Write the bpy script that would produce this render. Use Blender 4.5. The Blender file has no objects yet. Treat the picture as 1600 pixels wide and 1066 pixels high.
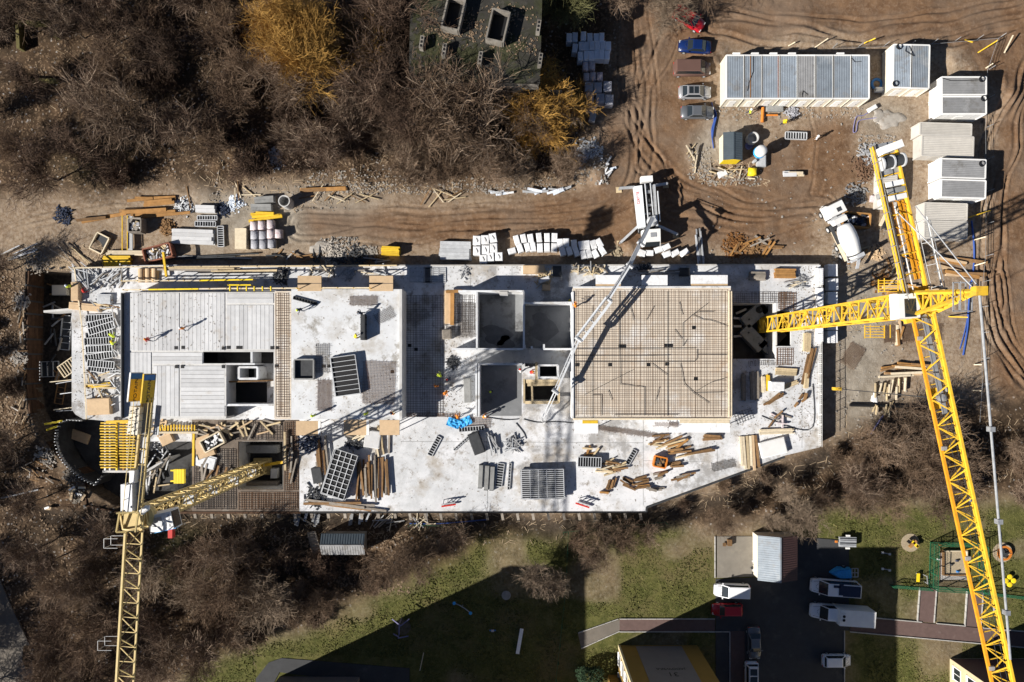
import bpy, math, random
import numpy as np
from mathutils import Vector, Matrix
rnd = random.Random(7)
sc = bpy.context.scene
C = sc.collection
# ---------------------------------------------------------------- camera, sky, sun, exposure
H = 97.0; F = 1066.667; NX, NY = 815.0, 562.0
cam = bpy.data.cameras.new('camera'); camo = bpy.data.objects.new('camera', cam); C.objects.link(camo)
camo.location = (0, 0, H); cam.sensor_width = 36; cam.lens = 24
cam.shift_x = -(NX-800)/1600; cam.shift_y = (NY-533)/1600
cam.clip_end = 600; cam.clip_start = 1
sc.camera = camo
SUN_EL, SUN_DIR = math.radians(31), math.radians(25.5)   # shadows run towards +x, +y at SUN_DIR
w = bpy.data.worlds.new('World'); sc.world = w; w.use_nodes = True
nt = w.node_tree; bg = nt.nodes['Background']
sky = nt.nodes.new('ShaderNodeTexSky'); sky.sky_type = 'NISHITA'; sky.sun_disc = False
sky.sun_elevation = SUN_EL; sky.air_density = .5; sky.dust_density = .2
sx, sy = -math.cos(SUN_DIR), -math.sin(SUN_DIR)            # direction towards the sun
sky.sun_rotation = math.atan2(sx, sy)
nt.links.new(sky.outputs[0], bg.inputs[0]); bg.inputs[1].default_value = 0.05
sl = bpy.data.lights.new('sun', 'SUN'); so = bpy.data.objects.new('sun', sl); C.objects.link(so)
sl.energy = 5.0; sl.angle = math.radians(0.5); sl.color = (1, .955, .89)
d = Vector((-sx*math.cos(SUN_EL), -sy*math.cos(SUN_EL), -math.sin(SUN_EL)))
so.rotation_euler = d.to_track_quat('-Z', 'Y').to_euler()
sc.view_settings.view_transform = 'Standard'; sc.view_settings.look = 'None'
sc.view_settings.exposure = 0.68; sc.view_settings.gamma = 1
sc.cycles.max_bounces = 4; sc.cycles.diffuse_bounces = 2; sc.cycles.glossy_bounces = 2
sc.cycles.transparent_max_bounces = 4; sc.cycles.transmission_bounces = 2

def P(px, py, z=0.0):
    k = (H-z)/F
    return Vector(((px-NX)*k, (NY-py)*k, z))
S0 = H/F                                                    # metres per photo pixel on the ground
# ---------------------------------------------------------------- materials
MT = {}
def mat(name, col=None, rough=.85, var=.18, scale=1.2, metal=0, bump=0, bscale=10, orand=.1, dirt=None, spec=.3, rib=None):
    if name in MT: return MT[name]
    m = bpy.data.materials.new(name); m.use_nodes = True; t = m.node_tree; N = t.nodes; L = t.links
    b = N['Principled BSDF']; b.inputs['Roughness'].default_value = rough; b.inputs['Metallic'].default_value = metal
    b.inputs['Specular IOR Level'].default_value = spec
    g = N.new('ShaderNodeNewGeometry')
    n = N.new('ShaderNodeTexNoise'); n.inputs['Scale'].default_value = scale; n.inputs['Detail'].default_value = 5
    n.inputs['Roughness'].default_value = .65
    L.new(g.outputs['Position'], n.inputs['Vector'])
    r = N.new('ShaderNodeMapRange'); r.inputs[1].default_value = .3; r.inputs[2].default_value = .7
    r.inputs[3].default_value = 1-var; r.inputs[4].default_value = 1+var; L.new(n.outputs['Fac'], r.inputs[0])
    oi = N.new('ShaderNodeObjectInfo')
    r2 = N.new('ShaderNodeMapRange'); r2.inputs[3].default_value = 1-orand; r2.inputs[4].default_value = 1+orand
    L.new(oi.outputs['Random'], r2.inputs[0])
    mu = N.new('ShaderNodeMath'); mu.operation = 'MULTIPLY'; L.new(r.outputs[0], mu.inputs[0]); L.new(r2.outputs[0], mu.inputs[1])
    vs = N.new('ShaderNodeVectorMath'); vs.operation = 'SCALE'; vs.inputs[0].default_value = col; L.new(mu.outputs[0], vs.inputs['Scale'])
    out = vs.outputs[0]
    if dirt:
        for (dc, lo, hi, ds) in dirt:
            n2 = N.new('ShaderNodeTexNoise'); n2.inputs['Scale'].default_value = ds; n2.inputs['Detail'].default_value = 7
            n2.inputs['Roughness'].default_value = .7
            L.new(g.outputs['Position'], n2.inputs['Vector'])
            r3 = N.new('ShaderNodeMapRange'); r3.inputs[1].default_value = lo; r3.inputs[2].default_value = hi
            L.new(n2.outputs['Fac'], r3.inputs[0])
            mx = N.new('ShaderNodeMix'); mx.data_type = 'RGBA'; L.new(r3.outputs[0], mx.inputs['Factor'])
            L.new(out, mx.inputs['A']); mx.inputs['B'].default_value = (*dc, 1); out = mx.outputs['Result']
    L.new(out, b.inputs['Base Color'])
    if bump:
        n3 = N.new('ShaderNodeTexNoise'); n3.inputs['Scale'].default_value = bscale; n3.inputs['Detail'].default_value = 4
        L.new(g.outputs['Position'], n3.inputs['Vector'])
        bp = N.new('ShaderNodeBump'); bp.inputs['Strength'].default_value = bump; bp.inputs['Distance'].default_value = .1
        L.new(n3.outputs['Fac'], bp.inputs['Height']); L.new(bp.outputs[0], b.inputs['Normal'])
    MT[name] = m
    return m
BR = (.11, .085, .06)
mat('concrete', (.545, .55, .555), .9, .14, .6, dirt=[((.70,.70,.71), .46, .58, .13), ((.42,.385,.34), .52, .64, .2), ((.34,.33,.32), .56, .62, .11), ((.25,.22,.19), .58, .72, .8), ((.15,.125,.10), .60, .73, 3.5)], bump=.3)
mat('fresh_concrete', (.665, .675, .685), .9, .1, .5, dirt=[((.48,.46,.43), .51, .64, .19), ((.36,.345,.32), .57, .66, .33), ((.33,.29,.25), .61, .72, 1.1), ((.2,.17,.13), .63, .75, 3.2)], bump=.15)
mat('shade_toned_floor', (.21, .215, .22), .6, .15, .6, dirt=[((.10,.10,.10), .52, .64, .3), ((.32,.32,.32), .6, .75, 1.2)])  # floor colour lowered to carry the shade inside the rooms
mat('floor_shade', (.115, .117, .122), .5, .2, 1)  # dark tone for shadow shapes painted on the room floors
mat('dark_slab', (.15, .12, .095), .9, .25, .8, dirt=[((.26,.24,.21), .55, .72, .4), ((.08,.055,.04), .55, .75, .6)])
mat('wall_concrete', (.55, .54, .52), .9, .12, .8, dirt=[((.36,.34,.31), .55, .75, .7)])
mat('grey_concrete', (.27, .27, .26), .9, .18, 1.0, dirt=[((.14,.13,.12), .55, .75, 1.3)])
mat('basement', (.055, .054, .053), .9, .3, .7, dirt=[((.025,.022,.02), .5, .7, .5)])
mat('plank_deck', (.57, .57, .57), .9, .1, 1.0, orand=.12, dirt=[((.36,.31,.25), .57, .78, .5)])
mat('tan_deck', (.58, .505, .41), .9, .12, .6, dirt=[((.40,.27,.16), .55, .78, .3), ((.70,.68,.64), .52, .68, .22), ((.28,.19,.12), .64, .8, 1.5)])
mat('rebar', (.17, .10, .06), .8, .3, 4)
mat('rebar_grey', (.10, .085, .075), .8, .3, 4)
mat('plywood', (.56, .40, .24), .75, .12, 1.5, dirt=[((.33,.22,.13), .6, .8, 1.5)])
mat('timber', (.52, .41, .25), .85, .18, 3, orand=.22)
mat('timber_pale', (.66, .56, .40), .85, .15, 3, orand=.16)
mat('timber_brown', (.22, .125, .055), .85, .25, 3, orand=.35)
mat('timber_grey', (.27, .235, .195), .9, .25, 3, orand=.3)
mat('yellow_beam', (.72, .46, .03), .6, .12, 3, orand=.12)
mat('rust', (.21, .095, .03), .9, .35, 3)
mat('spill', (.36, .33, .29), .95, .15, 2, dirt=[((.24,.2,.16), .5, .65, 1.2)])
mat('orange_timber', (.36, .185, .06), .8, .25, 1.2, orand=.15)
mat('crane_yellow', (.74, .45, .035), .5, .14, 1.5, orand=.12, dirt=[((.48,.28,.05), .52, .68, 1.1), ((.20,.12,.05), .62, .76, 3.0)])
mat('crane_pale', (.62, .47, .20), .55, .14, 1.5, orand=.08, dirt=[((.33,.22,.08), .58, .78, 2.0)])
mat('crane_orange', (.62, .28, .02), .5, .15, 1.5)
mat('galv', (.44, .45, .46), .45, .2, 2, metal=.5, orand=.15)
mat('steel_pale', (.52, .53, .54), .5, .15, 2, metal=.25, orand=.18)
mat('steel_dark', (.045, .047, .05), .6, .25, 2)
mat('scaffold', (.36, .36, .36), .55, .2, 3, metal=.3, orand=.3)
mat('black', (.012, .012, .013), .6, .2, 3)
mat('rubber', (.02, .02, .02), .9, .2, 3)
mat('white_paint', (.80, .79, .76), .5, .06, 1)
mat('white_wrap', (.76, .76, .76), .4, .1, 3, bump=.3, bscale=3, orand=.08, dirt=[((.55,.54,.52), .56, .72, .9)])
mat('bluewhite_wrap', (.70, .76, .84), .4, .08, 2, bump=.2, bscale=3)
mat('bag_pink', (.62, .54, .54), .7, .22, 4, bump=.4, bscale=4, dirt=[((.45,.18,.20), .58, .68, 2.5)])
mat('bag_grey', (.40, .40, .43), .6, .3, 5, bump=.4, bscale=5, dirt=[((.15,.15,.17), .5, .7, 5)])
mat('cream', (.72, .66, .54), .6, .06, 1)
mat('roof_blue', (.31, .35, .39), .5, .14, .7, metal=.2, orand=.2, dirt=[((.24,.22,.2), .53, .7, .5), ((.40,.43,.45), .55, .68, .25), ((.18,.12,.08), .64, .75, 2.0)])
mat('roof_grey', (.30, .30, .30), .6, .14, .7, metal=.1, orand=.16, dirt=[((.19,.18,.165), .52, .68, .5), ((.40,.40,.40), .58, .7, .3)])
mat('roof_pale', (.52, .49, .44), .7, .1, .7, orand=.08, dirt=[((.38,.34,.28), .6, .8, .8)])
mat('slate_roof', (.075, .095, .11), .55, .12, 1)
mat('roof_felt', (.04, .037, .031), .95, .3, .4, dirt=[((.045,.05,.016), .48, .62, .3), ((.075,.068,.057), .54, .7, 1.1), ((.02,.019,.016), .52, .66, .6), ((.15,.135,.11), .66, .76, 3)], bump=.3)
mat('old_wall', (.22, .20, .17), .95, .3, 1.2, dirt=[((.12,.1,.08), .5, .7, .7)])
mat('mossy_wall', (.15, .13, .05), .95, .3, 1.2)
mat('brick_red', (.30, .12, .075), .9, .2, 2, orand=.2)
mat('maroon', (.10, .055, .05), .5, .08, 2)
mat('car_red', (.50, .015, .025), .25, .03, 1, spec=.6); mat('car_blue', (.006, .02, .095), .25, .03, 1, spec=.6)
mat('car_silver', (.40, .40, .41), .3, .03, 1, metal=.4, spec=.6); mat('car_grey', (.16, .17, .185), .3, .03, 1, metal=.4, spec=.6)
mat('car_brown', (.13, .075, .06), .35, .05, 1, spec=.5); mat('car_white', (.78, .78, .79), .3, .03, 1, spec=.6)
mat('glass', (.02, .026, .03), .08, .05, 1, spec=.8); mat('lamp', (.6, .6, .58), .2, .05, 1)
mat('solar', (.012, .018, .045), .2, .1, 2, spec=.7)
mat('red', (.55, .03, .02), .5, .08, 2); mat('orange', (.62, .20, .03), .55, .1, 2); mat('hivis', (.62, .75, .06), .7, .08, 4)
mat('hivis_orange', (.85, .26, .02), .7, .08, 4); mat('yellow', (.85, .62, .02), .5, .08, 2); mat('blue', (.03, .16, .42), .55, .15, 2)
mat('blue_tarp', (.05, .36, .74), .5, .2, 3, bump=.4, bscale=4); mat('blue_hose', (.04, .09, .32), .5, .1, 2)
mat('green_fence', (.02, .115, .055), .6, .12, 2); mat('skin', (.45, .28, .2), .6, .05, 4); mat('navy', (.03, .04, .07), .85, .15, 4)
mat('pit_wood', (.075, .04, .022), .9, .35, 1.5, orand=.3); mat('purple_pipe', (.20, .19, .34), .5, .1, 2)
mat('asphalt', (.055, .056, .058), .95, .12, .8, dirt=[((.10,.10,.095), .58, .75, .35)], bump=.15, bscale=25)
mat('court', (.20, .18, .15), .95, .12, .8, dirt=[((.28,.25,.2), .55, .75, .5)], bump=.15, bscale=20)
mat('paver', (.125, .082, .072), .95, .12, 1.5, dirt=[((.2,.15,.13), .6, .8, 1)], bump=.1)
mat('boom_grey', (.58, .60, .62), .45, .08, 1)
mat('path_pale', (.17, .148, .122), .95, .12, .7, dirt=[((.15,.13,.1), .55, .75, .6)], bump=.1)
mat('kerb', (.42, .40, .37), .9, .15, 2); mat('sandpit', (.38, .31, .21), .98, .12, 3, bump=.3)
mat('facade_ochre', (.22, .135, .03), .9, .06, 1); mat('facade_grey', (.17, .155, .15), .9, .06, 1); mat('facade_cream', (.62, .52, .32), .9, .06, 1)
mat('bark', (.17, .14, .11), .95, .3, 2, orand=.2); mat('limb', (.26, .193, .138), .95, .3, 1.5, orand=.15)
mat('twig', (.155, .103, .066), .95, .3, .6, orand=.25)
mat('twig_dark', (.095, .06, .04), .95, .28, .6, orand=.25); mat('twig_gold', (.40, .225, .055), .9, .25, .8, orand=.12)
mat('twig_pale', (.24, .18, .125), .95, .25, .8, orand=.2); mat('twig_green', (.15, .145, .06), .95, .25, .8)
mat('evergreen', (.025, .05, .022), .9, .35, 2)
mat('rubble', (.42, .38, .33), .95, .3, 2, orand=.3); mat('litter_chip', (.24, .17, .11), .95, .5, 4)
mat('wood_chip', (.46, .35, .23), .95, .4, 3); mat('straw', (.36, .22, .07), .95, .4, 3)
# ---------------------------------------------------------------- mesh builder
class MB:
    def __init__(s): s.v = []; s.f = []; s.m = []
    def add(s, vs, fs, mi=0):
        o = len(s.v); s.v += [tuple(x) for x in vs]; s.f += [tuple(i+o for i in f) for f in fs]; s.m += [mi]*len(fs); return s
    def box(s, x0, y0, z0, x1, y1, z1, mi=0):
        return s.add([(x0,y0,z0),(x1,y0,z0),(x1,y1,z0),(x0,y1,z0),(x0,y0,z1),(x1,y0,z1),(x1,y1,z1),(x0,y1,z1)],
              [(3,2,1,0),(4,5,6,7),(0,1,5,4),(1,2,6,5),(2,3,7,6),(3,0,4,7)], mi)
    def cbox(s, cx, cy, cz, sx, sy, sz, mi=0, rz=0):
        c, q = math.cos(rz), math.sin(rz); vs = []
        for dz in (-.5, .5):
            for dx, dy in ((-.5,-.5),(.5,-.5),(.5,.5),(-.5,.5)):
                x, y = dx*sx, dy*sy; vs.append((cx+x*c-y*q, cy+x*q+y*c, cz+dz*sz))
        return s.add(vs, [(3,2,1,0),(4,5,6,7),(0,1,5,4),(1,2,6,5),(2,3,7,6),(3,0,4,7)], mi)
    def bar(s, p, q, w, h=None, mi=0):
        p, q = Vector(p), Vector(q); h = h or w; d = q-p
        if d.length < 1e-6: return s
        d.normalize(); u = Vector((0,0,1)).cross(d)
        if u.length < 1e-3: u = Vector((1,0,0))
        u.normalize(); t = d.cross(u); vs = []
        for b in (p, q):
            for a, c in ((-1,-1),(1,-1),(1,1),(-1,1)): vs.append(b+u*(a*w/2)+t*(c*h/2))
        return s.add(vs, [(3,2,1,0),(4,5,6,7),(0,1,5,4),(1,2,6,5),(2,3,7,6),(3,0,4,7)], mi)
    def tube(s, p, q, r, n=8, r2=None, mi=0, caps=True):
        p, q = Vector(p), Vector(q); r2 = r if r2 is None else r2; d = (q-p)
        if d.length < 1e-6: return s
        d.normalize(); u = d.orthogonal().normalized(); t = d.cross(u); vs = []
        for b, rr in ((p, r), (q, r2)):
            for i in range(n):
                a = 2*math.pi*i/n; vs.append(b+u*(math.cos(a)*rr)+t*(math.sin(a)*rr))
        fs = [(i, (i+1)%n, n+(i+1)%n, n+i) for i in range(n)]
        if caps: fs += [tuple(range(n))[::-1], tuple(range(n, 2*n))]
        return s.add(vs, fs, mi)
    def path(s, pts, r, n=6, mi=0):
        for a, b in zip(pts[:-1], pts[1:]): s.tube(a, b, r, n, mi=mi)
        return s
    def prism(s, poly, z0, z1, mi=0):
        n = len(poly); ar = sum(poly[i][0]*poly[(i+1)%n][1]-poly[(i+1)%n][0]*poly[i][1] for i in range(n))
        if ar < 0: poly = poly[::-1]
        vs = [(p[0], p[1], z0) for p in poly]+[(p[0], p[1], z1) for p in poly]
        return s.add(vs, [tuple(range(n))[::-1], tuple(range(n, 2*n))]+[(i, (i+1)%n, n+(i+1)%n, n+i) for i in range(n)], mi)
    def loft(s, rings, mi=0, caps=True):
        n = len(rings[0]); vs = [p for r in rings for p in r]; fs = []
        for k in range(len(rings)-1):
            fs += [(k*n+i, k*n+(i+1)%n, (k+1)*n+(i+1)%n, (k+1)*n+i) for i in range(n)]
        if caps: fs += [tuple(range(n))[::-1], tuple(range((len(rings)-1)*n, len(rings)*n))]
        return s.add(vs, fs, mi)
    def lathe(s, prof, n=16, c=(0,0,0), mi=0, sy=1):
        return s.loft([[(c[0]+r*math.cos(2*math.pi*i/n), c[1]+sy*r*math.sin(2*math.pi*i/n), c[2]+z) for i in range(n)] for r, z in prof], mi)
    def mesh(s, name, mats, smooth=False):
        me = bpy.data.meshes.new(name); me.from_pydata(s.v, [], s.f)
        if not isinstance(mats, (list, tuple)): mats = [mats]
        for m in mats: me.materials.append(MT[m] if isinstance(m, str) else m)
        if len(mats) > 1: me.polygons.foreach_set('material_index', s.m)
        if smooth: me.polygons.foreach_set('use_smooth', [True]*len(me.polygons))
        me.update(); return me
    def build(s, name, mats, parent=None, smooth=False):
        return link(name, s.mesh(name, mats, smooth), parent)
def link(name, data, parent=None, loc=None, rz=0):
    o = bpy.data.objects.new(name, data); C.objects.link(o)
    if parent is not None: o.parent = parent
    if loc is not None: o.location = loc
    if rz: o.rotation_euler[2] = rz
    return o
def tag(o, label, cat, group=None):
    o['label'] = label; o['category'] = cat
    if group: o['group'] = group
    return o
def thing(name, label, cat, p, rz=0, group=None):
    o = bpy.data.objects.new(name, None); C.objects.link(o); o.location = p; o.rotation_euler[2] = rz; o.empty_display_size = .3
    return tag(o, label, cat, group)
def kind(o, k): o['kind'] = k; return o
def dup(root, loc, rz=None, label=None, group=None, parent=None):
    r = root.copy(); C.objects.link(r)
    if parent is not None: r.parent = parent
    if loc is not None: r.location = loc
    if rz is not None: r.rotation_euler[2] = rz
    if label: r['label'] = label
    if group: r['group'] = group
    for ch in list(root.children):
        c = ch.copy(); C.objects.link(c); c.parent = r
        for g in list(ch.children):
            e = g.copy(); C.objects.link(e); e.parent = c
    return r
UB = {}
def ub(m):                                                   # a unit box per material, shared by every plank or bar
    if m not in UB: UB[m] = MB().cbox(0,0,0,1,1,1).mesh('unit_'+m, m)
    return UB[m]
def stick(name, m, p, q, w, h, parent=None):                 # one straight piece from p to q
    p, q = Vector(p), Vector(q); d = q-p; o = link(name, ub(m), parent)
    o.location = (p+q)/2; o.scale = (d.length, w, h)
    o.rotation_euler = (0, -math.atan2(d.z, math.hypot(d.x, d.y)), math.atan2(d.y, d.x))
    return o
def block(name, m, x0, y0, z0, x1, y1, z1, parent=None):
    o = link(name, ub(m), parent); o.location = ((x0+x1)/2, (y0+y1)/2, (z0+z1)/2); o.scale = (abs(x1-x0), abs(y1-y0), abs(z1-z0)); return o
def pblock(name, m, a, b, c, e, z0, z1, parent=None):         # box whose top outline has photo corners (a,b)-(c,e)
    p, q = P(a, b, z1), P(c, e, z1)
    return block(name, m, min(p.x,q.x), min(p.y,q.y), z0, max(p.x,q.x), max(p.y,q.y), z1, parent)
def ang(x1, y1, x2, y2): return math.atan2(-(y2-y1), x2-x1)
ORD = 'first second third fourth fifth sixth seventh eighth ninth tenth eleventh twelfth thirteenth fourteenth fifteenth sixteenth seventeenth eighteenth nineteenth twentieth'.split()+['twenty-'+q for q in 'first second third fourth fifth sixth seventh eighth ninth'.split()]+['thirtieth']+['thirty-'+q for q in 'first second third fourth fifth sixth seventh eighth ninth'.split()]
def text(body, size, m, loc, rot, parent=None, name='lettering'):
    cu = bpy.data.curves.new(name, 'FONT'); cu.body = body; cu.size = size; cu.align_x = 'CENTER'; cu.align_y = 'CENTER'; cu.extrude = .004
    cu.materials.append(MT[m]); t_ = bpy.data.objects.new(name, cu); C.objects.link(t_); o = bpy.data.objects.new(name, bpy.data.meshes.new_from_object(t_)); bpy.data.objects.remove(t_); C.objects.link(o); o.location = loc; o.rotation_euler = rot
    if parent is not None: o.parent = parent
    return o
# ================================================================ ground
def vnoise(ny, nx, cell, seed):
    r = np.random.RandomState(seed); gy, gx = int(ny/cell)+3, int(nx/cell)+3; g = r.rand(gy, gx)
    yy = np.arange(ny)/cell; xx = np.arange(nx)/cell
    iy = yy.astype(int); fy = yy-iy; fy = (fy*fy*(3-2*fy))[:, None]; ix = xx.astype(int); fx = xx-ix; fx = (fx*fx*(3-2*fx))[None, :]
    a = g[iy][:, ix]; b = g[iy][:, ix+1]; c = g[iy+1][:, ix]; e = g[iy+1][:, ix+1]
    return (a*(1-fx)+b*fx)*(1-fy)+(c*(1-fx)+e*fx)*fy
def inpoly(X, Y, poly):
    ins = np.zeros(X.shape, bool); n = len(poly)
    for i in range(n):
        x1, y1 = poly[i]; x2, y2 = poly[(i+1)%n]
        if y1 == y2: continue
        c = ((y1 > Y) != (y2 > Y)) & (X < (x2-x1)*(Y-y1)/(y2-y1)+x1); ins ^= c
    return ins
def blur(a, n):
    for _ in range(2):
        for ax in (0, 1):
            c = np.cumsum(np.concatenate([np.repeat(np.take(a, [0], ax), n+1, ax), a, np.repeat(np.take(a, [-1], ax), n, ax)], ax), ax)
            k = 2*n+1; a = (np.take(c, range(k, c.shape[ax]), ax)-np.take(c, range(0, c.shape[ax]-k), ax))/k
    return a
ST = .2
def axis(a, b, lo, hi):
    fine = np.arange(a, b+.001, ST)
    return np.concatenate([np.linspace(lo, a-2, 14), fine, np.linspace(b+2, hi, 14)])
xs = axis(-77, 75, -260, 260); ys = axis(-51, 57, -240, 240)
X, Y = np.meshgrid(xs, ys); PX = X/S0+NX; PY = NY-Y/S0
ny, nx = X.shape
n1 = vnoise(ny, nx, 60, 1); n2 = vnoise(ny, nx, 22, 2); n3 = vnoise(ny, nx, 8, 3); n4 = vnoise(ny, nx, 3, 4); n5 = vnoise(ny, nx, 35, 15)
WX = PX+(n2-.5)*26+(n3-.5)*10; WY = PY+(n5-.5)*26+(n4-.5)*6      # wobbled edges
def zone(*polys, soft=4):
    m = np.zeros(X.shape, bool)
    for p in polys: m |= inpoly(WX, WY, p)
    return blur(m.astype(float), soft)
mud = zone([(470,330),(700,318),(900,300),(945,262),(960,150),(975,-80),(1150,-80),(1120,60),(1095,190),(1070,240),(1090,270),(1290,180),(1330,200),(1340,300),(1270,330),(1270,390),(1100,395),(960,390),(760,372),(540,380),(480,365)],
           [(1130,-90),(1720,-90),(1720,660),(1560,640),(1535,420),(1560,150),(1480,75),(1250,60),(1130,70)], soft=5)
litter = zone([(-200,-200),(960,-200),(950,130),(900,270),(880,285),(600,292),(440,288),(250,300),(0,320),(-200,320)],
              [(-200,390),(30,400),(45,640),(120,760),(300,805),(1010,800),(1230,715),(1290,690),(1400,640),(1720,600),(1720,760),(1290,790),(1130,835),(1000,820),(860,830),(700,900),(440,990),(270,1070),(-200,1200)], soft=6)
grass = zone([(240,1120),(300,1045),(470,985),(600,925),(760,835),(1010,820),(1150,850),(1290,790),(1720,770),(1720,1200),(200,1200)], soft=5)
grassd = zone([(230,830),(330,830),(320,920),(240,900)], [(100,225),(180,215),(190,270),(110,265)], soft=10)
pale = zone([(300,300),(620,300),(560,345),(470,372),(300,395)], [(1340,160),(1420,160),(1420,200),(1350,205)], [(1300,420),(1380,420),(1400,640),(1310,690)], [(1075,195),(1170,200),(1190,290),(1090,290)], soft=8)
thin = grass*np.clip((n5*.55+n2*.45-.55)*4,0,.75); grass = grass-thin*.8; litter = np.maximum(litter, thin*.5)
# relief: pits, ruts, tussocks
PIT = [(41,423),(1268,423),(1268,690),(1222,703),(1006,778),(1004,788),(330,790),(268,790),(180,790),(140,765),(100,722),(72,690),(46,645),(40,600)]
pit = inpoly(PX, PY, PIT)
Z = (n1-.5)*.25+(n2-.5)*.14*(1-grass*.6)+(n3-.5)*.10*(mud+.5*litter+.3)+(n4-.5)*.05
Z += litter*(n3-.5)*.25
def polyd(pts, sel):
    x, y = PX[sel], PY[sel]; best = np.full(x.shape, 1e9); sgn = np.zeros(x.shape)
    for (x1, y1), (x2, y2) in zip(pts[:-1], pts[1:]):
        dx, dy = x2-x1, y2-y1; L = math.hypot(dx, dy); t = np.clip(((x-x1)*dx+(y-y1)*dy)/(L*L), 0, 1)
        ex, ey = x-(x1+t*dx), y-(y1+t*dy); dd = np.hypot(ex, ey); s = np.sign(dx*ey-dy*ex); b = dd < best
        best[b] = dd[b]; sgn[b] = s[b]
    return best*sgn
def smooth_line(pts, n=8):
    o = []
    q = [pts[0]]+pts+[pts[-1]]
    for i in range(1, len(q)-2):
        for k in range(n):
            t = k/n; a, b, c, e = (np.array(q[j], float) for j in (i-1, i, i+1, i+2))
            o.append(tuple(.5*((2*b)+(-a+c)*t+(2*a-5*b+4*c-e)*t*t+(-a+3*b-3*c+e)*t**3)))
    return o+[pts[-1]]
def ruts(pts, offs, depth, wd=2.2):
    pts = smooth_line(pts); m = max(abs(o) for o in offs)+8
    xa, xb = min(p[0] for p in pts)-m, max(p[0] for p in pts)+m; ya, yb = min(p[1] for p in pts)-m, max(p[1] for p in pts)+m
    sel = (PX > xa) & (PX < xb) & (PY > ya) & (PY < yb)
    dd = polyd(pts, sel); h = np.zeros(dd.shape)
    for i, o in enumerate(offs):
        e = (dd-o+(n2[sel]-.5)*9+(np.roll(n5,37*i,1)[sel]-.5)*16)/(wd*(.8+.5*((i*7)%3)/2)); g = np.clip((np.roll(n1+n5*.6,61*i+i*i*7,1)[sel]-.52)*3.2,0,1.25); h += g*(-np.exp(-e*e)+.55*np.exp(-(np.abs(e)-1.7)**2*2))
    Z[sel] += depth*1.15*h
ruts([(470,352),(600,348),(760,335),(900,325),(985,290),(1000,200),(990,80),(985,-40)], [-26,-17,-9,0,8,17,26], .10)
ruts([(520,372),(650,352),(800,352),(930,345),(985,325)], [-8,0,9], .10)
ruts([(968,90),(985,180),(1030,250),(1090,300),(1180,330),(1290,325)], [-22,-15,-8,0,7,14], .11)
ruts([(1040,60),(1010,160),(1005,260)], [-12,-5,5,13], .08)
ruts([(1050,330),(1120,345),(1200,352),(1265,340)], [-12,-4,5,13], .09)
ruts([(1285,170),(1290,230),(1270,300)], [-12,-5,3,12], .06)
ruts([(1640,60),(1590,140),(1562,250),(1548,380),(1556,480),(1590,560),(1640,600)], [-20,-12,-3,6,15,25], .16, 2.6)
ruts([(1555,430),(1565,520),(1600,590)], [-6,6,18], .16, 2.6)
ruts([(1120,30),(1250,52),(1380,62),(1500,40),(1640,10)], [-26,-14,-3,10,22], .16, 3.0)
ruts([(-20,380),(60,345),(160,325),(300,318)], [-8,0,9], .07)
for cx, cy, r, hh in ((1495,95,40,.7),(1565,150,30,.9),(1260,60,40,.5),(1110,85,22,.6),(930,270,22,.8),(1150,280,14,.3),(985,385,10,.6),(560,285,26,.4),(320,285,30,.5),(1540,640,26,.6),(150,395,22,.5),(1430,690,30,.5)):
    Z += hh*np.exp(-((PX-cx)**2+(PY-cy)**2)/(r*r))*(.6+.8*n3)
flat = zone([(1118,838),(1345,838),(1345,1120),(1118,1120)], [(1330,940),(1720,960),(1720,1010),(1330,990)], soft=3)
flat = np.maximum(flat, np.maximum(grass*.75, 0)); Z = Z*(1-flat*.9)
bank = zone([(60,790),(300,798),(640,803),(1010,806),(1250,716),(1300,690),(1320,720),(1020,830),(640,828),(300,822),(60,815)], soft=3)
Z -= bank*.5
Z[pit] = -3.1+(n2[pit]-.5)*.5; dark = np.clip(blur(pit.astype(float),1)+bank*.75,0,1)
far = (np.abs(X) > 80) | (np.abs(Y) > 60); Z[far] = 0
def gz(px, py):
    i = int(np.argmin(abs(xs-(px-NX)*S0))); j = int(np.argmin(abs(ys-(NY-py)*S0))); return float(Z[j, i])
gme = bpy.data.meshes.new('ground')
verts = np.stack([X.ravel(), Y.ravel(), Z.ravel()], 1)
idx = np.arange(ny*nx).reshape(ny, nx); a = idx[:-1, :-1].ravel(); b = idx[:-1, 1:].ravel(); c = idx[1:, 1:].ravel(); e = idx[1:, :-1].ravel()
q = np.stack([a, b, c, e], 1)
gme.vertices.add(ny*nx); gme.vertices.foreach_set('co', verts.ravel())
gme.loops.add(q.size); gme.loops.foreach_set('vertex_index', q.ravel().astype(np.int32))
gme.polygons.add(len(q)); gme.polygons.foreach_set('loop_start', (np.arange(len(q))*4).astype(np.int32))
gme.update(); gme.validate()
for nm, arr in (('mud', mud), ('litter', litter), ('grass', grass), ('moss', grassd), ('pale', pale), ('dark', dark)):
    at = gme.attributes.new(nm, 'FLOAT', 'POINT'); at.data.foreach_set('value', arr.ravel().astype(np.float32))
gme.polygons.foreach_set('use_smooth', [True]*len(gme.polygons))
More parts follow.
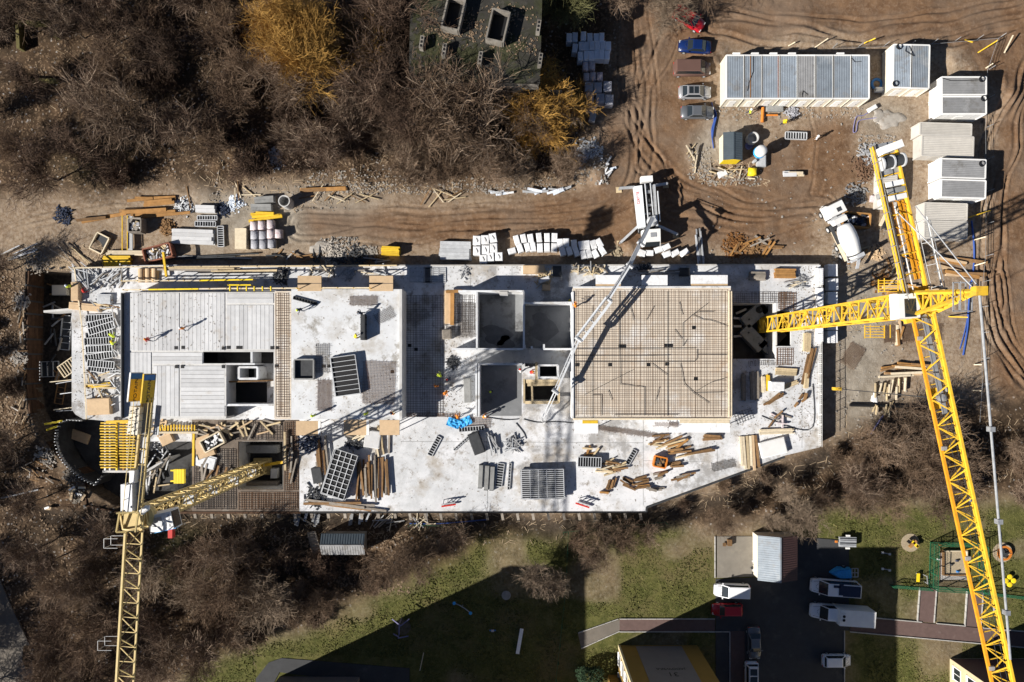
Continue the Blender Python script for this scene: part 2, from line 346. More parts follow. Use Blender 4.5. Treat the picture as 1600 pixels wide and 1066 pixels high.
def ground_mat():
    m = bpy.data.materials.new('ground'); m.use_nodes = True; t = m.node_tree; N = t.nodes; L = t.links; b = N['Principled BSDF']
    b.inputs['Roughness'].default_value = .97; b.inputs['Specular IOR Level'].default_value = .15
    g = N.new('ShaderNodeNewGeometry')
    def noise(s, d=6, r=.65):
        n = N.new('ShaderNodeTexNoise'); n.inputs['Scale'].default_value = s; n.inputs['Detail'].default_value = d; n.inputs['Roughness'].default_value = r
        L.new(g.outputs['Position'], n.inputs['Vector']); return n.outputs['Fac']
    def rng(f, a, c, lo=0, hi=1):
        r = N.new('ShaderNodeMapRange'); r.inputs[1].default_value = a; r.inputs[2].default_value = c; r.inputs[3].default_value = lo; r.inputs[4].default_value = hi
        L.new(f, r.inputs[0]); return r.outputs[0]
    def mixc(f, A, B):
        x = N.new('ShaderNodeMix'); x.data_type = 'RGBA'; L.new(f, x.inputs['Factor'])
        for s, k in ((A, 'A'), (B, 'B')):
            if isinstance(s, tuple): x.inputs[k].default_value = (*s, 1)
            else: L.new(s, x.inputs[k])
        return x.outputs['Result']
    def att(nm):
        a = N.new('ShaderNodeAttribute'); a.attribute_name = nm; return a.outputs['Fac']
    def mul(a, c):
        x = N.new('ShaderNodeMath'); x.operation = 'MULTIPLY'; L.new(a, x.inputs[0])
        if isinstance(c, float): x.inputs[1].default_value = c
        else: L.new(c, x.inputs[1])
        return x.outputs[0]
    nl, nm, nh, nv = noise(.09), noise(.5), noise(2.2), noise(7)
    dirt = mixc(rng(nm, .35, .65), (.19,.13,.083), (.315,.236,.16)); dirt = mixc(rng(nh, .45, .72), dirt, (.37,.30,.23)); dirt = mixc(rng(nh, .3, .42, .7, 0), dirt, (.08,.055,.036))
    pl = mixc(rng(nm, .4, .6), (.235,.2,.155), (.33,.29,.235)); pl = mixc(rng(nh, .58, .72), pl, (.42,.38,.33))
    mu = mixc(rng(nm, .35, .65), (.118,.065,.035), (.205,.123,.069)); mu = mixc(rng(nh, .5, .75), mu, (.26,.175,.115)); mu = mixc(rng(nl, .45, .62, 0, .55), mu, (.19,.145,.108))
    vo = N.new('ShaderNodeTexVoronoi'); vo.inputs['Scale'].default_value = 4.5; L.new(g.outputs['Position'], vo.inputs['Vector'])
    sep = N.new('ShaderNodeSeparateColor'); L.new(vo.outputs['Color'], sep.inputs[0])
    li = mixc(rng(nm, .3, .7), (.034,.022,.013), (.125,.078,.045)); li = mixc(rng(sep.outputs[0], .72, .9, 0, .9), li, (.23,.155,.095)); li = mixc(rng(nl, .42, .6, 0, .5), li, (.04,.03,.02)); li = mixc(rng(sep.outputs[1], .975, .985), li, (.33,.3,.27))
    gr = mixc(rng(nm, .3, .7), (.047,.055,.0135), (.128,.122,.038)); gr = mixc(rng(nh, .5, .7, 0, .8), gr, (.175,.162,.062)); gr = mixc(rng(nv, .3, .45, .5, 0), gr, (.035,.038,.012)); gr = mixc(rng(nl, .5, .62, 0, .6), gr, (.165,.125,.062))
    c = mixc(att('pale'), dirt, pl); c = mixc(att('mud'), c, mu); c = mixc(att('litter'), c, li); c = mixc(att('grass'), c, gr); c = mixc(mul(att('moss'), .6), c, (.05,.055,.02))
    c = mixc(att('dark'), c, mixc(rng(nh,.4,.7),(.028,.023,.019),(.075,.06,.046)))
    L.new(c, b.inputs['Base Color'])
    bp = N.new('ShaderNodeBump'); bp.inputs['Strength'].default_value = .55; bp.inputs['Distance'].default_value = .12
    x = N.new('ShaderNodeMath'); x.operation = 'ADD'; L.new(nv, x.inputs[0]); L.new(nh, x.inputs[1]); L.new(x.outputs[0], bp.inputs['Height']); L.new(bp.outputs[0], b.inputs['Normal'])
    return m
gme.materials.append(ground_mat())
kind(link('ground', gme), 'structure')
def sheet(name, m, poly, z, kd='structure'):
    pts = [P(x, y, 0) for x, y in poly]
    return kind(MB().prism([(p.x, p.y) for p in pts], z-.25, z).build(name, m), kd)
# roads, yard, paths
sheet('asphalt_yard', 'asphalt', [(1190,902),(1118,905),(1118,1130),(1318,1130),(1319,985),(1326,985),(1326,845),(1240,838),(1190,838)], .10)
sheet('pavement', 'court', [(1120,838),(1188,838),(1188,900),(1120,903)], .108)
sheet('brick_path', 'paver', [(1328,963),(1660,993),(1660,1016),(1328,986)], .09)
sheet('brick_path', 'paver', [(1437,918),(1463,920),(1459,973),(1433,971)], .094)
sheet('brick_path', 'paver', [(1511,923),(1536,925),(1532,980),(1507,978)], .094)
sheet('brick_path', 'paver', [(968,968),(1117,968),(1117,986),(968,986)], .094)
sheet('brick_path', 'path_pale', [(903,990),(968,968),(968,985),(908,1012)], .09)
sheet('brick_path', 'paver', [(1140,986),(1163,986),(1163,1120),(1140,1120)], .104)
sheet('footpath', 'path_pale', [(-40,900),(0,905),(22,955),(48,1010),(60,1100),(-40,1100)], .12)
sheet('footpath', 'asphalt', [(400,1060),(420,1035),(440,1028),(640,1044),(640,1066),(560,1066),(437,1050),(400,1120)], .10)
KP = [((1328,962),(1440,972)),((1463,974),(1508,978)),((1536,981),(1660,992)),((1328,987),(1660,1017)),((1437,918),(1433,971)),((1463,920),(1459,973)),((1511,923),(1507,978)),((1536,925),(1532,980)),
      ((968,967),(1117,967)),((968,987),(1140,987)),((1140,987),(1140,1120)),((1319,985),(1319,1120)),((1117,838),(1117,903)),((903,989),(966,967)),((908,1013),(968,986))]
kb = thing('kerb_edging', 'pale concrete kerb stones edging the yard and the reddish paths', 'kerb', P(1330,975))
kb['kind'] = 'structure'
for (x1, y1), (x2, y2) in KP:
    n = max(1, int(math.hypot(x2-x1, y2-y1)*S0/1.0))
    for i in range(n):
        A = P(x1+(x2-x1)*(i+.02)/n, y1+(y2-y1)*(i+.02)/n, .06+rnd.uniform(0,.03)); B = P(x1+(x2-x1)*(i+.98)/n, y1+(y2-y1)*(i+.98)/n, .06)
        B.z = A.z; o = stick('kerb_stone', 'kerb', A-kb.location, B-kb.location, .12, .3, kb)
# scattered chips and rubble that nobody could count
def chips(name, m, spots, n, smin, smax, seed, flatness=.35, aspect=1.0):
    r = random.Random(seed); mb = MB()
    for _ in range(n):
        x0, y0, x1, y1 = spots[r.randrange(len(spots))]; px = r.uniform(x0, x1); py = r.uniform(y0, y1)
        p = P(px, py, 0); z = gz(px, py); s = r.uniform(smin, smax)
        if z < -1: continue
        mb.cbox(p.x, p.y, z+s*flatness*.4, s*aspect*r.uniform(.6,1.4), s*r.uniform(.5,1), s*flatness, rz=r.uniform(0, 3.2))
    return kind(mb.build(name, m), 'stuff')
chips('fallen_twigs', 'wood_chip', [(0,0,600,290),(300,220,900,290),(30,400,110,420),(260,800,900,850),(1040,720,1300,800),(1300,650,1590,760)], 1500, .05, .08, 3, .6, 14)
chips('leaf_litter', 'litter_chip', [(0,0,620,290),(600,200,900,290),(0,400,40,800),(0,800,420,1000),(420,830,640,930)], 5000, .12, .3, 4, .3)
chips('rubble', 'rubble', [(480,265,620,300),(610,275,900,300),(330,290,560,330),(900,230,950,290),(740,170,830,200),(1075,230,1110,280),(1095,265,1190,290),(500,370,560,395),(560,385,590,400),(1340,210,1400,260),(1300,380,1330,420),(480,285,880,302),(480,288,880,304),(1100,180,1400,420),(1120,165,1350,185),(1300,420,1420,690)], 3200, .06, .26, 5, .5)
chips('wood_splinters', 'wood_chip', [(310,280,560,330),(480,285,720,305),(1080,250,1200,290),(110,385,180,415),(1300,400,1400,520)], 700, .05, .1, 6, .5, 9)
r_ = np.random.RandomState(9); sel = np.argwhere((grass > .75) & (mud < .2) & (np.abs(X) < 74) & (Y > -48) & (Y < 0)); pk = sel[r_.randint(0, len(sel), 42000)]
flatp = [[(1112,834),(1350,834),(1350,1130),(1112,1130)],[(1328,958),(1720,990),(1720,1022),(1328,990)],[(1431,918),(1465,918),(1465,975),(1431,975)],[(1505,922),(1538,922),(1538,982),(1505,980)],[(900,964),(1120,964),(1120,990),(905,1016)],[(1466,861),(1514,861),(1514,909),(1466,909)],[(400,1026),(660,1026),(660,1100),(400,1100)]]
gx = X[pk[:,0],pk[:,1]]+r_.uniform(-.1,.1,len(pk)); gy = Y[pk[:,0],pk[:,1]]+r_.uniform(-.1,.1,len(pk)); gzz = Z[pk[:,0],pk[:,1]]; ok = np.ones(len(pk), bool)
for p in flatp: ok &= ~inpoly(gx/S0+NX, NY-gy/S0, p)
gx, gy, gzz = gx[ok], gy[ok], gzz[ok]; n = len(gx); vv = np.zeros((n,6,3)); big = vnoise(ny, nx, 12, 31)[pk[:,0],pk[:,1]][ok]
for k in range(2):
    a = r_.uniform(0,6.28,n); w2 = r_.uniform(.05,.12,n)*(.6+big); hh = r_.uniform(.04,.11,n)*(.5+big)
    vv[:,k*3+0] = np.stack([gx-np.cos(a)*w2,gy-np.sin(a)*w2,gzz],1); vv[:,k*3+1] = np.stack([gx+np.cos(a)*w2,gy+np.sin(a)*w2,gzz],1); vv[:,k*3+2] = np.stack([gx+r_.normal(0,.08,n),gy+r_.normal(0,.08,n),gzz+hh],1)
mat('grass_blade', (.108,.11,.03), .95, .45, .7, dirt=[((.2,.165,.07), .5, .68, .4)])
me = bpy.data.meshes.new('grass'); me.from_pydata(vv.reshape(-1,3).tolist(), [], np.arange(n*6).reshape(-1,3).tolist()); me.materials.append(MT['grass_blade']); kind(link('grass', me), 'stuff')
# ================================================================ the unfinished building
ZP, ZD, ZB = 2.0, 5.2, -2.6
bld = thing('unfinished_building', 'unfinished concrete building with open decks, walls and pits between the two yellow cranes', 'building', (0,0,0))
def ortho(rects, holes, z0, z1, zpx):
    xsn = sorted({v for r in rects+holes for v in (r[0], r[2])}); ysn = sorted({v for r in rects+holes for v in (r[1], r[3])}); cell = {}
    for i in range(len(xsn)-1):
        for j in range(len(ysn)-1):
            x, y = (xsn[i]+xsn[i+1])/2, (ysn[j]+ysn[j+1])/2; ins = lambda rs: any(r[0] < x < r[2] and r[1] < y < r[3] for r in rs)
            if ins(rects) and not ins(holes): cell[i, j] = 1
    mb = MB()
    for (i, j) in cell:
        A = [P(xsn[i+a], ysn[j+b], zpx) for a, b in ((0,1),(1,1),(1,0),(0,0))]; T = [(p.x, p.y, z1) for p in A]; B = [(p.x, p.y, z0) for p in A]
        fs = [(4,5,6,7), (3,2,1,0)]
        for k, nb in enumerate(((i,j+1),(i+1,j),(i,j-1),(i-1,j))):
            if nb not in cell: fs.append((k, (k+1)%4, 4+(k+1)%4, 4+k))
        mb.add(B+T, fs)
    return mb
PITS = [(1145,474,1212,561),(1212,486,1236,541),(372,690,442,765),(819,593,873,627)]
ortho([(112,418,190,640),(190,414,1282,656),(235,655,300,690),(468,655,1010,799),(1010,655,1281,697)], PITS, ZP-.35, ZP, ZP).build('podium_slab', 'concrete', bld)
pts = [P(x, y, ZP) for x, y in ((1010,697.2),(1281,697.2),(1281,699),(1226,712),(1010,791))]
MB().prism([(p.x, p.y) for p in pts], ZP-.35, ZP).build('podium_slab', 'concrete', bld)
pts = [P(x, y, ZP) for x, y in ((190,640),(112,640),(118,648),(130,655),(160,657),(190,657))]
MB().prism([(p.x, p.y) for p in pts], ZP-.35, ZP-.003).build('podium_slab', 'concrete', bld)
ortho([(300,655.2,468,799)], PITS, ZP-.35, ZP-.02, ZP).build('reinforced_slab', 'dark_slab', bld)
pts = [P(x, y, 0) for x, y in ((118,424),(1264,424),(1264,686),(1006,774),(1004,784),(306,788),(160,785),(140,757),(118,730),(98,700),(95,662),(112,640))]
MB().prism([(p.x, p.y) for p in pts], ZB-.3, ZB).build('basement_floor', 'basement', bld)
def wall(pl, z0, z1, th=.25, m='wall_concrete', nm='wall', par=None):
    for (x1, y1), (x2, y2) in zip(pl[:-1], pl[1:]):
        A, B = P(x1, y1, z1), P(x2, y2, z1); A.z = B.z = (z0+z1)/2; stick(nm, m, A, B, th, z1-z0, par or bld)
wall([(114,640),(114,419),(1280,416)], ZB, ZP-.36); wall([(1279,416),(1279,697),(1226,710),(1010,789),(1009,797),(302,797),(302,657)], ZB, ZP-.36)
wall([(190,657),(160,656),(130,653),(115,640)], ZB, ZP-.36)
for p in PITS[:1]+PITS[2:]: wall([(p[0]-1,p[1]-1),(p[2]+1,p[1]-1),(p[2]+1,p[3]+1),(p[0]-1,p[3]+1),(p[0]-1,p[1]-1)], ZB, ZP-.36, .2)
# curved ramp wall with starter bars, and low walls in the south-west pit
arc = [(128,657),(108,656),(97,660),(91,672),(89,690),(93,706),(102,722),(115,736),(131,748),(150,757),(160,744)]
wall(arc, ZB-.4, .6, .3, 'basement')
for (x1, y1), (x2, y2) in zip(arc[:-1], arc[1:]):
    n = max(2, int(math.hypot(x2-x1, y2-y1)/4.5))
    for i in range(n):
        p = P(x1+(x2-x1)*i/n, y1+(y2-y1)*i/n, .6); stick('starter_bar', 'steel_pale', p, p+Vector((0,0,.55)), .12, .12, bld)
wall([(160,737),(228,737),(262,716)], ZB, .9, .3); wall([(68,487),(112,483)], ZB, .7, .3); wall([(40,620),(0,0)][:1]+[(40,620)], ZB, 0) if 0 else None
# walls under the upper decks
wall([(191,640),(191,458),(627,454),(627,653),(456,653)], ZP, ZD-.27); wall([(352,653),(200,653)], ZP, ZD-.27)
wall([(897,653),(897,450),(1140,450),(1140,653),(897,653)], ZP, ZD-.27)
# upper decks
deck_a = ortho([(188,456.5,429,654)], [(317,549,429,568),(353,568,429,654)], ZD-.26, ZD-.06, ZD).build('deck_slab', 'wall_concrete', bld)
ortho([(429,455,455,655)], [], ZD-.26, ZD-.02, ZD).build('deck_slab', 'tan_deck', bld)
ortho([(455.2,452,627.5,655)], [], ZD-.26, ZD, ZD).build('deck_slab', 'fresh_concrete', bld)
ortho([(895,449,1142,655)], [], ZD-.26, ZD-.04, ZD).build('deck_slab', 'tan_deck', bld)
def planks(x0, y0, x1, y1, o, wd=6.4):
    a, b = (x0, x1) if o == 'v' else (y0, y1); n = max(1, round((b-a)/wd)); par = deck_a
    for i in range(n):
        u, v = a+(b-a)*i/n+.25, a+(b-a)*(i+1)/n-.25; dz = rnd.uniform(-.012, .012)
        r = (u, y0, v, y1) if o == 'v' else (x0, u, x1, v)
        pblock('plank', 'plank_deck', *r, ZD-.058, ZD+dz, par)
for r in ((190,458,280,548,'v'),(282.5,458,351,548,'v'),(354,458,427,474,'h'),(354,477,427,546,'v'),(238,551,316,569,'h'),(192,551,236,651,'v'),(239,572,279.5,651,'v'),(282,572,351,651,'h')): planks(*r)
for x, y in ((275,543.5),(286,543),(349,544),(357,543),(374,543),(425,543.5),(433,543.5),(276,573),(285,573),(349,573),(432,572),(1084,512),(969,541),(975,541),(1041,540),(1048,540),(902,570),(953,570),(1013,570),(1042,569),(1087,592),(514,572),(506,572),(613,581),(640,540),(650,546)):
    k = 5 if x != 374 else 9; z = ZD if x < 628 or x > 890 else ZP
    pblock('dark_void_block', 'black', x-k*.55, y-2.4, x+k*.55, y+2.6, z-.1, z+.03, bld)  # black boxes paint the dark of small openings in the decks
wall([(189.5,458),(189.5,654)], ZD-.06, ZD+.55, .14, 'steel_dark', 'edge_form')
# lift and stair shafts in the long slot of the west deck
wall([(352,569),(352,634)], ZP, ZD); wall([(352,633),(430,633)], ZP, ZD-.1, .28, 'fresh_concrete'); wall([(429,550),(429,653)], ZP, ZD-.03); wall([(317,548.5),(430,548.5)], ZP, ZD-.03); wall([(352,569),(398,569)], ZP, ZD, .25, 'fresh_concrete')
wall([(373,574),(402,574),(402,592),(373,592),(373,574)], ZB, ZD-.1, .28, 'fresh_concrete'); wall([(393,550),(393,567)], ZP, ZD-.02, .28, 'fresh_concrete'); wall([(353,597),(418,595)], ZP, ZD-.8, .2, 'timber_brown', 'formwork')
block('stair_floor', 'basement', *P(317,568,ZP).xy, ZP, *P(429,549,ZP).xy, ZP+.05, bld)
pblock('dark_void_block', 'black', 354, 598, 417, 630, ZP-.02, ZP+.06, bld); pblock('dark_void_block', 'black', 378, 577, 397, 590, ZP-.02, ZP+.07, bld); pblock('dark_void_block', 'black', 319, 551, 340, 566, ZP-.02, ZP+.08, bld)  # black sheets paint the shaft bottoms dark
# room walls of the middle bays
WH = ZD+.15
for pl in ([(716,455),(819,455)],[(745,456),(745,546)],[(818.5,456),(818.5,545)],[(820,473.5),(894,473)],[(706,545.5),(818,545.5)],[(849,545.5),(895,545.5)],[(744,568),(744,652)],[(748,568),(748,652)],[(749,569),(816,569)],[(895,456),(895,654)],[(842,571),(872,571),(872,590),(842,590),(842,571)],[(820,539),(820,545)],[(831,541),(831,545)],[(850,538),(850,545)]):
    wall(pl, ZP, WH if pl[0][0] < 890 else ZD+.12, .24, 'fresh_concrete')
wall([(780,457.5),(793,457.5)], ZP, WH+.1, .3, 'fresh_concrete'); wall([(896,449),(1142,448.5)], ZD-.25, ZD+.15, .22, 'fresh_concrete', 'edge_form'); wall([(896,655),(1142,655)], ZD-.3, ZD+.1, .2, 'timber_pale', 'edge_form'); wall([(626,452),(626,655)], ZP, ZD+.35, .35, 'wall_concrete', 'edge_form')
wall([(1139.5,455),(1139.5,652)], ZD-.2, ZD+.14, .12, 'timber_pale', 'edge_form'); wall([(1143,455),(1143,652)], ZD-.5, ZD+.05, .16, 'timber_pale', 'edge_form')
for x in (822.5,828.5,834): pblock('dark_void_block', 'black', x-2.2, 568, x+2.2, 573, ZP, WH-.9, bld)
pblock('dark_shaft_sheet', 'black', 844, 573, 870, 588, ZP-.01, ZP+.07, bld)
for r in ((747,458,817,544),(820.5,476,893,544),(750,571,815,650)): pblock('shade_toned_floor','shade_toned_floor',*r,ZP,ZP+.012,bld)  # darker sheets paint the room shade onto the slab
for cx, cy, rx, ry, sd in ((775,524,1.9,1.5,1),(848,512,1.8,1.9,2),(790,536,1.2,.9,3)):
    q = P(cx,cy,ZP+.016); a_ = [k/22*6.283 for k in range(22)]; MB().prism([(q.x+rx*math.cos(t)*(1+.25*math.sin(3*t+sd)+.12*math.sin(7*t+sd*2)),q.y+ry*math.sin(t)*(1+.2*math.cos(2*t+sd))) for t in a_],ZP+.013,ZP+.018).build('shade_patch','floor_shade',bld)  # irregular shadow shapes painted as thin dark sheets
# timber shuttering around the open shaft
for a in ((822,596,873,596,.5),(824,601,870,600,.45),(831,597,832,631,.25),(819,592,819,630,.25),(873,592,873,630,.3),(820,629,873,629,.4),(838,566,838,600,.35)):
    stick('shutter_timber', 'timber', P(a[0],a[1],ZP+1.5), P(a[2],a[3],ZP+1.5), a[4], .2, bld)
# reinforcement laid on the decks
def rebar(x0, y0, x1, y1, z, sp=.32, m='rebar', r=.035, jit=.05, name='rebar_mat', par=None):
    A, B = P(x0, y1, z), P(x1, y0, z); mb = MB(); x = A.x+.1
    while x < B.x: 
        j = rnd.uniform(-jit, jit); mb.bar((x+j, A.y+rnd.uniform(0,.3), z+r), (x+j+rnd.uniform(-jit,jit), B.y-rnd.uniform(0,.3), z+r), r*2); x += sp*rnd.choice((1,1,1,.6,1.3))
    y = A.y+.1
    while y < B.y:
        j = rnd.uniform(-jit, jit); mb.bar((A.x+rnd.uniform(0,.3), y+j, z+r*3), (B.x-rnd.uniform(0,.3), y+j+rnd.uniform(-jit,jit), z+r*3), r*2); y += sp
    o = mb.build(name, m, par); 
    return kind(o, 'stuff')
rebar(898,452,1138,652,ZD-.03,.28,'rebar',.0095,jit=.09,par=bld); rebar(430,457,454,653,ZD-.01,.34,'rebar',.016,par=bld); rebar(633,460,695,650,ZP+.02,.32,'rebar_grey',.016,par=bld); rebar(696,460,742,520,ZP+.02,.32,'rebar_grey',.015,par=bld)
rebar(303,700,370,797,ZP,.3,'rebar_grey',.02,par=bld); rebar(372,768,467,797,ZP,.3,'rebar',.02,par=bld); rebar(444,658,467,767,ZP,.3,'rebar',.02,par=bld); rebar(340,658,443,688,ZP,.34,'rebar_grey',.016,par=bld)
rebar(1145,455,1240,474,ZP+.02,.3,'rebar_grey',.015,par=bld); rebar(1212,542,1240,572,ZP+.02,.3,'rebar',.02,par=bld); rebar(1168,562,1212,572,ZP+.02,.3,'rebar_grey',.015,par=bld); rebar(1215,455,1245,486,ZP+.03,.25,'rebar',.02,par=bld)
rebar(632,645,718,652,ZP+.02,.2,'rebar',.02,par=bld)
# cables and conduits lying over the east deck
for pl in ([(1082,492),(1092,487),(1116,487)],[(1082,492),(1098,499),(1113,501),(1138,510)],[(1082,492),(1067,505),(1067,541),(1073,531)],[(1082,492),(1106,474)],[(925,478),(925,655),(939,655),(939,648)][:2],[(968,455),(968,540),(969,600),(1007,605),(1007,650)],[(1043,455),(1043,650)],[(897,545),(1088,544)],[(898,565),(1085,565),(1089,560),(1089,546)],[(896,556),(1000,556),(1047,555)],[(913,617),(989,578)],[(1018,568),(1042,586)],[(1063,568),(1069,600),(1083,613),(1108,630)],[(1083,614),(1130,613)],[(1088,611),(1110,598),(1136,590)],[(960,648),(1060,648)],[(1061,472),(1066,492)],[(1054,515),(1065,530)],[(926,617),(939,617),(940,650)],[(985,480),(990,500)],[(1010,500),(1022,478)],[(950,610),(956,625)],[(1025,625),(1030,605)],[(1090,554),(1136,554)]):
    MB().path([P(x, y, ZD+.08) for x, y in pl], .03, 5).build('conduit', 'steel_dark', bld)
for pl in ([(760,652),(790,656),(810,655)],[(818,655),(840,660),(870,659),(895,661)],[(806,661),(818,676),(822,686)],[(1190,650),(1215,660),(1255,672),(1272,660),(1270,600)]):
    MB().path([P(x, y, ZP+.07) for x, y in smooth_line(pl, 4)], .06, 5).build('hose', 'steel_dark', bld)
# precast balcony plates on props
def balcony(x0, y0, x1, y1, m, strip=None):
    o = pblock('balcony_plate', m, x0, y0, x1, y1, ZD-.2, ZD+.03, bld)
    for x in (x0+4, x1-4):
        for y in (y0+4, y1-4):
            p = P(x, y, ZD-.2); stick('prop', 'galv', Vector((p.x, p.y, ZP)), p, .1, .1, bld)
    if strip:
        for s in strip: pblock('plate_edge', s[4], s[0], s[1], s[2], s[3], ZD+.032, ZD+.07, bld)
for r in ((465,431,502,455,'plywood'),(577,431,614,455,'plywood'),(462.5,658,501,680.5,'plywood'),(537,656.5,576.5,680,'plywood'),(593,656.5,624,680,'plywood')):
    balcony(*r)
pblock('plate_edge', 'white_paint', 497, 658, 501, 680, ZD+.032, ZD+.05, bld); pblock('plate_edge', 'white_paint', 572.5, 657, 576.5, 680, ZD+.032, ZD+.05, bld); pblock('plate_joint', 'steel_dark', 465, 442.6, 502, 443.4, ZD+.032, ZD+.05, bld); pblock('plate_joint', 'steel_dark', 577, 442.6, 614, 443.4, ZD+.032, ZD+.05, bld)
balcony(931,430,970,444,'white_wrap'); balcony(1003,430,1043,446,'white_wrap'); balcony(1080,430,1137,443.5,'white_wrap'); balcony(898,656.5,934.5,677.5,'white_wrap',[(910,657,934,662,'yellow_beam')]); balcony(1046,656.5,1140.5,676,'white_wrap',[(1062,656.6,1140,661.5,'timber_pale')])
for r in ((931,444.4,970,450),(1080,443.8,1137,449)): pblock('plate_edge', 'plywood', *r, ZD-.2, ZD, bld)
# guard rails: yellow and white boards on posts along the north side of the west deck
def rail(x1, y1, x2, y2, z, m, posts=0, pm='yellow_beam'):
    stick('guard_board', m, P(x1,y1,z), P(x2,y2,z), .18, .06, bld)
    for i in range(posts):
        t = i/max(1, posts-1); p = P(x1+(x2-x1)*t, y1+(y2-y1)*t, z); stick('guard_post', pm, Vector((p.x,p.y,z-1.1)), p+Vector((0,0,.1)), .09, .09, bld)
rail(190,439,312,438.5,ZP+1.1,'timber_pale',6); rail(312,438.5,395,437,ZP+1.1,'yellow',5); rail(192,453,354,451,ZD+1,'timber_pale',7); rail(232,452.6,310,451.6,ZD+1.05,'yellow'); rail(354,451,464,450.5,ZD+1,'timber_pale',6); rail(356,445.5,392,445.5,ZP+1.8,'yellow',3); rail(502,450,577,450,ZD+1,'timber_pale',4)
for x in (359,371,385,397,410,423): stick('guard_post', 'yellow', P(x,447.5,ZD+1.05), P(x,455,ZD+1.05), .14, .1, bld)
rail(116,418,128,510,ZP+.5,'timber_pale',4,'timber'); rail(128,510,135,655,ZP+.5,'timber_pale',5,'timber'); rail(112,419,255,416,ZP+.5,'timber_pale',4,'timber'); rail(270,417,620,415,ZP+.3,'timber',9,'timber'); rail(620,415,1280,413.6,ZP+.1,'kerb')
for x in range(640, 1005, 24): stick('edge_bracket', 'timber_grey', P(x,801.5,ZP-.3), P(x+2,812,ZP-.8), .35, .25, bld)
for x in range(305, 640, 26): stick('edge_bracket', 'timber_grey', P(x,801.5,ZP-.4), P(x+1,809,ZP-.8), .4, .3, bld)
stick('edge_form', 'pit_wood', P(240,801,ZP-.1), P(470,801,ZP-.1), .3, .3, bld); stick('edge_form', 'black', P(470,800.7,ZP-.1), P(1010,800.2,ZP-.1), .2, .3, bld); stick('edge_form', 'steel_dark', P(1009.5,800,ZP-.1), P(1010,792,ZP-.1), .25, .3, bld); stick('edge_form', 'steel_dark', P(1010,793,ZP-.1), P(1226,714,ZP-.1), .22, .3, bld)
for x1,y1,x2,y2 in ((1005,656,1005,790),(628,690,1005,692),(760,656,762,798),(870,690,872,798),(1120,690,1122,745),(1253,560,1253,700),(1005,720,1110,722),(1253,647,1281,647),(1253,673,1281,673),(735,414,735,452),(800,414,800,440),(520,690,520,798)):
    stick('pour_joint','grey_concrete',P(x1,y1,ZP-.01),P(x2,y2,ZP-.01),.05,.04,bld)
mb = MB()
for k in range(2600):
    x, y = rnd.choice(((rnd.uniform(470,1270),rnd.uniform(656,796)),(rnd.uniform(600,1270),rnd.uniform(416,450)),(rnd.uniform(116,186),rnd.uniform(420,640)),(rnd.uniform(1145,1278),rnd.uniform(560,700)),(rnd.uniform(1240,1278),rnd.uniform(416,700)),(rnd.uniform(690,745),rnd.uniform(455,655))))
    if x > 1008 and y > 697+ (1226-x)*.36: continue
    p = P(x,y,ZP); mb.cbox(p.x,p.y,ZP+.02,rnd.uniform(.04,.35)*rnd.random()**1.5+.05,rnd.uniform(.03,.1),.03,rz=rnd.uniform(0,3.14))
kind(mb.build('slab_litter','timber_grey',bld),'stuff')
mb = MB()
for k in range(520):
    x, y = rnd.choice(((rnd.uniform(458,622),rnd.uniform(456,650)),(rnd.uniform(190,350),rnd.uniform(458,545)))); p = P(x,y,ZD); mb.cbox(p.x,p.y,ZD+.02,rnd.uniform(.04,.3)*rnd.random()**1.5+.05,rnd.uniform(.03,.08),.03,rz=rnd.uniform(0,3.14))
kind(mb.build('deck_litter','timber_grey',bld),'stuff')
# white mesh barrier along the east edge
rl = thing('edge_barrier', 'white mesh barrier standing along the eastern slab edge above the dark shaded strip', 'barrier', P(1279,560,ZP))
for y in range(440, 696, 16):
    p = P(1280,y,ZP+1.1); stick('post', 'white_paint', Vector((0,p.y-rl.location.y,0)), Vector((0,p.y-rl.location.y,1.1)), .06, .06, rl)
for z in (.15,.6,1.1): stick('rail', 'white_paint', (0,P(0,424,ZP).y-rl.location.y,z), (0,P(0,697,ZP).y-rl.location.y,z), .05, .05, rl)
mb = MB()
for y in range(424, 697, 3): yy = P(0,y,ZP).y-rl.location.y; mb.bar((0,yy,.15), (0,yy,1.1), .025)
kind(mb.build('mesh_infill', 'white_paint', rl), 'stuff')
# timber lagging that holds back the pit
sh = thing('shoring_wall', 'rust brown timber lagging wall holding back the deep western pit', 'retaining wall', (0,0,0))
SH = [(114,419),(80,420),(44,422),(42,470),(41,530),(40,600),(46,648),(60,678),(80,702),(104,724),(132,742),(134,790),(175,800),(262,806)]
for (x1, y1), (x2, y2) in zip(SH[:-1], SH[1:]):
    n = max(1, round(math.hypot(x2-x1, y2-y1)/22))
    for i in range(n):
        A = P(x1+(x2-x1)*i/n, y1+(y2-y1)*i/n, 0); B = P(x1+(x2-x1)*(i+1)/n, y1+(y2-y1)*(i+1)/n, 0)
        for k in range(9):
            z = -3.1+k*.36; stick('lagging_board', 'pit_wood', A+Vector((0,0,z)), B+Vector((0,0,z+rnd.uniform(-.02,.02))), rnd.uniform(.14,.22), .33, sh)
        stick('soldier_pile', 'steel_dark', A+Vector((0,0,-3.2)), A+Vector((0,0,.35)), .24, .24, sh)
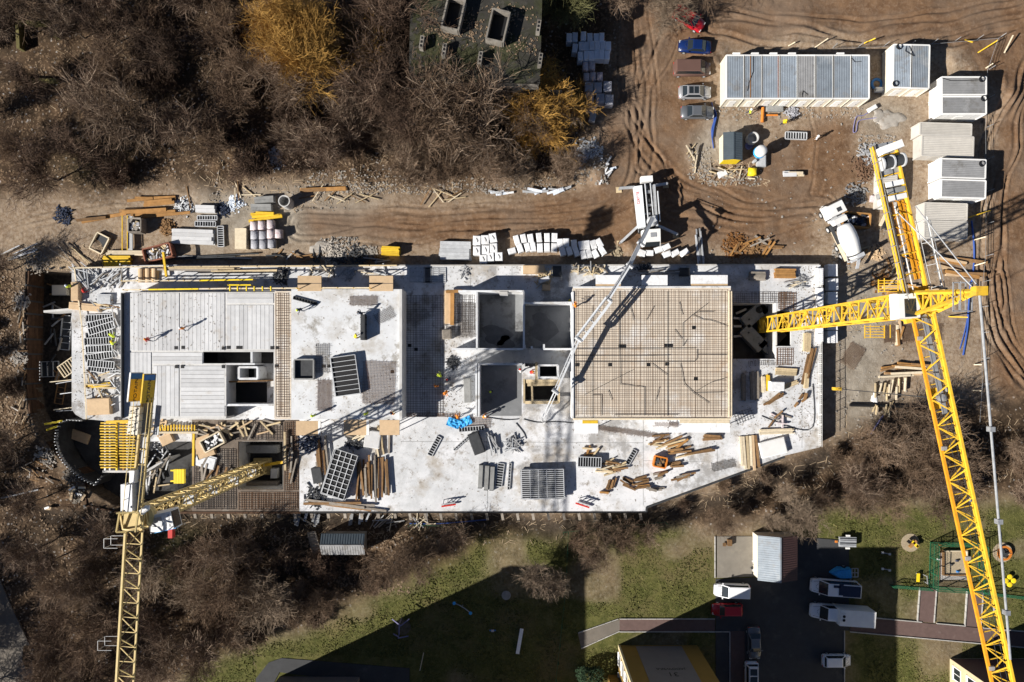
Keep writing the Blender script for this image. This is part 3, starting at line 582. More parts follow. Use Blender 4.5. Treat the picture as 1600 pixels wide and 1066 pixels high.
# ================================================================ tower cranes
def lattice(par, p, q, up, wd, ht, bays, m, rc=.08, rb=.05, tri=False, name='brace', faces=('b','s','t')):
    # bars between chord lines; p..q is the axis at the bottom, up the vertical of the section
    p, q, up = Vector(p), Vector(q), Vector(up).normalized(); ax = (q-p); L = ax.length; ax.normalize(); sd = ax.cross(up).normalized()
    def node(k, c):
        b = p+ax*(L*k/bays)
        return b+sd*(wd/2*c[0])+up*(ht*c[1])
    cs = [(-1,0),(1,0),(0,1)] if tri else [(-1,0),(1,0),(1,1),(-1,1)]
    for c in cs:
        a = MB().bar(node(0,c), node(bays,c), rc*2, rc*2); o = a.build('chord', m, par)
    prs = [(cs[i], cs[(i+1)%len(cs)]) for i in range(len(cs))]
    for i, (c, e) in enumerate(prs):
        for k in range(bays):
            f = (k+i)%2
            stick(name, m, node(k, c if f else e), node(k+1, e if f else c), rb*2, rb*2, par)
            if tri is False or i == 0: stick(name, m, node(k, c), node(k, e), rb*1.8, rb*1.8, par)
def cab(par, p, w, l, h, m, rz, extra=None):
    o = MB()
    o.loft([[(-l/2,-w/2,0),(l/2-.25,-w/2,0),(l/2-.25,w/2,0),(-l/2,w/2,0)],[(-l/2,-w/2,h*.5),(l/2,-w/2,h*.5),(l/2,w/2,h*.5),(-l/2,w/2,h*.5)],[(-l/2+.05,-w/2+.08,h),(l/2-.3,-w/2+.08,h),(l/2-.3,w/2-.08,h),(-l/2+.05,w/2-.08,h)]])
    o = o.build('cab', m, par); o.location = p; o.rotation_euler[2] = rz
    return o
# --- east crane
bx, by = 35.45, 4.95
cr = thing('tower_crane', 'big bright yellow tower crane rising from the grey cross base in the eastern slab pit', 'tower crane', (bx, by, ZB))
def L(px, py, z): return P(px, py, z)-Vector((bx, by, ZB))
mast = MB().cbox(0,0,.5,2.2,2.2,1.0).build('mast', 'crane_yellow', cr)
TOP = 34.6-ZB
lattice(mast, (0,0,.4), (0,0,TOP), (0,1,0), 2.0, 2.0, 20, 'crane_yellow', .11, .06)
for o in mast.children: o.location.y -= 1.0
ld = MB()
for s in (-.2, .2): ld.bar((s+.3,.2,1), (s+.3,.2,TOP-1), .06)
for k in range(100): ld.bar((.1,.2,1+k*.34), (.5,.2,1+k*.34), .05)
ld.build('ladder', 'crane_yellow', mast)
for k in range(5): MB().cbox(-.4,0,5+k*6.2,1.0,1.8,.06).build('landing', 'galv', mast)
# cross base: four long concrete ballast blocks round the mast foot
for i, (a, b, c, e) in enumerate(((1166,503,1193,480),(1166,516,1190,541),(1196,478,1217,500),(1196,544,1219,520))):
    A, B = L(a,b,ZB+1.4), L(c,e,ZB+1.4); mid = (A+B)/2; dr = (B-A); rz = math.atan2(dr.y, dr.x)
    bb = MB().cbox(0,0,-.7,3.9,1.9,1.4).build('base_ballast', 'grey_concrete', cr); bb.location = mid; bb.rotation_euler[2] = rz
    for s in (-1, 1): q = MB().cbox(s*1.1,0,.03,.25,.25,.05).build('lifting_eye', 'steel_dark', bb)
    if i == 0: MB().lathe([(.5,0),(.5,.08),(.3,.08),(.3,.02)], 16, (.9,.1,.0)).build('hatch_ring', 'black', bb)
for a, b, c, e in ((1150,490,1166,483),(1146,497,1160,498),(1146,510,1158,510),(1146,526,1160,525),(1200,551,1212,551)):
    stick('base_beam', 'steel_pale', L(a,b,ZB+.9), L(c,e,ZB+.9), .3, .3, cr)
# slewing unit, platforms, cab
su = MB().lathe([(1.5,0),(1.6,.3),(1.6,.9),(1.3,1.0)], 18, (0,0,TOP-.2)).build('slewing_ring', 'crane_yellow', cr)
dj = Vector((.212, -.977, 0)).normalized(); sj = Vector((-dj.y, dj.x, 0))
ZJ = 36.2-ZB
MB().cbox(0,0,0,3.0,2.4,.5,rz=math.atan2(dj.y,dj.x)).build('turntable', 'crane_yellow', cr).location = (0,0,ZJ-.7)
for s in (-1, 1):
    pf = MB(); c = Vector((-2.4,-.3,0))+Vector((.3,1,0))*(s*2.1)
    for k in range(5): pf.bar(c+Vector((-.9,-.5+k*.25,0)), c+Vector((.9,-.5+k*.25,0)), .07)
    for u in (-.9,.9): pf.bar(c+Vector((u,-.6,0)), c+Vector((u,.6,0)), .08); pf.bar(c+Vector((u,-.6,1)), c+Vector((u,.6,1)), .06)
    o = pf.build('platform', 'crane_yellow', cr); o.location.z = TOP-.3
cb = cab(cr, Vector((P(1420,478,36.5).x-bx, P(1420,478,36.5).y-by, ZJ-.8)), 2.3, 2.2, 1.4, 'white_paint', .05)
MB().cbox(-.05,-.2,1.42,1.0,1.6,.04).build('window', 'glass', cb); MB().cbox(-.35,.3,2.35,.5,.6,.12).build('vent', 'white_paint', cb) if 0 else None
MB().cbox(.88,0,.7,.08,1.9,.9).build('window', 'glass', cb)
# tower head
PK = Vector((P(1530,455,44.2).x-bx, P(1530,455,44.2).y-by, 44.2-ZB))
hd = MB().bar((-.9,-.8,ZJ), (-.9,.8,ZJ), .2).build('tower_head', 'crane_yellow', cr)
ft = [Vector((.9,1.0,ZJ)), Vector((.9,-1.0,ZJ)), Vector((-.7,1.0,ZJ)), Vector((-.7,-1.0,ZJ))]
for f in ft: stick('leg', 'crane_yellow', f, PK, .26, .26, hd)
for k in range(1, 8):
    t, u = (k-.5)/8, (k+.5)/8
    for i, j in ((0,1),(2,3),(0,2),(1,3)):
        a, b = (i, j) if k%2 else (j, i); stick('brace', 'crane_yellow', ft[a].lerp(PK,t), ft[b].lerp(PK,u), .12, .12, hd)
        stick('brace', 'crane_yellow', ft[i].lerp(PK,u), ft[j].lerp(PK,u), .1, .1, hd)
MB().cbox(0,0,0,.9,.7,.7).build('head_sheave', 'crane_yellow', hd).location = PK
pf = MB(); c = L(1504,464,42.0)
for k in range(4): pf.bar(c+Vector((-.75+k*.5,-1.15,0)), c+Vector((-.75+k*.5,1.15,0)), .09)
for s in (-1.15,0,1.15): pf.bar(c+Vector((-.8,s,0)), c+Vector((.8,s,0)), .09)
for k in (-.8,.8): pf.bar(c+Vector((k,-1.15,1)), c+Vector((k,1.15,1)), .06)
pf.build('platform', 'galv', cr)
# jib: triangular lattice with boxed main chord
J0, J1 = Vector((0,0,ZJ))+dj*1.0, Vector((0,0,ZJ))+dj*46
jib = MB().bar(J0+sj*.8, J0-sj*.8, .2).build('jib', 'crane_yellow', cr)
lattice(jib, J0, J1, (0,0,1), 1.7, 1.7, 36, 'crane_yellow', .08, .042, tri=True)
MB().bar(J0-sj*.88+Vector((0,0,.03)), J1-sj*.88+Vector((0,0,.03)), .24).build('chord', 'crane_orange', jib)
MB().bar(J0+Vector((0,0,1.75)), J1+Vector((0,0,1.75)), .2, .2).build('top_chord', 'crane_yellow', jib)
wk = MB(); wk.bar(J0+sj*.1+Vector((0,0,.1)), J0+dj*9+sj*.1+Vector((0,0,.1)), .5, .04); wk.build('walkway', 'galv', jib)
PJ = Vector((0,0,ZJ+1.95))+dj*31.5
MB().tube(PK, PJ, .10, 8).build('pendant', 'galv', cr)
for t in (.35,.6,.86): MB().cbox(0,0,0,.4,.4,.5).build('pendant_joint', 'galv', cr).location = PK.lerp(PJ,t)
for s in (-.25,.25): stick('hoist_cable','steel_dark',J0+sj*s+Vector((0,0,.5)),J1+sj*s+Vector((0,0,.5)),.035,.035,jib)
for k in range(9): MB().cbox(0,0,0,.5,.35,.22).build('lamp_box' if k%3 == 0 else 'joint_plate','galv',jib).location = J0+dj*(2+k*5)+sj*(.86 if k%2 else -.7)+Vector((0,0,.1))
tr = MB().cbox(0,0,0,1.9,1.5,.35,rz=math.atan2(dj.y,dj.x)).build('trolley', 'crane_yellow', cr); tr.location = Vector((0,0,ZJ-.45))+dj*8.6
MB().lathe([(.05,-.5),(.4,-.4),(.4,.4),(.05,.5)], 12, (0,0,.45)).build('rope_drum', 'galv', tr)
for s in (-.3, .3): MB().tube((s,0,0), (s*.3,0,-19), .03, 5).build('hoist_rope', 'steel_dark', tr)
hk = MB().cbox(0,0,-19.5,.7,.35,1.0).build('hook_block', 'crane_yellow', tr); MB().tube((0,0,-20), (0,.1,-20.7), .09, 6).build('hook', 'steel_dark', hk)
# counter jib
dc = Vector((-.215,.977,0)).normalized(); sc_ = Vector((dc.y,-dc.x,0)); c0 = Vector((0,0,ZJ))
cj = MB().bar(c0+dc*.5-sc_*1.1, c0+dc*.5+sc_*1.1, .25).build('counter_jib', 'crane_yellow', cr)
for s, m, wd in ((-1.1,'crane_yellow',.27),(.85,'crane_yellow',.16)): MB().bar(c0+dc*.4+sc_*s, c0+dc*14.6+sc_*s, wd, .5).build('side_beam', m, cj)
MB().bar(c0+dc*2.2+sc_*.35+Vector((0,0,-.1)), c0+dc*9.4+sc_*.35+Vector((0,0,-.1)), .5, .12).build('deck_plate', 'crane_orange', cj)
MB().bar(c0+dc*5.5-sc_*.55+Vector((0,0,-.15)), c0+dc*9.4-sc_*.55+Vector((0,0,-.15)), .5, .1).build('deck_plate', 'orange_timber', cj)
for s in (-.75,-.3): MB().bar(c0+dc*.6+sc_*s, c0+dc*9+sc_*s, .07).build('walk_rail', 'white_paint', cj)
for k in range(8): stick('cross_beam', 'crane_yellow', c0+dc*(1+k*1.8)-sc_*1.3, c0+dc*(1+k*1.8)+sc_*1.0, .12, .12, cj)
for k in range(7): stick('brace', 'crane_orange', c0+dc*(1+k*1.3)-sc_*(1.2 if k%2 else -.9), c0+dc*(2.3+k*1.3)+sc_*(.9 if k%2 else -1.2), .07, .07, cj)
for s, hh in ((-1.5,1.1),(1.9,1.0)):
    mb = MB()
    for z in (.5,hh): mb.bar(c0+dc*.6+sc_*s+Vector((0,0,z)), c0+dc*(14.6 if s < 0 else 7)+sc_*s+Vector((0,0,z)), .05)
    for k in range(10 if s < 0 else 5): mb.bar(c0+dc*(1+k*1.5)+sc_*s, c0+dc*(1+k*1.5)+sc_*s+Vector((0,0,hh)), .05)
    mb.build('handrail', 'galv', cj)
for k in range(3):
    o = MB().cbox(0,0,0,1.6,.45,2.0,rz=math.atan2(sc_.y,sc_.x)).build('counterweight', 'white_paint' if k != 1 else 'grey_concrete', cj); o.location = c0+dc*(9.7+k*.62)+Vector((0,0,-.7))
wn = MB().cbox(0,0,0,2.0,.65,.8,rz=math.atan2(sc_.y,sc_.x)+.15).build('winch_cover', 'white_paint', cj); wn.location = c0+dc*14.0+Vector((0,0,.7))
wd_ = MB().tube(-sc_*.8, sc_*.8, .5, 16).build('winch_drum', 'steel_dark', cj); wd_.location = c0+dc*12.8+Vector((0,0,.55))
for s in (-.95,.0,.95): MB().tube(sc_*(s-.06), sc_*(s+.06), .62, 16).build('drum_flange', 'steel_pale', wd_)
o = MB().cbox(0,0,0,2.3,3.0,.12,rz=math.atan2(sc_.y,sc_.x)).build('machinery_deck', 'galv', cj); o.location = c0+dc*13.2+Vector((0,0,-.05))
for s in (-.9,.9): MB().tube(PK+sc_*s*.2, c0+dc*8.6+sc_*(s+.6), .05, 6).build('tie_rod', 'steel_pale', cr)
for s in (.3,1.3): MB().bar(c0+sc_*(s+1.0)+dc*1, c0+sc_*(s+1.0)+dc*7.5, .06).build('ladder_rail', 'white_paint', cr)
for k in range(4): MB().bar(c0+sc_*1.3+dc*(1.2+k*2), c0+sc_*2.3+dc*(1.2+k*2), .05).build('ladder_rung', 'white_paint', cr)
# --- west crane
ax_, ay_ = -37.6, -15.5
cw = thing('tower_crane', 'slimmer pale yellow tower crane with orange sign panels standing in the south-west slab pit', 'tower crane', (ax_, ay_, ZB))
T2 = 29.0-ZB
ms = MB().cbox(0,0,.4,2.4,2.4,.8).build('mast', 'crane_pale', cw)
lattice(ms, (0,0,.4), (0,0,T2), (0,1,0), 1.6, 1.6, 18, 'crane_pale', .09, .06)
for o in ms.children: o.location.y -= .8
ld = MB()
for s in (-.2,.2): ld.bar((s,.1,1), (s,.1,T2-1), .06)
for k in range(84): ld.bar((-.2,.1,1+k*.34), (.2,.1,1+k*.34), .06)
ld.build('ladder', 'crane_pale', ms)
for k in range(4): MB().cbox(.2,-.2,5+k*6,1.2,1.0,.06).build('landing', 'galv', ms)
for a, b in ((0,2.6),(0,-2.6)): q = MB().cbox(a,b,.9,5.0,1.1,1.2).build('base_ballast', 'grey_concrete' if b > 0 else 'timber_grey', cw)
stick('base_arm', 'crane_yellow', (0,.2,1.2), (4.2,.9,1.2), .4, .4, cw); MB().cbox(1.9,-.9,.8,.9,1.4,1.0).build('base_ballast', 'wall_concrete', cw)
ZK = 30.6-ZB; d2 = Vector((-.06,-1,0)).normalized(); s2 = Vector((-d2.y,d2.x,0)); k0 = Vector((0,0,ZK))
MB().lathe([(1.2,0),(1.3,.3),(1.3,.9),(1.0,1.1)], 16, (0,0,T2-.2)).build('slewing_ring', 'crane_pale', cw)
hd = MB().cbox(0,0,ZK+.2,1.8,1.8,.3).build('turntable', 'crane_pale', cw)
for k in range(5):
    for i, (a, b) in enumerate((((-.9,-.9),(-.9,.9)),((.9,-.9),(.9,.9)),((-.9,-.9),(.9,-.9)),((-.9,.9),(.9,.9)))):
        z = ZK-1.2+k*.55; u, v = (a, b) if k%2 else (b, a); stick('brace', 'crane_pale', (u[0],u[1],z), (v[0],v[1],z+.55), .14, .14, hd)
jb = MB().bar(k0+s2*.8+d2, k0-s2*.8+d2, .2).build('jib', 'crane_pale', cw)
lattice(jb, k0+d2*1.0, k0+d2*44, (0,0,1), 1.6, 1.5, 30, 'crane_pale', .08, .04, tri=True)
MB().bar(k0+d2+Vector((0,0,1.55)), k0+d2*44+Vector((0,0,1.55)), .18).build('top_chord', 'crane_pale', jb)
def cage(c, par):
    mb = MB()
    for s in (0,.9):
        for z in (0,1.1): mb.bar(c+Vector((-1.3,s,z)), c+Vector((0,s,z)), .035)
        mb.bar(c+Vector((-1.3,s,0)), c+Vector((-1.3,s,1.1)), .045)
    for z in (0,1.1): mb.bar(c+Vector((-1.3,0,z)), c+Vector((-1.3,.9,z)), .045)
    mb.build('basket', 'scaffold', par)
cage(k0+d2*2.6-s2*.9, jb); cage(k0+d2*12.4-s2*.9, jb)
e2 = Vector((.10,1,0)).normalized(); f2 = Vector((e2.y,-e2.x,0))
cj = MB().bar(k0+e2*.5-f2*.8, k0+e2*.5+f2*.8, .2).build('counter_jib', 'crane_pale', cw)
for s in (-.42,.5): MB().bar(k0+e2*.3+f2*s, k0+e2*12.2+f2*s, .18, .3).build('side_beam', 'crane_pale', cj)
for k in range(8): stick('cross_beam', 'crane_pale', k0+e2*(.8+k*1.5)-f2*.42, k0+e2*(.8+k*1.5)+f2*.5, .1, .1, cj)
MB().bar(k0+e2*.8+f2*.1+Vector((0,0,-.1)), k0+e2*8+f2*.1+Vector((0,0,-.1)), .6, .08).build('deck_plate', 'galv', cj)
for s in (-.65,.75):
    mb = MB()
    for z in (.5,1.1): mb.bar(k0+e2*.5+f2*s+Vector((0,0,z)), k0+e2*12+f2*s+Vector((0,0,z)), .05)
    for k in range(9): mb.bar(k0+e2*(.6+k*1.4)+f2*s, k0+e2*(.6+k*1.4)+f2*s+Vector((0,0,1.1)), .05)
    mb.build('handrail', 'crane_pale', cj)
for k in range(4):
    o = MB().cbox(0,0,0,1.0,.62,2.4,rz=math.atan2(f2.y,f2.x)).build('counterweight', 'cream', cj); o.location = k0+e2*(8.6+k*.68)+Vector((0,0,-.3))-f2*.6
    for dz in (-.25,.25): MB().cbox(dz,dz*.3,1.22,.3,.12,.03,rz=.4).build('stripe', 'black', o)
MB().bar(k0+e2*8.3+f2*.1, k0+e2*11.4+f2*.1, .55, .5).build('ballast_frame', 'grey_concrete', cj); MB().bar(k0+e2*8.3+f2*1.1+Vector((0,0,-.2)), k0+e2*11.2+f2*1.1+Vector((0,0,-.2)), .5, .08).build('walkway', 'galv', cj)
for s in (-.55,.7):                                           # two upright sign panels on the counter jib tail
    A = k0+e2*11.5+f2*s
    pn = MB().box(-.05,0,0,.05,2.75,1.75).build('sign_panel', 'yellow_beam', cj); pn.location = A+Vector((0,0,.2)); pn.rotation_euler[2] = math.atan2(-e2.x, e2.y); pn.rotation_euler[1] = -.12
    MB().box(-.055,2.15,0,.055,2.76,1.76).build('blue_band', 'blue', pn); 
    for y0, z0, y1, z1 in ((0,1.7,2.75,1.78),(0,-.02,2.75,.05),(-.03,0,.03,1.78),(2.72,0,2.78,1.78)): MB().box(-.07,y0,z0,.07,y1,z1).build('panel_frame', 'white_paint' if s < 0 else 'yellow_beam', pn)
    text('POTAIN', .62, 'navy', (.075,1.1,.85), (math.pi/2,0,math.pi/2), pn)
cb = cab(cw, Vector((P(258,813,28.5).x-ax_, P(258,813,28.5).y-ay_, 27.3-ZB)), 1.9, 2.4, 2.2, 'white_paint', .22)
MB().cbox(-.1,-.98,1.1,2.2,.06,.7).build('side_panel', 'blue_tarp', cb); MB().cbox(1.16,0,1.2,.08,1.6,1.3).build('window', 'glass', cb); MB().cbox(-.25,.1,2.23,1.0,.9,.06).build('hatch', 'galv', cb)
MB().cbox(1.0,0,2.24,.55,1.75,.1).build('visor', 'white_paint', cb); text('POTAIN', .34, 'navy', (1.02,0,2.3), (0,0,math.pi/2), cb)
o = MB().cbox(0,0,0,1.1,2.6,1.5).build('switch_cabinet', 'steel_pale', cw); o.location = k0+Vector((-.35,2.2,.1)); o = MB().cbox(0,0,0,.5,1.2,1.0).build('switch_cabinet', 'white_paint', cw); o.location = k0+Vector((.1,4.2,.2))
MB().cbox(1.6,-2.2,T2-2.2,.45,1.2,.6).build('fire_box', 'red', cw)
o = MB().lathe([(.05,-.7),(.3,-.4),(.3,.4),(.05,.7)], 10).build('motor', 'white_paint', cw); o.location = k0+Vector((1.0,.9,.2)); o.rotation_euler = (1.57,0,-.9)
# ================================================================ vehicles
def wheel(par, x, y, r=.32, wd=.22):
    w = MB().tube((x,y-wd/2,r), (x,y+wd/2,r), r, 14).build('wheel', 'rubber', par)
    MB().tube((x,y-wd/2-.012,r), (x,y+wd/2+.012,r), r*.6, 10).build('rim', 'steel_pale', w)
def car(name, label, cat, px, py, deg, col, L=4.5, W=1.8, hood=.27, boot=.18, top=1.45, z=0, sunroof=False, van=False, rails=False, group=None):
    t = thing(name, label, cat, P(px,py,z), math.radians(deg), group); h = L/2; hw = W/2; belt = .98 if not van else 1.15; hz = .84 if not van else 1.0
    xh = h-L*hood; xb = -h+L*boot
    def ring(x, w, zt, zb=.24):
        e = min(.14, w*.2); return [(x,-w+e*.3,zb),(x,-w,zb+.2),(x,-w,zt-.16),(x,-w+e,zt),(x,w-e,zt),(x,w,zt-.16),(x,w,zb+.2),(x,w-e*.3,zb)]
    bz = belt if (boot < .1 or van) else .96
    MB().loft([ring(-h,hw*.80,bz-.22,.35),ring(-h+.14,hw*.94,bz-.05),ring(xb,hw,bz),ring(0,hw,belt),ring(xh,hw,belt-.02),ring(h-.55,hw*.96,hz-.05),ring(h-.16,hw*.86,hz-.17),ring(h,hw*.66,hz-.32,.36)]).build('body', col, t, True)
    ws, rs = (.8 if van else L*.15), (.10 if boot < .1 else L*.13)
    a, b = xh+.05, xb+.02; a2, b2 = a-ws, b+rs; w1, w2 = hw-.07, hw*.74 if not van else hw*.86
    g = [(b,-w1,belt-.03),(a,-w1,belt-.03),(a,w1,belt-.03),(b,w1,belt-.03)]; k = [(b2,-w2,top-.03),(a2,-w2,top-.03),(a2,w2,top-.03),(b2,w2,top-.03)]
    MB().loft([g,k]).build('pillars', col, t)
    r_ = [[(b2-.03,-w2,top-.05),(a2+.03,-w2,top-.05),(a2+.03,w2,top-.05),(b2-.03,w2,top-.05)],[(b2+.06,-w2+.1,top+.02),(a2-.08,-w2+.1,top+.02),(a2-.08,w2-.1,top+.02),(b2+.06,w2-.1,top+.02)]]
    rf = MB().loft(r_).build('roof', col, t, False)
    if sunroof:
        for x0, x1 in ((.12,.48),(.54,.9)): MB().box(b2+(a2-b2)*x0,-w2*.72,top+.021,b2+(a2-b2)*x1,w2*.72,top+.035).build('sunroof', 'glass', rf)
    if rails:
        for s in (-1,1): MB().bar((b2,s*(w2-.04),top+.06),(a2,s*(w2-.04),top+.06),.05).build('roof_rail', 'steel_pale', rf)
    def pane(nm, A, B, Cc, D, off):
        A, B, Cc, D = (Vector(v) for v in (A, B, Cc, D)); ce = (A+B+Cc+D)/4; n = (B-A).cross(D-A).normalized()*off
        vs = [ce+(v-ce)*.9+n for v in (A,B,Cc,D)]; MB().add(vs+[v-n*3 for v in vs], [(0,1,2,3),(4,7,6,5),(0,4,5,1),(1,5,6,2),(2,6,7,3),(3,7,4,0)]).build(nm, 'glass', t)
    pane('windscreen', g[1], g[2], k[2], k[1], .012); 
    if not van: pane('rear_window', g[3], g[0], k[0], k[3], .012)
    pane('side_window', g[0], g[1], k[1], k[0], .012); pane('side_window', g[2], g[3], k[3], k[2], .012)
    for s in (-1,1):
        for x in (h-.85, -h+.8): wheel(t, x, s*(hw-.1))
        MB().cbox(h-.22,s*hw*.62,hz-.24,.3,.34,.14).build('headlight', 'lamp', t); MB().cbox(-h+.06,s*hw*.68,bz-.26,.1,.3,.16).build('tail_light', 'red', t)
        MB().cbox(a-.15,s*(hw+.09),belt+.02,.14,.2,.12).build('mirror', col, t)
    sm = MB(); sm.bar((xh+.02,-hw*.8,belt+.012),(xh+.02,hw*.8,belt+.012),.03,.02).bar((xh+.05,-hw*.74,belt+.006),(h-.35,-hw*.62,hz-.03),.025,.03).bar((xh+.05,hw*.74,belt+.006),(h-.35,hw*.62,hz-.03),.025,.03)
    if boot > .1: sm.bar((xb-.02,-hw*.8,bz+.01),(xb-.02,hw*.8,bz+.01),.03,.02)
    for s in (-1,1): sm.bar((xh+.1,s*hw*.42,belt+.03),(xh+.45,s*hw*.05,belt+.05),.025,.02)
    kind(sm.build('body_seams', 'steel_dark', t), 'stuff')
    MB().cbox(h-.03,0,.42,.1,W*.72,.18).build('bumper', col if not van else 'steel_dark', t)
    return t
car('car', 'red hatchback parked crooked under the bare tree beside the track', 'car', 1075,33,-32,'car_red',4.7,1.95,.24,.04,1.5)
car('car', 'dark blue saloon parked nearest the red car', 'car', 1084,76,176,'car_blue',4.6,1.8)
car('van', 'brown panel van parked between the blue and silver cars', 'van', 1079,111,0,'car_brown',5.3,1.95,.17,.03,1.95,van=True)
car('car', 'silver car with dark glass sunroof parked next to the brown van', 'car', 1084,147,0,'car_silver',4.6,1.82,.25,.1,1.5,sunroof=True)
car('car', 'silver-grey saloon parked at the end of the row beside blue pipes', 'car', 1088,178,0,'car_grey',4.7,1.82)
car('van', 'white small van parked half in sunlight at the edge of the lawn', 'van', 1141,920,178,'car_white',5.0,1.85,.2,.03,1.85,z=.1,van=True)
car('car', 'red small hatchback parked in shade beside the white small van', 'car', 1134,950,180,'car_red',4.3,1.75,.24,.05,1.48,z=.1)
car('car', 'dark grey saloon parked nose down along the shaded brick path', 'car', 1176,1002,-88,'car_grey',4.6,1.8,z=.1)
car('car', 'white estate car with black roof window at the yard bottom', 'car', 1172,1056,-90,'car_white',4.6,1.85,.23,.05,1.55,z=.1,sunroof=True,rails=True)
car('car', 'white hatchback standing alone in the shaded yard', 'car', 1304,1029,0,'car_white',4.1,1.72,.24,.05,1.5,z=.1)
v = car('van', 'long white van with dark panels on its roof beside the box truck', 'van', 1299,914,176,'car_white',6.6,2.0,.16,.02,2.5,z=.1,van=True)
MB().cbox(-1.7,0,2.56,2.4,1.5,.06).build('roof_panel', 'solar', v); MB().cbox(-.2,-.2,2.56,.6,1.6,.06).build('roof_panel', 'solar', v); MB().cbox(.4,-.55,2.56,.9,.35,.06).build('roof_panel', 'solar', v)
bt = car('box_truck', 'white box truck with cooling unit on its cab end', 'truck', 1285,952,176,'car_white',4.2,2.05,.30,.04,2.2,z=.1,van=True)
MB().box(-6.0,-1.1,.6,-1.1,1.1,3.1).build('cargo_box', 'white_paint', bt); MB().box(-6.0,-.5,.35,-1.0,.5,.6).build('chassis', 'steel_dark', bt)
cu = MB().cbox(-1.5,-.1,3.22,.6,1.1,.25).build('cooling_unit', 'white_paint', bt)
for s in (-.3,.2): MB().lathe([(.2,0),(.2,.03)], 14, (-1.5,s,3.35)).build('fan', 'black', cu)
for s in (-1,1): wheel(bt, -4.6, s*.85, .36)
# concrete mixer truck
a = ang(1325,405,1288,328)
mx = thing('mixer_truck', 'white concrete mixer truck with its drum chute at the slab corner', 'truck', P(1308,365), a)
ch = MB().box(-4.6,-.45,.8,3.6,.45,1.1).build('chassis', 'steel_pale', mx)
for x in (-4.0,-1.5,.5,2.2): stick('cross_member', 'steel_dark', (x,-1.1,.95), (x,1.1,.95), .2, .2, ch)
cbn = MB().loft([[(2.3,-1.2,.9),(4.2,-1.2,.9),(4.2,1.2,.9),(2.3,1.2,.9)],[(2.3,-1.25,1.9),(4.35,-1.22,1.9),(4.35,1.22,1.9),(2.3,1.25,1.9)],[(2.4,-1.15,3.0),(4.0,-1.1,3.0),(4.0,1.1,3.0),(2.4,1.15,3.0)]]).build('cab', 'white_paint', mx)
MB().loft([[(4.36,-1.05,1.9),(4.38,-1.05,1.9),(4.38,1.05,1.9),(4.36,1.05,1.9)],[(4.06,-.98,2.85),(4.09,-.98,2.85),(4.09,.98,2.85),(4.06,.98,2.85)]]).build('windscreen', 'glass', cbn)
MB().cbox(3.0,-.2,3.03,.6,.6,.06).build('roof_hatch', 'steel_dark', cbn)
for s in (-1,1): MB().cbox(4.2,s*1.4,2.2,.12,.25,.5).build('mirror', 'steel_dark', cbn); MB().cbox(4.36,s*.85,1.25,.06,.4,.2).build('headlight', 'lamp', cbn)
dr = MB().lathe([(.5,-2.9),(.85,-2.6),(1.0,-1.8),(1.22,-.4),(1.22,.6),(1.1,1.5),(.85,2.1),(.3,2.25)], 28).build('drum', 'white_paint', mx, True)
dr.location = (-1.35,0,2.25); dr.rotation_euler = (0, math.pi/2-.16+0, 0)
MB().lathe([(1.0,-2.35),(1.03,-2.3),(1.03,-2.2),(1.0,-2.15)], 28).build('drum_band', 'steel_dark', dr); 
MB().cbox(1.55,0,2.0,.75,1.9,1.2).build('water_tank', 'white_paint', mx); MB().cbox(1.95,0,1.6,.4,2.2,1.0).build('engine_bay', 'steel_pale', mx)
MB().loft([[(-4.2,-.55,3.4),(-3.7,-.55,3.4),(-3.7,.55,3.4),(-4.2,.55,3.4)],[(-4.5,-.4,2.5),(-4.2,-.4,2.5),(-4.2,.4,2.5),(-4.5,.4,2.5)]]).build('hopper', 'steel_pale', mx)
fr = MB()
for s in (-.9,.9): fr.bar((-4.3,s,1.0),(-4.2,s*.7,3.2),.14); fr.bar((-4.3,s,1.0),(-3.2,s,1.6),.12)
fr.bar((-4.25,-.9,2.4),(-4.25,.9,2.4),.12).build('rear_frame', 'steel_pale', mx); MB().bar((-4.4,0,2.4),(-5.6,.25,1.3),.45,.12).build('chute', 'steel_pale', mx)
MB().bar((-4.0,1.0,1.05),(.6,1.0,1.05),.5,.08).build('catwalk', 'timber_pale', mx); MB().bar((-1.4,1.15,1.5),(1.4,1.15,1.5),.35,.3).build('fender', 'steel_dark', mx)
for x in (-3.2,-1.9,1.0,3.3):
    for s in (-1,1): wheel(mx, x, s*1.1, .5, .35)
# truck-mounted concrete pump
pt = thing('concrete_pump_truck', 'pale grey concrete pump truck on outriggers with its long boom reaching over the slab', 'pump truck', P(1008,335), math.radians(-86))
MB().box(-4.9,-.5,.7,4.4,.5,1.0).build('chassis', 'steel_dark', pt)
pc = MB().loft([[(2.6,-1.2,.8),(4.7,-1.2,.8),(4.7,1.2,.8),(2.6,1.2,.8)],[(2.6,-1.25,1.9),(4.9,-1.22,1.9),(4.9,1.22,1.9),(2.6,1.25,1.9)],[(2.7,-1.12,3.0),(4.35,-1.05,3.0),(4.35,1.05,3.0),(2.7,1.12,3.0)]]).build('cab', 'white_paint', pt); pc.location.y = .25
MB().loft([[(4.92,-1.05,1.9),(4.94,-1.05,1.9),(4.94,1.05,1.9),(4.92,1.05,1.9)],[(4.44,-.95,2.85),(4.46,-.95,2.85),(4.46,.95,2.85),(4.44,.95,2.85)]]).build('windscreen', 'glass', pc); MB().cbox(3.5,.1,3.03,.6,.8,.06).build('roof_hatch', 'galv', pc)
for s in (-1,1): MB().cbox(4.8,s*1.4,2.2,.12,.25,.5).build('mirror', 'steel_dark', pc)
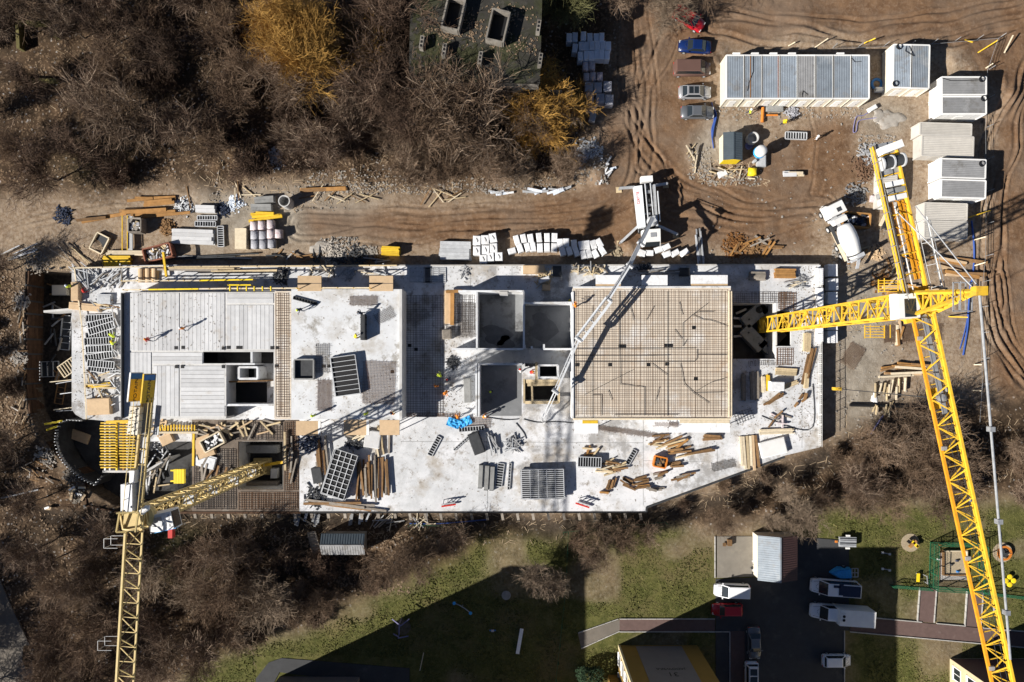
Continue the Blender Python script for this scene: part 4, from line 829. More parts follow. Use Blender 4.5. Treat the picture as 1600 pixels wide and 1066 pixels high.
sd = MB().loft([[(-3.6,-1.6,.6),(2.2,-1.35,.6),(2.2,-.5,.6),(-3.6,-.6,.6)],[(-3.6,-1.6,1.9),(2.2,-1.35,1.9),(2.2,-.5,2.3),(-3.6,-.6,2.3)]]).build('side_tank', 'boom_grey', pt)
text('ELUXO', .55, 'red', (-1.9,-1.28,2.11), (.35,0,0), sd)
MB().box(-3.6,1.0,.6,2.2,1.25,2.3).build('side_rail', 'steel_pale', pt); MB().box(-4.9,-.6,1.0,-4.1,1.0,2.1).build('hopper', 'white_paint', pt)
for i in range(9):
    x = -3.4+i*.62; MB().cbox(x,.2+rnd.uniform(-.2,.2),1.3+rnd.uniform(0,.5),rnd.uniform(.3,.5),rnd.uniform(.5,1.0),.5).build('pump_unit', rnd.choice(['steel_dark','galv','steel_pale','black']), pt)
for s in (-.15,.6): MB().tube((-3.8,s,2.2),(2.0,s+.1,2.3),.09,8).build('delivery_pipe', 'steel_pale', pt)
MB().tube((-2.6,1.5,2.4),(1.6,1.5,2.5),.1,8).build('delivery_pipe', 'steel_pale', pt)
for x0, y0, x1, y1 in ((-3.7,-1.4,-3.7,-3.5),(-3.7,1.0,-3.9,3.2),(1.7,-1.2,3.9,-3.9),(1.7,1.1,3.3,4.1)):
    q = MB().bar((x0,y0,1.0),(x1,y1,.95),.34,.34).build('outrigger', 'steel_pale', pt); MB().tube((x1,y1,.02),(x1,y1,1.1),.13,8).build('jack', 'galv', q); MB().cbox(x1,y1,.05,.8,.8,.1).build('foot_pad', 'timber', q)
for x in (-3.0,-1.7,2.3,3.9):
    for s in (-1,1): wheel(pt, x, s*1.05, .5, .35)
MB().lathe([(.7,0),(.7,.8),(.45,1.2),(.45,2.2)], 16, (1.5,.4,1.8)).build('turret', 'steel_pale', pt)
bz = [P(1020,341,4.6),P(1001,381,8.6),P(984,415,8.8),P(951,468,8.5),P(904,530,8.1),P(868,612,7.4),P(848,655,4.0)]
Mi = (Matrix.Translation(pt.location) @ Matrix.Rotation(math.radians(-86),4,'Z')).inverted()
bz = [Mi @ p for p in bz]
bm = MB().bar(bz[0], bz[2], .42, .45).build('boom_section', 'boom_grey', pt)
MB().bar(bz[2], bz[3], .34, .36).build('boom_section', 'boom_grey', pt)
sdv = (bz[4]-bz[3]).cross(Vector((0,0,1))).normalized()
o = MB().bar(bz[3]+sdv*.45, bz[4]+sdv*.45, .2, .3); o.bar(bz[3]-sdv*.45, bz[4]-sdv*.45, .34, .35)
for t in (.02,.3,.55,.8,.98): o.bar(bz[3].lerp(bz[4],t)+sdv*.45, bz[3].lerp(bz[4],t)-sdv*.45, .12)
o.build('boom_section', 'boom_grey', pt)
o = MB(); o.bar(bz[4]-sdv*.1, bz[5]-sdv*.1, .24, .24); o.bar(bz[4]+sdv*.25, bz[5]+sdv*.25, .12, .12)
for t in range(1,9): o.bar(bz[4].lerp(bz[5],t/9)-sdv*.1, bz[4].lerp(bz[5],t/9)+sdv*.25, .08)
o.build('boom_section', 'steel_pale', pt)
for k in (1,2,3,4,5): MB().tube(bz[k]-sdv*.5, bz[k]+sdv*.5, .28, 10).build('boom_joint', 'galv', pt)
o = MB(); o.bar(bz[5]+sdv*.15, bz[6]+sdv*.15, .14); o.bar(bz[5]-sdv*.2, bz[6]-sdv*.2, .1); o.build('boom_tip', 'steel_pale', pt)
hs = [bz[6]]+[Mi @ P(*q) for q in ((847,658,3.2),(852,660,2.6),(850,662,2.15))]
MB().path(hs, .12, 8).build('end_hose', 'white_paint', pt)
MB().path([b+sdv*.3+Vector((0,0,.35)) for b in bz[:5]], .08, 6).build('boom_pipe', 'galv', pt)
# ================================================================ site cabins, sheds, neighbouring buildings
def cabin(x0, y0, x1, y1, h, ax, roof, wallm, label, group=None, rz=0, ribs=None, aircon=None, skylight=False, name='site_cabin'):
    A, B = P(x0, y1, h), P(x1, y0, h); w_, d_ = (B.x-A.x)/2, (B.y-A.y)/2
    t = thing(name, label, 'cabin', Vector(((A.x+B.x)/2, (A.y+B.y)/2, 0)), rz, group)
    MB().box(-w_,-d_,0,w_,d_,h-.12).build('walls', wallm, t)
    mb = MB(); n = int((2*w_ if ax == 'v' else 2*d_)/.26)
    mb.box(-w_+.1,-d_+.1,h-.12,w_-.1,d_-.1,h-.05)
    for i in range(n):
        if ax == 'v': x = -w_+.14+(2*w_-.28)*(i+.5)/n; mb.box(x-.06,-d_+.12,h-.05,x+.06,d_-.12,h-.005)
        else: y = -d_+.14+(2*d_-.28)*(i+.5)/n; mb.box(-w_+.12,y-.06,h-.05,w_-.12,y+.06,h-.005)
    mb.build('roof', roof, t)
    fr = MB()
    for s in (-1,1): fr.box(-w_,s*d_-.09,h-.12,w_,s*d_+.09,h+.02); fr.box(s*w_-.09,-d_,h-.12,s*w_+.09,d_,h+.018)
    fr.build('roof_frame', 'white_paint' if wallm != 'roof_pale' else wallm, t)
    for s in (-1,1):
        for q in (-1,1): MB().box(s*w_-.08,q*d_-.08,0,s*w_+.08,q*d_+.08,h-.125).build('corner_post', wallm, t)
    k = int(2*w_/1.2)
    for i in range(1, k): MB().box(-w_+2*w_*i/k-.03,-d_-.03,.1,-w_+2*w_*i/k+.03,-d_-.003,h-.13).build('wall_joint', 'steel_pale', t)
    dn = MB().box(-.45,-d_-.05,.15,.45,-d_-.004,2.2).build('door', 'white_paint', t); MB().cbox(.35,-d_-.07,1.1,.1,.05,.05).build('handle', 'steel_dark', dn)
    if aircon: q = MB().cbox(aircon,d_+.22,h-.35,1.0,.4,.55).build('air_conditioner', 'white_paint', t)
    return t
for i in range(8):
    x0 = 1135+i*27.9
    CB = cabin(x0+.2, 86.5, x0+27.7, 154, 3.1, 'v', 'roof_blue' if i not in (4,) else 'roof_grey', 'cream',
          'cream site cabin with ribbed blue-grey roof, %s from the parked cars in the long row' % ORD[i], 'cabins in the long row',
          aircon={0:.2,1:.3,2:.4,3:.5,6:-.2}.get(i))
    if i in (1,2): JS = block('joint_strip','rust' if i == 1 else 'brick_red',*P(x0+(9 if i == 1 else 24.5),153,3.12).xy,3.09,*P(x0+(10.4 if i == 1 else 25.6),87.5,3.12).xy,3.12); JS.parent = CB; JS.location -= CB.location
a = cabin(1396,70,1424,137,3.0,'v','roof_blue','cream','cream cabin with coiled cable on its roof, west half of the separate upright pair','pair of upright cabins', -.02)
a2 = cabin(1424.4,70.5,1452,138,3.0,'v','roof_blue','cream','cream cabin east half of the separate upright pair, touching the open ground','pair of upright cabins', -.02)
for (x0,y0,x1,y1,lb) in ((1472,120.5,1541,148,'white cabin with grey roof, farthest from the crane winch in the eastern column'),(1472,151,1541,178,'white cabin with grey roof directly above the pale sheds of the eastern column'),(1471,249,1540,278,'white cabin with grey roof just below the pale shed beside the crane winch'),(1471,281.5,1540,309,'white cabin with grey roof lowest of the four white ones in the eastern column')):
    cabin(x0,y0,x1,y1,3.1,'h','roof_grey','white_paint',lb,'white cabins of the eastern column', -.03 if y0 > 200 else 0)
for (x0,y0,x1,y1,lb) in ((1438,193,1518,211,'narrow pale shed with flat ribbed roof between the white cabin pairs'),(1441,213,1521,244,'wide pale shed with ribbed roof beside the crane winch'),(1445,318,1511,343,'pale shed with ribbed roof under the crane counter jib'),(1445,346,1511,372,'pale shed whose ribbed roof catches crane lattice shadow'),(1378,258,1401,322,'pale flat container partly hidden under the crane side beam')):
    cabin(x0,y0,x1,y1,2.3,'h','roof_pale','roof_pale',lb,None,-.03,name='storage_container')
def coil(x, y, z, lb, r=.4, m='black'):
    mb = MB(); p = P(x,y,z)
    for k in range(3):
        mb.path([(r*(1-.1*k)*math.cos(i*.45), r*(1-.1*k)*math.sin(i*.45), .05+.05*k) for i in range(15)], .035, 5)
    o = mb.build('cable_coil', m); o.location = p; return tag(o, lb, 'cable', 'cable coils on the site')
coil(1405,73,3.02,'black cable coil at the top edge of the upright cabin roof'); coil(1399,131,3.02,'black cable coil at the lower corner of the upright cabin roof'); coil(1534,124,3.12,'black cable coil on the highest eastern white cabin roof'); coil(1537,154,3.12,'black cable coil on the second eastern white cabin roof'); coil(1534,256,3.12,'black cable coil on the white cabin roof beside the pale shed')
for pts, lb in (([(1472,122),(1485,126),(1510,126),(1533,125)],'thin black cable lying over the topmost eastern cabin roof'),([(1416,72),(1415,80),(1428,88),(1420,72)],'black cable looped on the upright cabin pair roof'),([(1168,142),(1170,130),(1177,112),(1177,88)],'black cable lying across the long cabin row roof near its parked car end'),([(1253,152),(1255,142),(1262,148)],'short black cable on the middle of the long cabin row'),([(1330,90),(1336,97),(1346,96)],'curled black cable at the upper far end of the long cabin row')):
    tag(MB().path([P(x,y,3.12) for x,y in pts], .035, 5).build('roof_cable', 'black'), lb, 'cable')
# kiosk with yellow front, sheds, garage
def gable_hut(name, label, cat, x0, y0, x1, y1, he, hr, along, mW, mR1, mR2, ov=.2, front=None):
    A, B = P(x0,y1,he), P(x1,y0,he); w_, d_ = (B.x-A.x)/2, (B.y-A.y)/2; t = thing(name, label, cat, Vector(((A.x+B.x)/2,(A.y+B.y)/2,0)))
    if along == 'y': pr = [[(-w_+ov,y,0),(w_-ov,y,0),(w_-ov,y,he-.1),(0,y,hr-.12),(-w_+ov,y,he-.1)] for y in (-d_+ov, d_-ov)]
    else: pr = [[(x,-d_+ov,0),(x,d_-ov,0),(x,d_-ov,he-.1),(x,0,hr-.12),(x,-d_+ov,he-.1)] for x in (-w_+ov, w_-ov)]
    MB().loft(pr).build('walls', mW, t)
    for s, m in ((-1,mR1),(1,mR2)):
        mb = MB()
        if along == 'y':
            mb.loft([[(0,y,hr),(s*w_,y,he),(s*w_,y,he-.08),(0,y,hr-.08)] for y in (-d_,d_)]); n = int(2*d_/.3)
            for i in range(n): y = -d_+2*d_*(i+.5)/n; mb.bar((s*.05,y,hr+.0),(s*w_,y,he+.02),.07,.05)
        else:
            mb.loft([[(x,0,hr),(x,s*d_,he),(x,s*d_,he-.08),(x,0,hr-.08)] for x in (-w_,w_)]); n = int(2*w_/.35)
            for i in range(n): x = -w_+2*w_*(i+.5)/n; mb.bar((x,s*.05,hr),(x,s*d_,he+.02),.06,.04)
        mb.build('roof_slope', m, t)
    (MB().bar((0,-d_,hr),(0,d_,hr),.2,.1) if along == 'y' else MB().bar((-w_,0,hr),(w_,0,hr),.2,.1)).build('ridge', mR1, t)
    if front: MB().box(-w_+ov+.05,-d_+ov-.06,.1,w_-ov-.05,-d_+ov-.01,he-.15).build('front_panel', front, t)
    return t
gable_hut('kiosk','small dark slate roofed hut with bright yellow front beside the concrete rings','hut',1130,207,1160,250,2.4,2.75,'y','timber_pale','slate_roof','slate_roof',.12,'yellow')
gable_hut('garage','garage with one bright ribbed metal roof slope and one dark tiled slope','garage',1184,837,1246,907,2.6,3.7,'y','cream','roof_blue','maroon',.15)
gable_hut('garden_shed','grey metal roofed shed standing alone in the bare thicket','shed',502,834,570,867,2.3,3.0,'x','old_wall','roof_grey','slate_roof',.2)
# address block of flats, its neighbours
def gz_block(name, label, x0, y0, x1, depth, h, wallm, windows=True):
    A = P(x0,y0); B = P(x1,y0); t = thing(name, label, 'building', Vector((A.x,A.y,0))); W = B.x-A.x
    MB().box(0,-depth,0,W,0,h).build('wall', wallm, t); rf = MB().box(-.25,-depth-.2,h,W+.25,.25,h+.3).build('roof', 'roof_felt', t)
    MB().box(.0,-.02,h+.3,W,.2,h+.7).build('parapet', wallm, rf)
    for f in range(int(h/3)):
        for k in range(5):
            if not windows: break
            y = -1.6-k*2.9; q = MB().box(-.06,y-.95,f*3+.9,-.005,y+.95,f*3+2.5).build('window', 'white_paint', t); MB().box(-.075,y-.8,f*3+1.02,-.065,y-.05,f*3+2.38).build('pane', 'glass', q); MB().box(-.075,y+.05,f*3+1.02,-.065,y+.8,f*3+2.38).build('pane', 'glass', q); MB().box(-.2,y-1,f*3+.8,-.005,y+1,f*3+.88).build('sill', 'white_paint', q)
    return t, W
t, W = gz_block('apartment_block','ochre apartment block with grey gable carrying number 31','',0,0,0,0) if 0 else gz_block('apartment_block','ochre apartment block with grey gable carrying its number 31',966,1008,1089,32,18.5,'facade_ochre')
MB().box(2.4,.004,.5,W-2.3,.04,18.4).build('gable_panel_or_shade', 'facade_grey', t)
MB().box(-.02,-.5,.0,.25,.06,18.5).build('corner_trim', 'facade_cream', t)
text('31', 1.5, 'black', (W/2+.2,.06,9.1), (math.pi/2,0,math.pi), t); text('JADOWSKA', .72, 'black', (W/2+.2,.06,7.6), (math.pi/2,0,math.pi), t)
MB().box(-1.5,-9,0,-.1,-4.2,10.5).build('bay', 'facade_ochre', t)
t, W = gz_block('apartment_block','tall pale apartment block at the picture edge that shades the western lawn',437,1057,562,38,21,'facade_grey',False)
t, W = gz_block('apartment_block','cream apartment block with white window below the crane jib tip',1484,1029,1640,30,18.5,'facade_cream'); MB().box(.0,.004,.2,W,.04,18.4).build('gable_panel_or_shade', 'maroon', t);  # maroon sheet paints the shade of the north gable
# derelict flat roofed building
A, B = P(640,126,9), P(842,-70,9)
dr_ = thing('derelict_building','derelict flat roofed building with mossy felt roof and open roof shafts','building',Vector(((A.x+B.x)/2,A.y,0)),math.radians(-1.5)); w_ = (B.x-A.x)/2; D_ = B.y-A.y
MB().box(-w_,0,0,w_,D_,8.6).build('wall','old_wall',dr_); rf = MB().box(-w_-.15,-.1,8.6,w_+.15,D_,9).build('roof','roof_felt',dr_)
for k in range(6):
    for f in range(2): x = -w_+1.6+k*3.3; MB().box(x,-.06,1+f*3.6,x+1.7,-.004,3+f*3.6).build('window_opening','black',dr_)
def rl_(px,py,z): p = P(px,py,z); return Vector((p.x-dr_.location.x, p.y-dr_.location.y, z))
for px, py in ((706,24),(776,41)):
    c = rl_(px,py,9.9); q = MB()
    q.cbox(-1.1,0,0,.22,4.0,1.3).cbox(1.1,0,0,.22,4.0,1.3).cbox(0,1.95,0,2.0,.22,1.3).cbox(0,-1.95,0,2.0,.22,1.3)
    o = q.build('roof_shaft','old_wall',rf); o.location = c+Vector((0,0,-.25)); o.rotation_euler[2] = -.2
    o = MB().cbox(0,0,0,1.9,3.6,.1).build('shaft_opening','black',rf); o.location = c+Vector((0,0,-.78)); o.rotation_euler[2] = -.2
for px, py in ((659,73),(694,84),(750,95),(839,44),(843,95)):
    q = MB().cbox(0,0,.5,.5,1.6,1.0).build('vent_stack','old_wall',rf); q.location = rl_(px,py,9); q.rotation_euler[2] = -.12
    for k in (-.5,0,.5): MB().cbox(0,k,1.01,.26,.3,.03).build('flue','black',q)
mb = MB()
for k in range(520):
    px, py = rnd.choice(((707,52),(776,66),(730,40),(830,70),(790,20),(690,50))); p = rl_(px+rnd.gauss(0,20),py+rnd.gauss(0,9),9.0)
    if abs(p.x) < w_-.2 and .1 < p.y < D_: mb.cbox(p.x,p.y,9.03,rnd.uniform(.05,.3),rnd.uniform(.05,.22),.08,rz=rnd.uniform(0,3))
kind(mb.build('roof_rubble','litter_chip',rf),'stuff')
mb = MB()
for k in range(260):
    px, py = rnd.choice(((650,20),(655,60),(735,85),(800,75),(672,95),(640,110),(700,100))); p = rl_(px+rnd.gauss(0,11),py+rnd.gauss(0,11),9)
    if abs(p.x) < w_-.3 and .3 < p.y < D_: mb.cbox(p.x,p.y,9.02,rnd.uniform(.2,.9),rnd.uniform(.15,.5),rnd.uniform(.03,.08),rz=rnd.uniform(0,3))
mat('moss', (.035,.036,.016), .98, .5, 1.2)
kind(mb.build('moss_growth','moss',rf),'stuff')
# foundations ruin in the wood
ru = thing('foundation_ruin','mossy roofless foundation walls half hidden in the dark wood','ruin',P(60,55))
for x0,y0,x1,y1,hh in ((31,38,88,36,1.2),(31,38,33,78,1.2),(88,36,89,60,1.0),(36,125,90,127,.7)): stick('wall','mossy_wall',P(x0,y0,hh/2)-ru.location,P(x1,y1,hh/2)-ru.location,.45,hh,ru)
for i,(x0,y0,x1,y1) in enumerate(((612,128,690,168),(748,160,805,182))):
    t = thing('wall_fragment','crumbling pale wall fragment lying in the thicket %s' % ('below the orange willow shrub' if i else 'west of the derelict roof'),'ruin',P((x0+x1)/2,(y0+y1)/2))
    for k in range(16):
        u = k/16; c = P(x0+(x1-x0)*u+rnd.uniform(-3,3),y0+(y1-y0)*u+rnd.uniform(-5,5))-t.location
        o = MB().cbox(0,0,.4,rnd.uniform(.5,1.3),rnd.uniform(.4,.9),rnd.uniform(.5,1.6)).build('slab','old_wall',t); o.location = c; o.rotation_euler = (rnd.uniform(-.2,.2),rnd.uniform(-.2,.2),rnd.uniform(-.6,.6))
mat('ground_worn', (.13,.11,.08), .95, .3, 2)
# playground
pg = thing('playground_fence','green mesh fence enclosing the square sandpit','fence',P(1490,880))
def fence(t, pts, h, m, nm='panel', step=2.5):
    for (x1,y1),(x2,y2) in zip(pts[:-1],pts[1:]):
        A, B = P(x1,y1)-t.location, P(x2,y2)-t.location; n = max(1, round((B-A).length/step)); mb = MB()
        for i in range(n+1): q = A.lerp(B,i/n); stick('post',m,q,q+Vector((0,0,h)),.1,.1,t)
        for z in (.1,h*.5,h): stick('rail',m,A+Vector((0,0,z)),B+Vector((0,0,z)),.07,.07,t)
        k = int((B-A).length/.25)
        for i in range(k): q = A.lerp(B,i/k); mb.bar(q+Vector((0,0,.1)),q+Vector((0,0,h)),.02)
        for i in range(int(h/.25)): mb.bar(A+Vector((0,0,.1+i*.25)),B+Vector((0,0,.1+i*.25)),.02)
        kind(mb.build('mesh_infill',m,t),'stuff')
fence(pg,[(1453,847),(1528,849),(1530,921),(1451,916),(1453,847)],2.2,'green_fence')
t = thing('low_fence','low green mesh fence running from the playground towards the box truck','fence',P(1425,916)); fence(t,[(1390,914),(1451,919)],1.3,'green_fence')
t = thing('low_fence','low green mesh fence running from the playground to the picture edge','fence',P(1570,930)); fence(t,[(1535,925),(1630,936)],1.3,'green_fence')
sp = thing('sandpit','square sandpit with pale rim and scattered toys inside the green fence','sandpit',P(1490,882))
pblock('rim','kerb',1469,864,1511,906,0,.06).parent = sp; sp.children[0].location -= sp.location
s_ = MB().cbox(0,.3,.2,3.2,3.2,.1).build('sand','sandpit',sp)
for x,y,a_,b_ in ((-1.65,.3,.14,3.5),(1.65,.3,.14,3.5),(0,2.0,3.3,.14),(0,-1.4,3.3,.14)): MB().cbox(x,y,.25,a_,b_,.45).build('frame_board','timber_brown' if x<0 or y<0 else 'timber_pale',sp)
for x,y,m,lb in ((1495,876,'navy','dark toy lying in the middle of the sandpit'),(1496,893,'blue','blue toy near the lower sandpit board'),(1486,882,'steel_dark','small grey toy in the sandpit centre'),(1466,874,'white_paint','white toy lying outside the sandpit rim'),(1468,851,'orange','orange toy at the fenced corner near the sandpit')):
    tag(MB().loft([[(-.2,-.15,0),(.2,-.15,0),(.2,.15,0),(-.2,.15,0)],[(-.12,-.1,.3),(.15,-.1,.25),(.15,.1,.25),(-.12,.1,.3)]]).build('toy',m),lb,'toy').location = P(x,y,.26)
def disc(x,y,r,m,z,parent=None,nm='base'):
    o = MB().lathe([(r,0),(r,.05)],20).build(nm,m,parent); o.location = P(x,y,z) if parent is None else (0,0,z); return o
t = thing('spring_rider','orange and black spring rider on a sandy disc in the lawn','play equipment',P(1422,848)); disc(0,0,1.3,'sandpit',.03,t)
MB().tube((0,0,.05),(0,0,.5),.2,10).build('spring','steel_dark',t)
for x,y,a_,b_,m in ((0,0,1.3,.35,'orange_timber'),(.3,0,.3,1.1,'yellow'),(-.5,.3,.4,.4,'black'),(.6,-.3,.4,.35,'yellow_beam')): MB().cbox(x,y,.65,a_,b_,.35,rz=.8).build('seat',m,t)
t = thing('merry_go_round','round orange merry-go-round beside the crane pendant','play equipment',P(1566,863)); disc(0,0,1.4,'sandpit',.03,t)
mb = MB()
for k in range(20):
    a_, b_ = k/20*2*math.pi,(k+1)/20*2*math.pi; mb.bar((.9*math.cos(a_),.9*math.sin(a_),.5),(.9*math.cos(b_),.9*math.sin(b_),.5),.28,.12)
mb.build('ring_seat','orange',t); MB().tube((0,0,0),(0,0,.8),.1,8).build('post','steel_dark',t); MB().lathe([(.6,.35),(.6,.4)],14).build('floor_plate','steel_dark',t)
for k in range(3): stick('spoke','steel_dark',(0,0,.6),(.9*math.cos(k*2.1),.9*math.sin(k*2.1),.55),.07,.07,t)
t = thing('balance_pods','four yellow round stepping pods in a cross on the lawn','play equipment',P(1574,906))
for x,y in ((-.55,0),(.55,0),(0,.55),(0,-.55)): q = MB().lathe([(.1,0),(.1,.4),(.36,.42),(.36,.5),(.2,.53)],14,(x,y,0)).build('pod','yellow',t)
t = thing('rocking_bench','yellow seat and grey rail play bench beside the green fence','play equipment',P(1437,901)); MB().cbox(-.5,0,.5,.4,1.2,.1,rz=-.05).build('seat','yellow',t)
for s in (-.5,.5): stick('leg','galv',(-.5,s,0),(-.5,s,.5),.1,.1,t)
stick('rail','galv',(.5,.4,.9),(.6,-.8,.9),.1,.1,t); stick('leg','galv',(.5,.3,0),(.5,.3,.9),.1,.1,t); stick('leg','galv',(.6,-.7,0),(.6,-.7,.9),.1,.1,t); MB().cbox(0,0,1.7,1.9,.7,.06,rz=.45).build('canopy','maroon',t) if 0 else None
for x,y,lb in ((1381,863,'small white backed lawn swing seat nearer the trailer'),(1381,888,'small white backed lawn swing seat nearer the low fence')):
    t = thing('spring_rider',lb,'play equipment',P(x,y)); stick('beam','galv',(-.5,.1,.5),(.5,-.1,.5),.12,.12,t); MB().tube((0,0,0),(0,0,.5),.12,8).build('spring','steel_dark',t); MB().cbox(-.5,.1,.62,.3,.3,.14).build('seat','lamp',t); MB().cbox(.5,-.1,.62,.3,.3,.14).build('seat','lamp',t)
# lawn equipment in the block's shade
t = thing('seesaw','pale curved seesaw with blue end seats on the shaded lawn','play equipment',P(723,948))
for k in range(6):
    u, v = k/6, (k+1)/6; f = lambda q: (-1.15+2.3*q,.7-1.4*q+.25*math.sin(q*3.14),.55+.2*math.sin(q*3.14)); stick('beam','galv',f(u),f(v),.1,.1,t)
for q in (0,1): p = f(q); MB().lathe([(.22,0),(.24,.1),(.1,.14)],12,(p[0],p[1],p[2])).build('seat','blue_tarp',t)
MB().tube((0,.2,0),(0,.2,.75),.08,8).build('post','galv',t)
t = thing('exercise_frame','tall lilac-grey exercise frame with cross bars on a worn patch of shaded lawn','play equipment',P(630,980)); disc(0,0,1.1,'ground_worn',.02,t,'worn_patch')
for a_,b_ in (((-.6,-1.2,0),(-.2,1.3,2.0)),((-.6,-1.2,.9),(.9,-.9,.9)),((-1.2,1.9,2.0),(0,1.0,2.1)),((0,1.0,2.1),(1.2,1.9,2.0)),((-.6,-1.3,.2),(-1.2,-.6,.9)),((-.2,1.3,0),(-.2,1.3,2.0))): stick('bar','purple_pipe',a_,b_,.13,.13,t)
tag(MB().lathe([(.62,0),(.66,.12),(.3,.16)],18).build('manhole_cover','grey_concrete'),'round grey concrete cover with star bars on the shaded lawn','lid').location = P(791,930,.05)
t = thing('bench','long white bench slab standing alone on the shaded lawn','bench',P(812,1000),math.radians(80)); MB().cbox(0,0,.45,3.6,.5,.1).build('seat','white_paint',t)
for s in (-1.4,1.4): MB().cbox(s,0,.2,.15,.4,.4).build('leg','galv',t)
t = thing('spring_rider','tiny pink and blue spring seat on the shaded lawn','play equipment',P(770,983)); MB().cbox(0,0,.5,.9,.16,.12).build('beam','blue',t); MB().tube((0,0,0),(0,0,.5),.1,8).build('spring','steel_dark',t); MB().cbox(0,0,.62,.35,.3,.2).build('seat','bag_pink',t)
stick_ = tag(stick('lawn_edge_wire','timber_pale',P(662,1020,.4),P(656,1048,.4),.1,.1),'thin pale pole standing crooked near the shaded lawn bench','pole')
# trailer, blue tarp heap and cart in the yard
t = thing('car_trailer','grey flatbed trailer with orange lamp parked at the yard end','trailer',P(1321,845),-.03); MB().cbox(0,0,.6,2.4,1.4,.3).build('bed','galv',t)
for k in range(4): MB().cbox(0,-.5+k*.33,.79,2.3,.1,.08).build('slat','steel_dark' if k%2 else 'steel_pale',t)
for s in (-1,1): wheel(t,0,s*.85,.3); MB().cbox(0,s*.88,.72,.6,.25,.08).build('mudguard','white_paint',t)
stick('drawbar','steel_dark',(-1.2,0,.5),(-2.2,.1,.5),.12,.12,t); MB().cbox(-1.6,0,.62,.3,.3,.25).build('jockey_lamp','orange',t)
t = thing('tarp_covered_trailer','trailer under a bright blue tarp with bare frame behind it','trailer',P(1313,893)); MB().loft([[(-1.7,-.1,.2),(-.6,-.8,.2),(1.2,-.8,.2),(1.2,.7,.2),(-.6,.8,.2),(-1.7,.1,.2)],[(-1.5,-.1,.6),(-.4,-.65,1.1),(1.05,-.6,1.2),(1.05,.6,1.0),(-.4,.6,1.15),(-1.5,.1,.7)]]).build('tarp','blue_tarp',t)
for s in (-.6,0,.6): stick('frame_bar','galv',(1.3,s,.6),(2.2,s,.6),.09,.09,t)
for s in (1.35,1.75,2.2): stick('frame_bar','galv',(s,-.6,.62),(s,.6,.62),.09,.09,t)
wheel(t,.3,-.75,.3); wheel(t,.3,.75,.3)
for x,y,m,lb in ((1139,847,'timber_brown','small brown crate on the sunny pavement by the garage'),):
    t = thing('crate',lb,'crate',P(x,y,.11)); MB().cbox(0,0,.25,.6,.9,.5).build('body',m,t); MB().cbox(-.7,-.3,.25,.5,.5,.06).build('lid',m,t)
t = thing('flower_boxes','clutter of white and dark plant pots against the garage wall','plant pots',P(1177,885,.1))
for k in range(9): q = MB().lathe([(.12,0),(.18,.35),(.14,.35),(.12,.3)],10).build('pot',rnd.choice(['white_paint','steel_dark','bag_pink','white_wrap']),t); q.location = (rnd.uniform(-.3,.3),-.9+k*.24,0)
# ================================================================ stacked and scattered site materials
def gpanel(px, py, deg, l, w_, n, z, lb, group=None, m='steel_pale', cross=0, plate='steel_dark', h=.14, name='formwork_panel'):
    t = thing(name, lb, 'formwork panel', P(px,py,z), math.radians(deg), group); b = .09
    fr = MB()
    for s in (-1,1): fr.box(-l/2,s*(w_/2)-b/2,.02,l/2,s*(w_/2)+b/2,h); fr.box(s*(l/2)-b/2,-w_/2+b/2,.02,s*(l/2)+b/2,w_/2-b/2,h-.002)
    fr.build('frame', m, t)
    if plate: MB().box(-l/2+.05,-w_/2+.05,0,l/2-.05,w_/2-.05,.03).build('plate', plate, t)
    for i in range(1, n): x = -l/2+l*i/n; stick('rib', m, (x,-w_/2+b/2,h*.55), (x,w_/2-b/2,h*.55), .075, h*.7, t)
    for j in range(1, cross+1): y = -w_/2+w_*j/(cross+1); stick('rib', m, (-l/2+b/2,y,h*.6), (l/2-b/2,y,h*.6), .10, h*.75, t)
    return t
def gstack(px, py, deg, l, w_, n, z, k, what, group, **kw):
    for i in range(k):
        lb = 'topmost '+what if i == k-1 else 'lower %s, %s down' % (what, ORD[k-1-i])
        gpanel(px+rnd.uniform(-2,2)*(i < k-1), py+rnd.uniform(-1.5,1.5)*(i < k-1), deg+rnd.uniform(-1.5,1.5)*(i < k-1), l, w_, n, z+i*.2, lb, group, h=.18, **kw)
gstack(848,756,1.5,5.8,3.9,5,ZP,6,'large grey slatted formwork panel in the big stack on the south slab','large slatted panel stack',cross=13)
gstack(540,587,-82+180,5.2,3.3,8,ZD,4,'grey gridded formwork panel in the stack on the white upper deck','panel stack on the white deck',cross=0,plate='black')
for s in (-.27,.0,.27,.42): pass
gstack(531,741,72,6.3,3.2,9,ZP,6,'pale gridded formwork panel in the tilted stack beside the brown beams','tilted panel stack',cross=3,plate='black')
gstack(921,722,-2,3.2,1.35,9,ZP,4,'short ribbed panel in the small stack behind timber offcuts','small ribbed panel stack',plate='black')
for x,y,dg,l,w_,n,lb in ((679,697,62,2.9,.7,8,'dark ribbed panel lying alone aslant on the bright slab'),(737,670,4,3.5,.65,9,'ribbed panel lying just below the blue tarps'),(724,690,42,3.5,.28,9,'thin perforated strip panel lying diagonal below the blue tarps'),(986,714,60,2.2,.65,6,'ladder-like grey panel leaning in the open middle of the slab'),(781,742,83,3.2,.9,9,'ribbed panel standing next to three plain grey beams'),(796,744,86,3.7,.3,9,'narrow perforated rail next to the big slatted stack')):
    gpanel(x,y,dg,l,w_,n,ZP+.02,lb,'loose panels on the south slab',h=.2)
